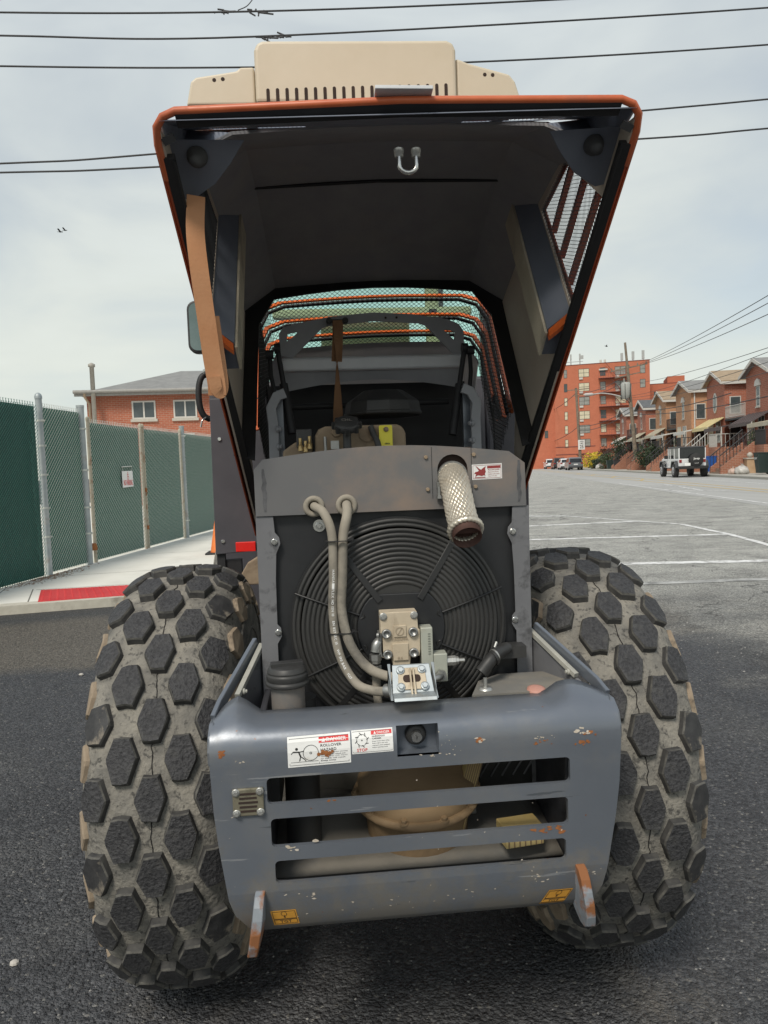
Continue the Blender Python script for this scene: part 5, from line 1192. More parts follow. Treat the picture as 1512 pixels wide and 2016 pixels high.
slat_d = M('dark_green_slat', (.008,.072,.055), (.013,.095,.073), .45, scale=30)
wire_g = M('green_wire', (.045,.17,.135), (.06,.21,.165), .4)
def chain_panel(parent, s0, s1, z0, z1, wm, sm_, off=0., pitch=.058, slope=0.):
    w = MB(); r = .0030
    H = z1-z0; n = int((s1-s0+H)/pitch)+1
    for d in (-1, 1):
        for k in range(n+1):
            a = s0-H+k*pitch if d > 0 else s0+k*pitch
            t0, t1 = max(0, (s0-a) if d > 0 else a-s1), min(H, (s1-a) if d > 0 else a-s0)
            if t1-t0 < .03: continue
            p, q = (a+d*t0, z0+t0), (a+d*t1, z0+t1)
            w.tube([fp(p[0], p[1], off+.010*(d > 0)), fp(q[0], q[1], off+.010*(d > 0))], r*1.35 if d > 0 else r*.4, 3, caps=False)
    for k in range(int((s1-s0)/.052)):      # twisted barbs at the top
        s = s0+.026+.052*k; w.tube([fp(s-.012, z1-.01, off+.005), fp(s+.01, z1+.035, off+.005)], r*.9, 3); w.tube([fp(s+.012, z1-.01, off+.005), fp(s-.01, z1+.035, off+.005)], r*.9, 3)
    w.build('wire_mesh', wm, parent, kind='stuff')
    g = MB(); k = 0
    while s0+.052*k+.056 < s1:
        s = s0+.006+.052*k; g.hexa([fp(s,z0+.01,off-.006), fp(s+.0516,z0+.01,off-.006), fp(s+.0516,z0+.01,off-.003), fp(s,z0+.01,off-.003)]+[fp(s,z1-.015-.02*random.random(),off-.006), fp(s+.0516,z1-.015,off-.006), fp(s+.0516,z1-.015,off-.003), fp(s,z1-.015,off-.003)]); k += 1
    g.build('privacy_slat', sm_, parent, kind='stuff')
def post(parent, s, z1, r, mat, off=.0, cap='dome', name='post', lean=0.):
    m_ = MB(); a, b = Vector(fp(s, .06, off)), Vector(fp(s+lean, z1, off)); m_.cyl(a, b, r, 14)
    if cap == 'dome': m_.lathe([(r*1.15,-.03),(r*1.15,.0),(r*.9,r*.7),(r*.4,r*1.1),(0,r*1.2)], b, (0,0,1), 14)
    else: m_.lathe([(r*1.08,-.02),(r*1.08,.012)], b, (0,0,1), 14)
    return m_.build(name, mat, parent)
def ties(parent, s, r, zs, off):
    for z in zs:
        m_ = MB(); m_.lathe([(r*1.18,-.012),(r*1.18,.012)], fp(s, z, off), (0,0,1), 12); m_.box(fp(s-.0, z, off+r*1.2), (.03,.03,.02)); m_.build('tension_band', galv, parent)
fa_ = thing('chain_link_fence', 'dark green vinyl coated chain link fence with dense slats at the left edge', 'fence', fp(0,0)); fa_.location = (0,0,0)
chain_panel(fa_, -3.2, -.04, .08, 2.13, wire_g, slat_d, .0, .0437); post(fa_, -2.6, 2.2, .03, galv_post, -.05)
m_ = MB()
for k in range(26): s = -.22+random.gauss(0,.02); z = .15+1.9*k/26; m_.tube([fp(s,z,.02), fp(s+.02,z+.04,.03), fp(s-.01,z+.08,.02)], .004, 4)
m_.build('lacing_wire', wire_g, fa_)
fb = thing('chain_link_fence', 'narrow green slatted chain link panel between two tall galvanised posts', 'fence')
chain_panel(fb, .07, .97, .10, 2.13, galv, slat_g)
post(fb, .03, 2.24, .038, galv_post, .0); ties(fb, .03, .038, (.55,.9,1.3,1.65,1.95), 0)
post(fb, 1.01, 2.20, .048, galv_post, .0, 'flat')
ties(fb, 1.01, .048, (.5,.85,1.35,1.9), 0)
def gate_leaf(s0, s1, label, lab_mat):
    g = thing('fence_gate', label, 'gate', group='gate leaves in the green fence')
    chain_panel(g, s0+.03, s1-.03, .10, 2.01, galv, slat_g)
    for s, mt in ((s0, post_rusty if s0 < 2 else lab_mat), (s1, lab_mat)): post(g, s, 2.05, .024, mt, .0, 'dome', 'frame_post')
    return g
ga = gate_leaf(1.19, 2.86, 'chain link gate leaf with green slats carrying the white parking sign', post_rusty)
gb = gate_leaf(2.94, 4.55, 'chain link gate leaf with green slats right of the beige centre bars', post_rusty)
m_ = MB()
for z in (.42, 1.02): m_.lathe([(.035,-.03),(.035,.03)], fp(2.90,z,.01), (0,0,1), 10)
m_.tube([fp(2.87,1.03,.03), fp(2.92,.98,.035), fp(2.88,.93,.03)], .008, 6); m_.build('gate_latch', rust, ga)
m_ = MB(); m_.lathe([(.07,-.04),(.075,.0),(.06,.05)], fp(1.1,.30,.0), (0,0,1), 10); m_.build('hinge', rust, ga)
fc = thing('chain_link_fence', 'long green slatted chain link fence running on behind the loader', 'fence')
chain_panel(fc, 4.72, 12., .10, 2.01, galv, slat_g); post(fc, 4.65, 2.12, .044, galv_post, .0, 'flat'); ties(fc, 4.65, .044, (.4,1.95), 0)
for s in (7.6, 10.5): post(fc, s, 2.05, .03, galv_post, -.04)
# NO PARKING sign hung on the gate
sg = thing('parking_sign', 'small white sign with red lettering hanging on the green gate', 'sign')
sf = lambda u, v, e: fp(2.09+u, 1.08+v, .022+e)
m_ = MB(); m_.hexa([sf(0,0,0), sf(.36,0.01,0), sf(.36,.01,.006), sf(0,0,.006), sf(-.01,.245,0), sf(.345,.25,0), sf(.345,.25,.006), sf(-.01,.245,.006)]); m_.build('sign_board', white_vinyl, sg)
m_ = MB(); put_text(m_, 'NO PARKING', .03, .03, .30, .085, sf, 0, .008); ring2d(m_, .18, .145, .030, .009, sf, 0, .008); line2d(m_, (.18,.16),(.178,.215), .010, sf, 0, .008); line2d(m_, (.155,.195),(.205,.19), .008, sf, 0, .008); line2d(m_, (.178,.165),(.205,.162), .009, sf, 0, .008); disc(m_, .178, .226, .009, sf, 0, .008); m_.build('lettering', ink_red, sg)
m_ = MB(); m_.tube([sf(-.02,.31,.004), sf(.34,.32,.004)], .008, 6)
for u in (.02,.32): m_.tube([sf(u,.24,.004), sf(u,.315,.004)], .004, 5)
m_.build('sign_hanger', galv, sg)
# leaf litter at the foot of the fence, loose stones, grit
m_ = MB()
for k in range(500):
    s = random.gauss(-.15,.45); o = abs(random.gauss(.0,.13))+.02; p = Vector(fp(s,.083,o)); a = random.uniform(0,pi); l = random.uniform(.008,.022)
    m_.add([p+Vector((l*cos(a),l*sin(a),.002)), p+Vector((-.4*l*sin(a),.4*l*cos(a),.006)), p-Vector((l*cos(a),l*sin(a),-.003)), p+Vector((.4*l*sin(a),-.4*l*cos(a),.001))], [(0,1,2,3)])
m_.build('leaf_litter', M('dry_leaf', (.22,.13,.08), (.32,.2,.12), .9), None, kind='stuff')
def pebble(m_, x, y, r):
    vs = []; 
    for (a, b, c) in ((1,0,0),(0,1,0),(-1,0,0),(0,-1,0),(.1,0,1)): q = random.uniform(.7,1.2); vs.append((x+a*r*q, y+b*r*q, max(0,c)*r*.75*q-.0005))
    m_.add(vs, [(0,1,4),(1,2,4),(2,3,4),(3,0,4)])
m_ = MB()
for k in range(9000):
    d = random.random()**1.5; y = -.6+5.6*d; x = random.uniform(-2.4,3.2)*(.5+.6*d); pebble(m_, x, y, random.choice((.0012,.0016,.002,.002,.0028,.0045)))
for k in range(500):
    x, y = random.gauss(2.4,.5), random.gauss(3.6,.8); pebble(m_, x, y, random.choice((.004,.006,.009,.012)))
m_.build('loose_grit', M('pale_grit', (.10,.10,.10), (.34,.33,.31), .85, scale=30), None, kind='stuff')
tag(MB().lathe([(.0,0),(.012,.002),(.015,.008),(.010,.014),(.0,.015)], (-1.70,2.77,.0), (.1,0,1), 7, 0, False).build('stone', M('pale_stone', (.42,.39,.35), (.5,.47,.42), .85)), 'single pale stone lying on the asphalt left of the tyre', 'stone')
for i, (x, y, r, lab) in enumerate(((-.55,-.36,.028,'flat pale stone embedded at the bottom edge left of centre'), (-.98,-.02,.012,'small grey stone on the asphalt at the lower left edge'))):
    tag(MB().lathe([(.0,0),(r,.001),(r*.9,.006),(r*.5,.009),(.0,.01)], (x,y,0), (.05,.05,1), 8, 0, False).build('stone', MATS['pale_stone']), lab, 'stone')
# traffic cone behind the machine
cn = thing('traffic_cone', 'orange traffic cone on the sidewalk edge beside the loader', 'traffic cone', (-1.665,8.83,.08))
MB().lathe([(.13,.02),(.125,.03),(.03,.60),(.022,.61),(.0,.61)], (0,0,0), (0,0,1), 24).build('cone_body', M('cone_orange', (.75,.19,.05), (.8,.24,.07), .5), cn)
m_ = MB(); m_.bb(-.18,.18,-.18,.18,0,.025); m_.build('cone_base', seal, cn, bevel=.006)

# ================================================================== BUILDINGS
brick_l = brick_mat('red_brick_left', (.35,.095,.05), (.42,.13,.072), (.40,.28,.21), .21, .075)
brick_apt = brick_mat('orange_brick', (.48,.142,.075), (.53,.165,.09), (.46,.18,.11), .21, .075)
brick_r1 = brick_mat('red_brick_house', (.34,.105,.06), (.41,.135,.08), (.40,.31,.25), .3, .13)
brick_r2 = brick_mat('tan_brick_house', (.44,.215,.11), (.50,.26,.14), (.42,.30,.21), .3, .13)
brick_w = brick_mat('stoop_brick', (.30,.12,.07), (.36,.15,.09), (.40,.31,.25), .3, .12)
roof_grey = M('grey_shingle', (.20,.20,.195), (.26,.26,.25), .9, scale=3, bmp=.3, bscale=9)
roof_tan = M('tan_shingle', (.30,.225,.15), (.36,.28,.19), .9, scale=3, bmp=.3, bscale=9)
roof_slate = M('slate_shingle', (.09,.095,.10), (.13,.135,.14), .9, scale=3)
trim_w = M('white_trim', (.50,.48,.44), (.60,.575,.53), .6)
step_m = M('brick_step', (.28,.19,.14), (.36,.26,.20), .9)
stone_sill = M('stone_sill', (.42,.39,.34), (.5,.47,.41), .8)
frame_dk = M('dark_window_frame', (.05,.045,.04), (.08,.07,.06), .6)
curtain = M('pale_curtain', (.55,.50,.36), (.66,.60,.44), .7, scale=2)  # plain cream curtain colour, without any glow
iron = M('dark_iron', (.025,.025,.027), (.04,.04,.042), .6)
iron_w = M('white_iron', (.45,.44,.41), (.55,.54,.5), .5)
iron_r = M('maroon_iron', (.16,.05,.045), (.22,.075,.06), .7)
wood_pole = M('weathered_pole', (.17,.135,.10), (.25,.205,.155), .9, scale=2, dirt=(.11,.085,.065), dscale=3)
def window(parent, x, z, w, h, y=0., fm=None, pm=None, sill=True, split='v', deep=.06):
    """sash window on a wall whose face is the local plane y: frame > pane, with meeting rails"""
    f = MB(); t = .06; d0, d1 = y-.03, y+.02
    f.bb(x,x+w,d0,d1,z,z+t); f.bb(x,x+w,d0,d1,z+h-t,z+h); f.bb(x,x+t,d0,d1,z+t,z+h-t); f.bb(x+w-t,x+w,d0,d1,z+t,z+h-t)
    if split in ('v','vh'): f.bb(x+w/2-.03,x+w/2+.03,d0+.004,d1,z+t,z+h-t)
    if split in ('h','vh'): f.bb(x+t,x+w-t,d0+.008,d1-.002,z+h*.5-.03,z+h*.5+.03)
    fo = f.build('window', fm or trim_w, parent)
    p = MB(); p.bb(x+t*.5,x+w-t*.5,y-.012,y-.004,z+t*.5,z+h-t*.5); p.build('pane', pm or win_glass, fo)
    if sill: s_ = MB(); s_.bb(x-.06,x+w+.06,y-.08,y-.001,z-.11,z-.005); s_.build('sill', stone_sill, fo)
    return fo
apt_pane = M('sky_reflection_pane', (.22,.22,.20), (.34,.34,.31), .15, scale=1.2)  # pale colour paints the sky's reflection into the apartment panes
# ---- brick house behind the fence --------------------------------------
bh = thing('brick_house', 'red brick house with grey hipped roof behind the green fence', 'house', (-9.25,28.0,0), radians(1.5))
m_ = MB(); m_.bb(0,13,0,9,-.02,4.52); m_.build('wall', brick_l, bh)
m_ = MB(); m_.add([(-.35,-.4,4.53),(13.4,-.4,4.53),(13.4,9.4,4.53),(-.35,9.4,4.53),(3.0,4.5,6.0),(10,4.5,6.0)], [(3,2,1,0),(0,1,5,4),(1,2,5),(2,3,4,5),(3,0,4)]); m_.build('roof', roof_grey, bh)
m_ = MB(); m_.tube([(-.36,-.46,4.60),(13.4,-.46,4.60)], .07, 8); m_.bb(-.35,13.4,-.40,-.36,4.43,4.529); m_.build('gutter', M('grey_gutter', (.25,.24,.22), (.32,.31,.29), .6), bh)
for x in (1.72, 3.33, 7.4, 9.9): window(bh, x, 3.52, .92, .72, 0, trim_w, win_glass, True, 'v')
for x in (3.40, 8.0): window(bh, x, 1.75, .70, 1.15, 0, trim_w, curtain, True, 'h')
m_ = MB(); m_.tube([(.14,-.12,0),(.14,-.12,4.15),(.05,-.38,4.4),(.05,-.44,4.58)], .055, 8); m_.build('downpipe', M('tan_pipe', (.34,.26,.18), (.42,.33,.24), .7), bh)
vp = thing('vent_pipe', 'tall slim grey vent pipe standing at the corner of the brick house', 'pipe', (-8.86,27.6,0))
MB().lathe([(.085,0),(.085,5.55),(.13,5.56),(.13,5.66),(.02,5.72),(.0,5.72)], (0,0,0), (0,0,1), 14).build('pipe', M('pale_pipe', (.32,.30,.26), (.40,.38,.34), .6), vp)
# ---- six-storey apartment block ------------------------------------------
AB = Vector((47.23,119.16,0)); Ad = Vector((.3644,.9312,0)); arot = atan2(-.3644,.9312)
ap = thing('apartment_building', 'six storey orange brick apartment block with fire escapes beyond the row houses', 'building', AB, arot)
m_ = MB(); m_.bb(-7.2,8.3,0,16,-.1,17.5); m_.build('wall', brick_apt, ap)
m_ = MB(); m_.bb(-14,-7.201,2.6,16,-.1,17.2); m_.build('side_wall', brick_apt, ap)
m_ = MB(); m_.bb(8.301,16,6,16,-.1,14.0); m_.bb(11.6,14.4,7,15,14.001,15.3); m_.bb(16.001,24,8,16,-.1,14.3); m_.build('rear_wing', brick_apt, ap)
m_ = MB(); m_.bb(-7.25,8.35,-.05,16.05,17.501,17.6); m_.bb(8.351,16.05,5.95,16.05,14.001,14.08); m_.build('parapet', iron_r, ap)
m_ = MB()
for z in (2.3,3.6): m_.bb(-7.2,-.6,-.06,-.002,z,z+.12)
m_.build('wall_band', iron_r, ap)
for k in range(6):
    z = 3.5+2.38*k
    for x, w, sp_ in ((-5.6,.55,'h'),(-3.15,1.75,'vh'),(.35,.9,'h'),(2.75,1.75,'vh'),(6.75,.85,'h')):
        if x == 6.75 and k < 4: continue
        pm = curtain if (k in (1,2,3) and random.random() < .6) or random.random() < .2 else random.choice((apt_pane, apt_pane, win_glass))  # pale panes and curtains imitate reflected sky by colour
        window(ap, x, z, w, 1.4, 0, frame_dk, pm, False, sp_)
        if w > 1 and k: 
            a_ = MB(); a_.bb(x+.1,x+.7,-.16,-.031,z-.40,z-.05); a_.build('air_conditioner', trim_w, ap)
for k in range(3): window(ap, 9.3+2.4*k, 11.4, 1.6, 1.3, 6, frame_dk, win_glass, False, 'vh')
for z in (5.4,9.1): 
    for x in (-9.2,-11.5): window(ap, x, z, .6, 1.3, 2.6, frame_dk, win_glass, False, 'h')
fe = MB()
for k in range(6):
    z = 3.0+2.38*k; fe.bb(.1,4.9,-1.0,-.02,z,z+.07); fe.bb(.1,4.9,-1.0,-.96,z+.85,z+.9)
    for j in range(13): x = .12+4.76*j/12; fe.bb(x-.015,x+.015,-1.0,-.97,z+.07,z+.85)
    if k < 5: fe.tube([(2.0,-.8,z+2.38),(3.9,-.8,z+.05)], .06, 4); fe.tube([(2.0,-.3,z+2.38),(3.9,-.3,z+.05)], .06, 4)
fe.tube([(1.2,-.5,17.6),(3.2,-.5,14.9)], .06, 4); fe.build('fire_escape', iron_r, ap)
m_ = MB(); m_.bb(.2,1.6,-.3,-.01,16.3,16.55); m_.bb(.3,.7,.05,.45,17.601,18.1); m_.bb(1.0,1.4,.05,.45,17.601,18.1); m_.build('roof_vent', trim_w, ap)
for x, h in ((3.95,1.5),(5.75,1.65),(7.35,1.7)):
    a_ = MB(); a_.bb(x-.22,x+.22,1,1.3,17.9,17.6+h); a_.cyl((x,1.2,17.6),(x,1.2,17.9),.06,8); a_.build('antenna_panel', M('antenna_grey', (.35,.36,.35), (.42,.43,.42), .6) if 'antenna_grey' not in MATS else MATS['antenna_grey'], ap)
a_ = MB()
for x in (-6.0,-4.4,-2.9): a_.cyl((x,1,17.6),(x,1,19.4),.09,6); a_.bb(x-.14,x+.14,.85,1.0,18.6,19.5)
a_.cyl((-6.6,1,18.2),(-2.4,1,18.2),.05,6); a_.bb(-2.8,-2.3,.8,1,18.6,19.2); a_.build('antenna_mast', MATS['antenna_grey'], ap)
# ---- row houses across the street -----------------------------------------
# local x runs back along the street towards the viewer, y away from the road
porch_leaf = M('porch_leaf', (.03,.05,.02), (.06,.085,.035), .8, scale=4)
def row_house(v0, w, label, wall, roof, awn, eave=7.0, peak=8.15, bayw=3.9, bay=1.7, u=20.6, base=2.0, balc=True, rails=None, dpipe=False, oval=False, awn2=None):
    h = thing('row_house', label, 'house', sp(u, v0+w), SROT, 'brick row houses across the street')
    h.rotation_euler = (0,0,SROT); h.scale = (1,1,peak/8.3); eave, peak = eave*8.3/peak, 8.3
    m_ = MB(); prof = [(0,-.02),(bayw,-.02),(bayw,eave),(bayw/2,peak),(0,eave)]; m_.prism(prof, -bay, 0); m_.bb(0,w,.001,9,-.02,eave-.05); m_.build('wall', wall, h)
    m_ = MB(); o = .35; y0, y1 = -bay-.35, 3.5
    for a, b in (((-o,eave-o*.55),(bayw/2,peak+.02)), ((bayw/2,peak+.02),(bayw+o,eave-o*.55))):
        m_.hexa([(a[0],y0,a[1]),(b[0],y0,b[1]),(b[0],y1,b[1]),(a[0],y1,a[1]),(a[0],y0,a[1]+.14),(b[0],y0,b[1]+.14),(b[0],y1,b[1]+.14),(a[0],y1,a[1]+.14)])
    m_.hexa([(bayw+o+.02,-.45,eave-.12),(w,-.45,eave-.12),(w,4,peak-.05),(bayw+o+.02,4,peak-.05),(bayw+o+.02,-.45,eave+.02),(w,-.45,eave+.02),(w,4,peak+.09),(bayw+o+.02,4,peak+.09)]); m_.build('roof', roof, h)
    m_ = MB()
    for a, b in (((-o,eave-o*.55-.02),(bayw/2,peak-.0)), ((bayw/2,peak-.0),(bayw+o,eave-o*.55-.02))):
        m_.hexa([(a[0],y0-.06,a[1]-.10),(b[0],y0-.06,b[1]-.10),(b[0],y0-.005,b[1]-.10),(a[0],y0-.005,a[1]-.10),(a[0],y0-.06,a[1]+.15),(b[0],y0-.06,b[1]+.15),(b[0],y0-.005,b[1]+.15),(a[0],y0-.005,a[1]+.15)])
    m_.bb(bayw+o-.06,bayw+o+.015,y0,-.40,eave-.36,eave-.14); m_.bb(bayw+o+.02,w,-.52,-.451,eave-.2,eave+.03); m_.build('gable_trim', trim_w, h)
    if oval:
        m_ = MB(); m_.prism([(bayw/2+.42*cos(2*pi*k/20), 5.75+.85*sin(2*pi*k/20)) for k in range(20)], -bay-.06, -bay-.002); f = m_.build('window', trim_w, h); m_ = MB(); m_.prism([(bayw/2+.26*cos(2*pi*k/20), 5.75+.68*sin(2*pi*k/20)) for k in range(20)], -bay-.075, -bay-.062); m_.build('pane', win_glass, f)
    else:
        window(h, bayw/2-.32, 4.9, .64, 1.5, -bay, trim_w, win_glass, True, 'h')
        m_ = MB(); m_.prism([(bayw/2-.5,6.42),(bayw/2+.5,6.42),(bayw/2+.35,6.8),(bayw/2,6.95),(bayw/2-.35,6.8)], -bay-.10, -bay-.002); m_.build('window_hood', trim_w, h)
    # ground-floor window of the bay and its side
    window(h, .5, base+.5, 1.1, 1.7, -bay, trim_w, curtain, True, 'v'); window(h, 2.2, base+.5, 1.1, 1.7, -bay, trim_w, win_glass, True, 'v')
    # recess: door below, balcony door and window above
    m_ = MB(); m_.bb(bayw+.5,bayw+1.5,-.06,-.002,base,base+2.1); d = m_.build('door', frame_dk, h); m_ = MB(); m_.bb(bayw+.7,bayw+1.3,-.075,-.062,base+.9,base+1.9); m_.build('pane', win_glass, d)
    m_ = MB(); m_.bb(bayw+.4,bayw+1.6,-.03,-.001,base+2.15,base+2.3); m_.build('lintel', trim_w, h)
    window(h, bayw+2.0, base+.6, 1.4, 1.5, 0, trim_w, win_glass, True, 'v')
    window(h, bayw+.5, 4.35, 1.0, 2.1, 0, trim_w, win_glass, False, 'h'); window(h, bayw+1.9, 4.6, 1.8, 1.6, 0, trim_w, curtain, True, 'v')
    if balc:
        m_ = MB(); m_.bb(bayw+.02,w-.1,-bay,-.01,4.1,4.25); b_ = m_.build('balcony', iron, h)
        m_ = MB(); rl = rails or iron
        m_.bb(bayw+.05,w-.15,-bay+.02,-bay+.07,5.2,5.26); m_.bb(bayw+.05,w-.15,-bay+.02,-bay+.07,4.35,4.40)
        n = 22
        for k in range(n+1): x = bayw+.06+(w-bayw-.26)*k/n; m_.bb(x-.015,x+.015,-bay+.03,-bay+.06,4.25,5.2)
        for k in range(9): y = -bay+.1+(bay-.15)*k/8; m_.bb(w-.18,w-.15,y-.015,y+.015,4.25,5.2)
        m_.bb(w-.19,w-.14,-bay+.08,-.03,5.2,5.26); m_.build('railing', rl, b_)
    # awnings over bay window and porch
    for (x0, x1, y0_, zt, dz, dp, mt) in ((.2,bayw-.1,-bay,4.45,.75,1.2,awn), (bayw+.1,w-.2,-.0-.3,4.05,.55,bay+1.2,awn2 or awn)):
        if mt is None: continue
        m_ = MB(); n = max(4, int((x1-x0)/.3))
        for k in range(n):
            a, b = x0+(x1-x0)*k/n, x0+(x1-x0)*(k+1)/n-.02; e = .03*(k % 2)
            m_.hexa([(a,y0_-.01,zt-.05+e),(b,y0_-.01,zt-.05+e),(b,y0_-dp,zt-dz-.05+e),(a,y0_-dp,zt-dz-.05+e),(a,y0_-.01,zt+e),(b,y0_-.01,zt+e),(b,y0_-dp,zt-dz+e),(a,y0_-dp,zt-dz+e)])
        for k in range(n): 
            a, b = x0+(x1-x0)*k/n, x0+(x1-x0)*(k+1)/n-.02; m_.bb(a,b,y0_-dp-.02,y0_-dp-.001,zt-dz-.25,zt-dz+.02)
        A_ = m_.build('awning', mt, h)
        m_ = MB()
        for x in (x0+.05, x1-.05): m_.cyl((x,y0_-dp+.05,zt-dz), (x,y0_-dp+.05, base if x0 > bayw else zt-dz-.3), .045, 8)
        m_.build('awning_post', iron_w, A_)
    # raised porch, stairs and railings
    m_ = MB(); m_.bb(bayw-.6,w-.1,-bay-1.9,-bay-.002 if False else -.002,-.02,base); m_.build('porch', brick_w, h)
    m_ = MB(); n = 7
    for k in range(n): m_.bb(bayw+.6,bayw+2.2,-bay-1.9-.28*(n-k),-bay-1.9-.28*(n-k-1)-.003,-.02,base*(k+1)/(n+1))
    m_.build('stairs', step_m, h)
    for x in (bayw+.35, bayw+2.21):
        m_ = MB(); yb, ye = -bay-1.901, -bay-1.9-.28*n; m_.prism([(yb,-.02),(yb,base+.25),(ye,.55),(ye,-.02)], x, x+.24, lambda u_, v_, w_: (w_, u_, v_)); m_.build('stair_wall', brick_w, h)
        m_ = MB(); rl = rails or iron; m_.tube([(x+.12,yb,base+1.15),(x+.12,ye,1.35)], .035, 6)
        for k in range(11): y = yb+(ye-yb)*k/10; z0 = base+.25+(.3-base)*k/10; m_.cyl((x+.12,y,z0-.05),(x+.12,y,z0+.9-.1*k/10),.02,5)
        m_.build('stair_railing', rl, h)
    m_ = MB(); rl = rails or iron; m_.bb(bayw+2.4,w-.12,-bay-1.86,-bay-1.82,base+.95,base+1.0)
    for k in range(14): x = bayw+2.42+(w-bayw-2.56)*k/13; m_.bb(x-.015,x+.015,-bay-1.855,-bay-1.825,base,base+.95)
    m_.bb(w-.16,w-.12,-bay-1.8,-.05,base+.95,base+1.0)
    for k in range(14): y = -bay-1.8+(bay+1.7)*k/13; m_.bb(w-.155,w-.125,y-.015,y+.015,base,base+.95)
    m_.build('porch_railing', rl, h)
    rq = random.Random(int(v0*10))
    for k in range(3):
        x = bayw+.4+rq.random()*(w-bayw-1.2); m_ = MB(); m_.lathe([(.12,0),(.17,.3),(.0,.3)], (x,-bay-1.5,base), (0,0,1), 8)
        for q in range(26): a = rq.random()*6.28; r_ = rq.random()*.3; z_ = base+.35+rq.random()*.55; m_.add([(x+r_*cos(a),-bay-1.5+r_*sin(a),z_),(x+r_*cos(a)+.1,-bay-1.5+r_*sin(a)+.03,z_+.06),(x+r_*cos(a)+.03,-bay-1.5+r_*sin(a),z_+.13)], [(0,1,2)])
        m_.build('potted_plant', porch_leaf, h, kind='stuff')
    for z_ in (base+.6, 4.7):      # narrow windows in the flank of the bay
        m_ = MB(); m_.bb(bayw+.002,bayw+.05,-bay+.35,-bay+1.15,z_,z_+1.4); f_ = m_.build('window', trim_w, h); m_ = MB(); m_.bb(bayw+.051,bayw+.056,-bay+.42,-bay+1.08,z_+.07,z_+1.33); m_.build('pane', win_glass, f_)
    m_ = MB(); m_.lathe([(.0,0),(.28,.05),(.3,.09)], (w-.5,-.2,eave-1.0), (-.3,-1,.3), 14); m_.cyl((w-.5,-.02,eave-1.1),(w-.5,-.2,eave-1.0),.03,6); m_.build('satellite_dish', trim_w, h)
    if dpipe: m_ = MB(); m_.cyl((bayw+.08,-bay+.25,0),(bayw+.08,-bay+.25,eave-.3),.06,8); m_.build('downpipe', trim_w, h)
    return h
aw_w = M('white_awning', (.52,.51,.47), (.62,.61,.57), .6, scale=2); aw_y = M('yellow_awning', (.58,.48,.24), (.66,.57,.32), .6, scale=2); aw_t = M('tan_awning', (.40,.36,.27), (.5,.46,.36), .6, scale=2); aw_b = M('brown_awning', (.07,.05,.05), (.10,.075,.07), .6)
row_house(43.0, 8.4, 'red brick row house with grey roof and brown awning at the right edge', brick_r1, roof_grey, aw_b, 6.6, 7.4, 4.4, 1.9, awn2=aw_t)
row_house(51.4, 8.3, 'red brick row house with tan roof and oval gable window behind the white car', brick_r1, roof_tan, aw_y, 6.8, 7.6, 4.2, 2.0, oval=True, awn2=aw_b, rails=iron_w)
row_house(59.7, 8.4, 'tan brick row house with grey roof and white downpipe', brick_r2, roof_grey, None, 6.95, 7.75, 4.8, 2.2, dpipe=True, awn2=aw_w, balc=False)
row_house(68.1, 9.0, 'tan brick row house with tan roof and black balcony', brick_r2, roof_tan, aw_t, 6.95, 7.75, 4.2, 1.9, awn2=aw_w)
row_house(77.1, 9.1, 'red brick row house with dark slate roof right of the big utility pole', brick_r1, roof_slate, aw_t, 6.85, 7.65, 4.2, 1.8, balc=False)
row_house(86.2, 10., 'narrow brick row house with pale grey roof left of the big utility pole', brick_r1, roof_grey, aw_w, 6.8, 7.55, 4.2, 1.9)

# ================================================================== STREET FURNITURE
lp = thing('utility_pole', 'leaning wooden utility pole with transformer, crossarm and street lamp arm', 'utility pole', sp(15.9,73,.12))
B0 = Vector((0,0,0)); T0 = SNv*-.95+Vector((0,0,12.5)); at_ = lambda t: B0.lerp(T0, t)
m_ = MB(); m_.cyl(B0, at_(.78), .20, 14, .15); m_.cyl(at_(.775), T0, .13, 12, .11); m_.bb(-.28,.28,-.28,.28,-.02,.95); m_.build('pole', wood_pole, lp)
m_ = MB(); c = at_(.63); m_.lathe([(.30,-.85),(.48,-.5),(.52,.5),(.36,.75),(.0,.8)], c+SNv*-.35, (0,0,1), 16); m_.cyl(c+SNv*-.5+Vector((0,0,.8)), c+SNv*-.5+Vector((0,0,1.15)), .06, 8); m_.build('transformer', M('transformer_grey', (.30,.31,.29), (.38,.39,.36), .6), lp)
for k in range(6):
    a = 2*pi*k/6; m_ = MB(); d = Vector((.56*cos(a), .56*sin(a), 0)); m_.tube([c+SNv*-.35+d+Vector((0,0,.6)), c+SNv*-.35+d*.85+Vector((0,0,-.9)), at_(.52)], .03, 5); m_.build('cable', iron, lp)
m_ = MB(); q = at_(.80); m_.tube([q-SNv*1.6+Vector((0,0,-.25)), q+SNv*1.9+Vector((0,0,.35))], .01, flat=(.12,.12,(0,0,1)))
for k in range(5): p = q+SNv*(-1.5+.82*k)+Vector((0,0,-.2+.14*k)); m_.lathe([(.05,0),(.08,.08),(.05,.16),(.07,.22),(.0,.28)], p, (0,0,1), 8)
m_.tube([q-SNv*1.2+Vector((0,0,-.9)), q+SNv*1.3+Vector((0,0,-.45))], .01, flat=(.10,.10,(0,0,1))); m_.build('crossarm', wood_pole, lp)
m_ = MB(); q = at_(.545); m_.tube(cr([q, q-SNv*1.2+Vector((0,0,.55)), q-SNv*2.6+Vector((0,0,.85)), q-SNv*3.6+Vector((0,0,.8))], 6), .055, 8); m_.lathe([(.06,0),(.16,.2),(.15,.8),(.04,1.0)], q-SNv*3.5+Vector((0,0,.8)), -SNv, 10); m_.build('lamp_arm', M('lamp_grey', (.42,.40,.38), (.5,.48,.46), .5), lp)
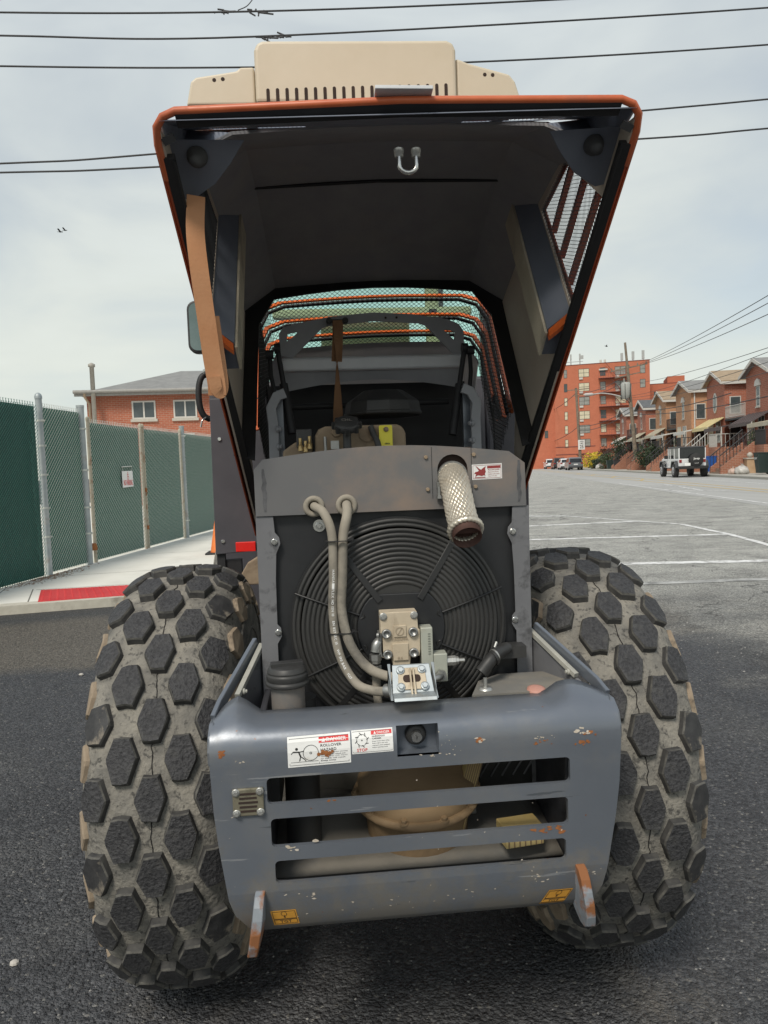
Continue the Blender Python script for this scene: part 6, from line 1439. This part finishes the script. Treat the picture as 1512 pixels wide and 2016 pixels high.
p2 = thing('utility_pole', 'slimmer pale utility pole with white traffic sign in front of the apartment block', 'utility pole', sp(14.6,103,.12))
m_ = MB(); m_.cyl((0,0,0), (-.45,.1,11.2), .22, 12, .16); m_.build('pole', wood_pole, p2)
m_ = MB(); m_.tube([(-1.6,.3,10.9),(1.3,-.2,11.05)], .01, flat=(.12,.12,(0,0,1))); m_.tube([(-1.0,.2,10.1),(.9,-.2,10.25)], .01, flat=(.1,.1,(0,0,1))); m_.build('crossarm', wood_pole, p2)
m_ = MB(); m_.box((.02,-.34,3.3), (.95,.03,1.35)); s_ = m_.build('traffic_sign', white_vinyl, p2)
m_ = MB(); put_text(m_, 'SPEED', -.25, 3.65, .55, .16, lambda u, v, e: (u, -.357-e, v)); put_text(m_, 'LIMIT', -.22, 3.4, .5, .16, lambda u, v, e: (u, -.357-e, v)); put_text(m_, '25', -.24, 2.8, .52, .48, lambda u, v, e: (u, -.357-e, v)); m_.build('lettering', ink, s_)
def wire(pts, r, label, grp='overhead wires', n=10, name='overhead_wire'):
    m_ = MB(); m_.tube(cr(pts, n), r, 5); return tag(m_.build(name, iron), label, 'wire', grp)
def sag(a, b, d, n=6): 
    A, B = Vector(a), Vector(b); return [A.lerp(B, k/n)-Vector((0,0,d*4*(k/n)*(1-k/n))) for k in range(n+1)]
wire([(-24.,9,8.6),(-9.,9,7.76),(-4.31,9,7.72),(-.75,9,7.79),(3.56,9,8.02),(8.5,9,8.4),(30,9,10.6)], .0135, 'topmost wire crossing the sky with a small splice near the middle')
wire([(-24.,9,8.3),(-9.,9,7.46),(-4.33,9,7.41),(-.84,9,7.44),(6.87,9,7.96),(12,9,8.5),(30,9,10.4)], .0135, 'second wire from the top passing just above the cream roof unit')
wire([(-24.,9,7.9),(-9.,9,7.06),(-4.35,9,7.00),(-1.29,9,7.01),(2.31,9,7.12),(6.87,9,7.42),(12,9,7.9),(30,9,9.9)], .0135, 'third wire from the top running behind the cream roof unit')
wire([(-34,14,7.5),(-14,14,7.45),(-6.41,14,7.72),(-3.31,14,7.91),(7.2,14,8.83),(10.08,14,9.09),(17,14,9.75),(40,14,12.2)], .020, 'upper of the two wires passing behind the raised hood')
wire([(-34,14,7.6),(-14,14,7.4),(-6.43,14,7.54),(-3.22,14,7.65),(7.01,14,8.22),(10.08,14,8.46),(17,14,9.05),(40,14,11.3)], .020, 'lower of the two wires passing behind the raised hood')
m_ = MB(); random.seed(3)
for x, z in ((-1.25,7.78),(-.72,7.79)):
    for k in range(7): m_.tube([(x+random.gauss(0,.09),9.,z+random.gauss(0,.015)),(x+random.gauss(0,.09),9.,z+random.gauss(0,.03))], .012, 4)
m_.tube(cr([(-1.05,9,7.80),(-.92,9,7.86),(-.82,9,7.97)],5), .007, 4); tag(m_.build('wire_splice', iron), 'small dark splice and stray wire end on the topmost wire', 'wire splice')
m_ = MB()
for x, z in ((-.72,7.43),(-.6,7.44),(-.45,7.44),(-.38,7.45)):
    for k in range(4): m_.tube([(x+random.gauss(0,.05),9.,z+random.gauss(0,.008)),(x+random.gauss(0,.06),9.,z+random.gauss(0,.028))], .012, 4)
tag(m_.build('wire_splice', iron), 'dark knotted splice on the wire just above the cream roof unit', 'wire splice')
PT = sp(15.9,73,.12)+T0
top = lambda o, dz: sp(15.9,73,.12)+at_(.80)+SNv*o+Vector((0,0,dz))
for k, (o, e, lab) in enumerate(((1.2,(18.0,26.4,7.72),'highest wire rising from the leaning pole to the right edge'), (1.5,(18.0,26.4,7.42),'second wire rising from the leaning pole to the right edge'), (1.7,(18.0,26.4,6.98),'third wire rising from the leaning pole to the right edge'))):
    A, B = top(o, .35), Vector(e); wire(sag(A, B+(B-A)*.25, .25), .018, lab)
for k, (z0, e, lab) in enumerate(((8.6,(18.0,26.4,5.72),'single wire sloping above the row house roofs'), (7.4,(18.0,26.4,5.55),'thin upper service wire over the tan roof'), (7.2,(18.0,26.4,5.15),'thin middle service wire over the tan roof'), (7.0,(18.0,26.4,4.75),'thin lower service wire just above the grey roof'))):
    A = sp(15.5,73,z0); B = Vector(e); wire(sag(A, B+(B-A)*.25, .35), .014, lab)
for z0, z1, lab in ((9.6,10.6,'upper wire between the two utility poles'), (9.1,10.1,'second wire between the two utility poles'), (6.2,6.0,'sagging telephone cable between the two utility poles'), (5.8,5.4,'lowest cable between the two utility poles')):
    wire(sag(sp(15.3,73,z0), sp(14.4,103,z1), .5), .035, lab); 
for z0, u1, v1, z1, lab in ((6.0,18.5,52,4.9,'black cable running from the leaning pole across the row houses'), (5.6,18.5,44,4.2,'second black cable running low across the row houses')):
    wire(sag(sp(15.6,73,z0), sp(u1-3.2,v1-8,z1), .35), .03, lab)
for z0, z1, lab in ((10.9,11.4,'upper wire running on beyond the pale pole'), (6.0,5.5,'lower cable running on beyond the pale pole')): wire(sag(sp(14.4,103,z0), sp(13.6,150,z1), .8), .04, lab)
# birds
for i, (p, s, lab) in enumerate((((-13.75,40,14.70),.16,'left bird of the tiny pair flying high above the fence'), ((-13.5,40,14.78),.14,'right bird of the tiny pair flying high above the fence'), ((24.9,60,11.0),.16,'single far bird above the row houses'))):
    m_ = MB(); m_.lathe([(.0,-.16),(.05,-.08),(.06,.03),(.03,.12),(.045,.15),(.03,.19),(.0,.22)], (0,0,0), (1,.2,0), 8); 
    for sd in (-1,1): m_.add([(.06,sd*.04,.01),(-.08,sd*.04,.01),(-.16,sd*.32,.16),(-.02,sd*.34,.17),(.03,sd*.2,.11)], [(0,1,2,3,4)])
    m_.add([(-.12,-.03,0),(-.12,.03,0),(-.26,.06,.0),(-.26,-.06,.0)], [(0,1,2,3)])
    o = m_.build('bird', iron, loc=p); o.scale = (s*4,s*4,s*4); tag(o, lab, 'bird', 'birds in the sky')

# ================================================================== CARS
car_white = M('white_car_paint', (.66,.67,.67), (.7,.71,.71), .25, coat=.4); car_dark = M('dark_car_paint', (.035,.037,.04), (.05,.052,.055), .25, coat=.4); car_grey = M('grey_car_paint', (.12,.13,.14), (.15,.16,.17), .25, coat=.4)
car_glass = M('car_glass', (.015,.018,.02), (.025,.028,.03), .06); car_tyre = M('car_tyre', (.018,.018,.018), (.03,.03,.03), .8); alloy = M('alloy_rim', (.4,.4,.41), (.5,.5,.51), .35, metal=.7); tail_red = M('tail_lamp', (.20,.012,.012), (.28,.02,.02), .2)
def car_wheel(parent, x, y, r, w, out):
    m_ = MB(); m_.lathe([(r*.6,-w/2),(r*.95,-w/2),(r,-w*.35),(r,w*.35),(r*.95,w/2),(r*.6,w/2)], (x,y,r), (0,1,0), 24); wh = m_.build('wheel', car_tyre, parent)
    m_ = MB(); m_.lathe([(r*.62,0),(r*.6,.015),(r*.2,-.01),(r*.15,.02),(0,.02)], (x,y+out*w*.48,r), (0,out,0), 20)
    for k in range(5): a = 2*pi*k/5; m_.tube([(x,y+out*(w*.5),r),(x+r*.55*cos(a),y+out*w*.5,r+r*.55*sin(a))], .03, 5)
    m_.build('rim', alloy, wh)
def suv(u, v, paint_, label, L=4.6, W=1.85, H=1.68, grp='cars parked along the far kerb'):
    """local +x is forward, seen mostly from behind"""
    c = thing('parked_car', label, 'car', sp(u,v,.004), atan2(.977,.212), grp); hw = W/2
    side = [(-L/2+.02,.42),(-L/2,.75),(-L/2+.05,1.0),(-L/2+.02,1.02),(L/2-1.25,1.02),(L/2-.25,.92),(L/2,.72),(L/2-.03,.38),(L/2-.5,.30),(-L/2+.35,.30)]
    m_ = MB(); m_.prism(side, -hw, hw, lambda a, b, w: (a, w, b)); m_.build('body', paint_, c, bevel=.09, seg=3)
    def cab(g): return [(-L/2+.06+g,1.0),(-L/2+.42+g*.5,H-.12-g),(-L/2+.75,H-g*1.2),(.35,H-g*1.2),(.85-g,H-.18-g),(L/2-1.35-g,1.0)]
    P = cab(0); m_ = MB(); n = len(P); vs = [(a,-hw*(.97 if b < 1.1 else .80),b) for a, b in P]+[(a,hw*(.97 if b < 1.1 else .80),b) for a, b in P]
    m_.add(vs, [tuple(range(n)), tuple(range(2*n-1,n-1,-1))]+[(i,n+i,n+(i+1)%n,(i+1)%n) for i in range(n)]); m_.build('cabin', paint_, c, bevel=.05)
    m_ = MB(); y = hw*.76; x0, x1 = -L/2+.065, -L/2+.40; m_.add([(x0-.012,-y-.06,1.06),(x0-.012,y+.06,1.06),(x1-.035,y-.02,H-.17),(x1-.035,-y+.02,H-.17)], [(0,1,2,3)]); m_.build('rear_window', car_glass, c, solid=.01)
    for sd in (-1,1):
        for a, b in ((-L/2+.55,-.55),(-.48,.28),(.36,.85)):
            m_ = MB(); f = lambda x, z: (x, sd*(hw*(.97-.17*(z-1.0)/(H-1.0))+.006), z); m_.add([f(a,1.06),f(b,1.06),f(min(b,.75)-.06,H-.17),f(a+.10,H-.17)], [(0,1,2,3)]); m_.build('side_window', car_glass, c, solid=.01)
        m_ = MB(); m_.bb(-L/2-.012,-L/2+.12,min(sd*(hw-.30),sd*(hw-.02)),max(sd*(hw-.30),sd*(hw-.02)),.82,.99); m_.build('tail_light', tail_red, c, bevel=.02)
        m_ = MB(); m_.lathe([(.0,-.07),(.08,-.03),(.08,.05),(.0,.08)], (.72,sd*(hw+.10),1.08), (0,1,0), 10); m_.build('mirror', paint_, c)
        for x in (-L/2+.85, L/2-.9): car_wheel(c, x, sd*(hw-.12), .34, .23, sd)
    m_ = MB(); m_.bb(-L/2-.04,-L/2+.2,-hw+.06,hw-.06,.33,.52); m_.build('bumper', car_dark if paint_ is not car_dark else car_tyre, c, bevel=.03)
    m_ = MB(); m_.bb(-L/2-.014,-L/2+.03,-.26,.26,.70,.82); m_.build('number_plate', white_vinyl, c)
    return c
suv(12.9, 97.5, car_grey, 'grey parked car nearest of the row beside the yellow bush')
suv(12.9, 107, car_white, 'white parked hatchback right behind the grey car', 4.3, 1.8, 1.6)
suv(12.9, 116, car_dark, 'dark parked car between the two white cars', 4.7, 1.9, 1.8)
suv(12.7, 127, car_white, 'white parked car farthest left beside the hood edge')
# boxy white off-roader with a spare wheel on its tailgate
jp = thing('offroad_car', 'boxy white off-road car with covered spare wheel on its tailgate by the kerb', 'car', sp(12.85,45.3,.004), atan2(.977,.212))
m_ = MB(); m_.bb(-2.05,1.95,-.78,.78,.55,1.12); m_.bb(.55,1.95,-.70,.70,1.121,1.20); m_.build('body', car_white, jp, bevel=.05, seg=3)
m_ = MB(); m_.bb(-2.03,.48,-.76,.76,1.74,1.84); m_.build('roof', M('black_top', (.05,.05,.052), (.075,.075,.078), .5), jp, bevel=.03)
m_ = MB()
for x in (-2.0,-1.0,-.05,.42):
    for y in (-.74,.74): m_.bb(x-.05,x+.05,y-.025,y+.025,1.12,1.74)
m_.build('pillar', car_white, jp); m_ = MB(); m_.bb(-1.96,.40,-.735,.735,1.121,1.739); m_.build('glazing', car_glass, jp)
m_ = MB(); m_.bb(-2.06,-2.0,-.70,.70,1.14,1.74); m_.build('rear_window', car_glass, jp, bevel=.02)
for y0, y1 in ((.60,.75),(-.75,-.60)): m_ = MB(); m_.bb(-2.08,-2.02,y0,y1,.88,1.06); m_.build('tail_light', tail_red, jp, bevel=.01)
m_ = MB(); m_.lathe([(.0,0),(.36,0),(.40,.03),(.40,.20),(.37,.24),(.0,.245)], (-2.09,-.16,1.02), (-1,0,0), 28); sw = m_.build('spare_wheel', car_tyre, jp)
m_ = MB(); put_text(m_, 'Jeep', -.18, 1.02, .36, .15, lambda u, v, e: (-2.338-e, -.16-u, v)); put_text(m_, 'WRANGLER', -.12, .82, .24, .035, lambda u, v, e: (-2.338-e, -.16-u, v)); m_.build('lettering', ink_white, sw)
m_ = MB(); m_.bb(-2.30,-2.051,-.85,.85,.50,.68); m_.bb(1.951,2.15,-.85,.85,.5,.68); m_.build('bumper', car_tyre, jp, bevel=.03)
m_ = MB(); m_.bb(-2.315,-2.301,.18,.50,.70,.86); m_.build('number_plate', white_vinyl, jp)
for x in (-1.45,1.35):
    for sd in (-1,1):
        m_ = MB(); P = [(x-.62,.58),(x-.45,1.0),(x+.45,1.0),(x+.65,.58),(x+.58,.58),(x+.4,.94),(x-.4,.94),(x-.55,.58)]; m_.prism(P, min(sd*.78,sd*.94), max(sd*.78,sd*.94), lambda a, b, w: (a, w, b)); m_.build('fender', car_dark, jp, bevel=.01)
        car_wheel(jp, x, sd*.82, .40, .25, sd)
for sd in (-1,1): m_ = MB(); m_.bb(.3,.42,min(sd*.79,sd*1.0),max(sd*.79,sd*1.0),1.12,1.34); m_.build('mirror', car_tyre, jp, bevel=.02)
for x0, x1 in ((-.95,-.1),(-.02,.5)): 
    for sd in (-1,1): m_ = MB(); m_.bb(x0,x1,min(sd*.781,sd*.79),max(sd*.781,sd*.79),.62,1.10); m_.build('door', car_white, jp)
sd_ = suv(17.0, 62.5, car_grey, 'grey car standing in the driveway behind the white off-roader', 4.4, 1.8, 1.5); sd_['group'] = 'cars standing off the street'

# ================================================================== BINS, BAGS, WALLS, PLANTS
def bin_(u, v, mat, label, s=1., word=None, grp='wheeled rubbish bins on the far pavement'):
    b = thing('rubbish_bin', label, 'bin', sp(u,v,.12), SROT, grp)
    m_ = MB(); m_.hexa([(-.24*s,-.27*s,.08),(.24*s,-.27*s,.08),(.24*s,.27*s,.08),(-.24*s,.27*s,.08),(-.31*s,-.36*s,1.0*s),(.31*s,-.36*s,1.0*s),(.31*s,.36*s,1.0*s),(-.31*s,.36*s,1.0*s)]); m_.build('bin_body', mat, b, bevel=.02)
    m_ = MB(); m_.bb(-.33*s,.33*s,-.38*s,.36*s,1.0*s+.002,1.05*s); m_.cyl((-.3*s,.42*s,.98*s),(.3*s,.42*s,.98*s),.02,8); m_.build('lid', mat, b, bevel=.015)
    for x in (-.22,.22): m_ = MB(); m_.lathe([(.0,-.03),(.11,-.03),(.11,.03),(0,.03)], (x*s,.27*s,.11), (1,0,0), 14); m_.build('wheel', car_tyre, b)
    if word: m_ = MB(); put_text(m_, word, -.18*s, .72*s, .36*s, .10*s, lambda u_, v_, e: (u_, -.342*s-e-.02, v_)); m_.build('lettering', ink_white, b)
    return b
bin_g = M('dark_green_bin', (.015,.03,.027), (.025,.042,.038), .5); bin_b = M('blue_bin', (.02,.09,.35), (.03,.12,.42), .45)
bin_(15.75,40.3, bin_g, 'large dark green wheeled bin at the right edge with white marking', 1.15, 'DSNY'); bin_(16.3,39.2, bin_g, 'dark green bin partly cut off by the right picture edge', 1.15)
bin_(15.3,48.2, bin_b, 'bright blue bin beside the white off-roader', 1.05)
bin_(15.2,84.0, bin_g, 'dark bin on the pavement left of the leaning pole'); bin_(15.5,81.5, iron, 'black bin next to the potted stuff left of the leaning pole')
def bag(u, v, r, mat, label, s=1.):
    m_ = MB(); random.seed(int(u*10+v)); 
    def f(a, b):
        th, ph = 2*pi*a, pi*b-pi/2; q = r*(1+.12*sin(5*th+3*ph)+.08*sin(9*th-4*ph)); z = q*sin(ph)*.8
        return (q*cos(ph)*cos(th), q*cos(ph)*sin(th), max(-.5*r, z)+.5*r)
    m_.grid(f, 20, 12); m_.lathe([(.05*r/.3,0),(.02,.05),(.09*r/.3,.14)], (0,0,r*1.25), (.2,0,1), 8)
    o = m_.build('rubbish_bag', mat, loc=sp(u,v,.12)); return tag(o, label, 'rubbish bag', 'rubbish bags on the far pavement')
bagw = M('pale_bag', (.45,.43,.40), (.58,.56,.52), .4, scale=6)
bag(15.3,42.3,.36,bagw,'pale rubbish bag leaning against the large green bin'); bag(15.0,42.9,.25,MATS['cone_orange'] if False else M('pink_bag', (.5,.36,.3), (.58,.44,.36), .5),'small pinkish bag in front of the pale bag'); bag(14.9,89,.45,bagw,'white bag on the pavement by the yellow bush')
def low_wall(u, v0, v1, h, label, mat):
    w = thing('garden_wall', label, 'wall', sp(u,v1,.06), SROT, 'low garden walls across the street'); L_ = v1-v0
    m_ = MB(); m_.bb(0,L_,-.15,.15,-.05,h); m_.build('wall', mat, w)
    for x in (0, L_):
        m_ = MB(); m_.bb(x-.24,x+.24,-.24,.24,-.05,h+.35); p = m_.build('pier', mat, w); m_ = MB(); m_.bb(x-.29,x+.29,-.29,.29,h+.351,h+.43); m_.lathe([(.06,.43),(.16,.52),(.17,.62),(.1,.72),(0,.76)], (x,0,h), (0,0,1), 12); m_.build('cap', stone_sill, p)
    return w
low_wall(16.4,44.2,48.0,.55,'low tan stone garden wall with round finials near the bins', M('tan_stone', (.40,.27,.16), (.5,.35,.22), .9, scale=3, bmp=.4, bscale=6))
low_wall(17.0,79.5,84.5,.6,'low tan garden wall left of the leaning pole', MATS['tan_stone']); low_wall(17.2,54.0,58.0,.9,'tall brick garden wall behind the white off-roader', brick_w)
ww = thing('lattice_fence', 'low white lattice fence left of the white off-roader', 'fence', sp(16.2,68.2,.12), SROT)
m_ = MB()
for k in range(9): x = .3*k; m_.tube([(x,0,.05),(x+.3,0,.85)], .03, 4); m_.tube([(x+.3,0.02,.05),(x,0.02,.85)], .03, 4)
m_.bb(0,2.7,-.03,.05,.86,.93); m_.build('lattice', trim_w, ww)
leaf_d = M('dark_leaf', (.018,.035,.014), (.045,.07,.03), .7, scale=3); leaf_m = M('mid_leaf', (.04,.065,.025), (.075,.10,.045), .7, scale=3); leaf_y = M('yellow_blossom', (.55,.42,.02), (.68,.55,.05), .7, scale=3); leaf_b = M('bronze_leaf', (.10,.05,.03), (.16,.085,.05), .8, scale=3); bark = M('bark', (.09,.07,.055), (.14,.11,.085), .9)
def shrub(u, v, rx, rz, mat, label, n=700, name='shrub', l=.12, z0=.1, mat2=None):
    s = thing(name, label, 'shrub', sp(u,v,z0), 0, 'shrubs in the front gardens'); rnd = random.Random(int(u*7+v*13))
    cl = [(rnd.uniform(-.6,.6)*rx, rnd.uniform(-.6,.6)*rx, rz*rnd.uniform(.35,1.6), rnd.uniform(.35,.6)) for _ in range(9)]
    m_ = MB()
    for k in range(n):
        cx, cy, cz, q = rnd.choice(cl); d = Vector((rnd.gauss(0,1), rnd.gauss(0,1), rnd.gauss(0,1))).normalized()*q*rnd.uniform(.55,1.08)
        p = Vector((cx+d.x*rx, cy+d.y*rx, max(.02, cz+d.z*rz))); a = Vector((rnd.gauss(0,1), rnd.gauss(0,1), rnd.gauss(0,.6))).normalized()*l; b = a.cross(Vector((rnd.gauss(0,1), rnd.gauss(0,1), rnd.gauss(0,1)))).normalized()*l*.6
        m_.add([p-a, p+b, p+a, p-b], [(0,1,2,3)])
    m_.build('foliage', mat, s)
    m_ = MB()
    for k in range(5): c_ = cl[k]; m_.tube([(rnd.uniform(-.1,.1),rnd.uniform(-.1,.1),-.1),(c_[0]*.5,c_[1]*.5,c_[2]*.5),(c_[0],c_[1],c_[2])], [.05,.035,.015], 5)
    m_.build('stem', bark, s); return s
shrub(16.0,102.0,1.6,1.15,leaf_y,'bright yellow flowering bush below the apartment block', 900)
shrub(16.6,97.0,1.5,1.6,leaf_b,'bronze brown bush right of the yellow bush'); shrub(15.9,88.5,1.5,1.0,leaf_m,'rounded grey green bush left of the leaning pole'); shrub(16.2,82.5,1.0,1.9,leaf_d,'tall dark evergreen left of the leaning pole'); shrub(16.3,69.5,1.5,1.45,leaf_d,'broad dark evergreen right of the leaning pole', 1000); shrub(16.4,66.2,1.2,1.2,leaf_d,'dark evergreen bush left of the grey driveway car'); shrub(16.2,107.0,1.3,1.0,leaf_d,'low dark bush left of the yellow bush')
shrub(17.3,46.2,1.3,.45,leaf_d,'low trimmed hedge behind the stone garden wall'); shrub(15.4,94.0,1.2,.7,leaf_d,'low dark bush in front of the yellow bush')
# bare reddish tree in front of the right-hand house
bt = thing('bare_tree', 'bare purplish small tree in front of the rightmost house', 'tree', sp(17.0,48.0,.06)); rnd = random.Random(5)
tr, tw = MB(), MB()
def grow(p, d, l, r, k):
    q = p+d*l; (tr if k < 2 else tw).tube([p, p.lerp(q,.5)+Vector((rnd.gauss(0,.03),rnd.gauss(0,.03),0))*l, q], [r, r*.85, r*.65], 5)
    if k >= 6: return
    for _ in range(3 if k < 5 else 2):
        e = (d+Vector((rnd.gauss(0,.5), rnd.gauss(0,.5), rnd.gauss(.08,.32)))).normalized(); grow(q, e, l*rnd.uniform(.66,.86), r*.62, k+1)
grow(Vector((0,0,-.1)), Vector((0,0,1)), .95, .09, 0); tr.build('trunk', bark, bt); tw.build('twigs', M('purple_twig', (.11,.06,.055), (.16,.09,.08), .9), bt)
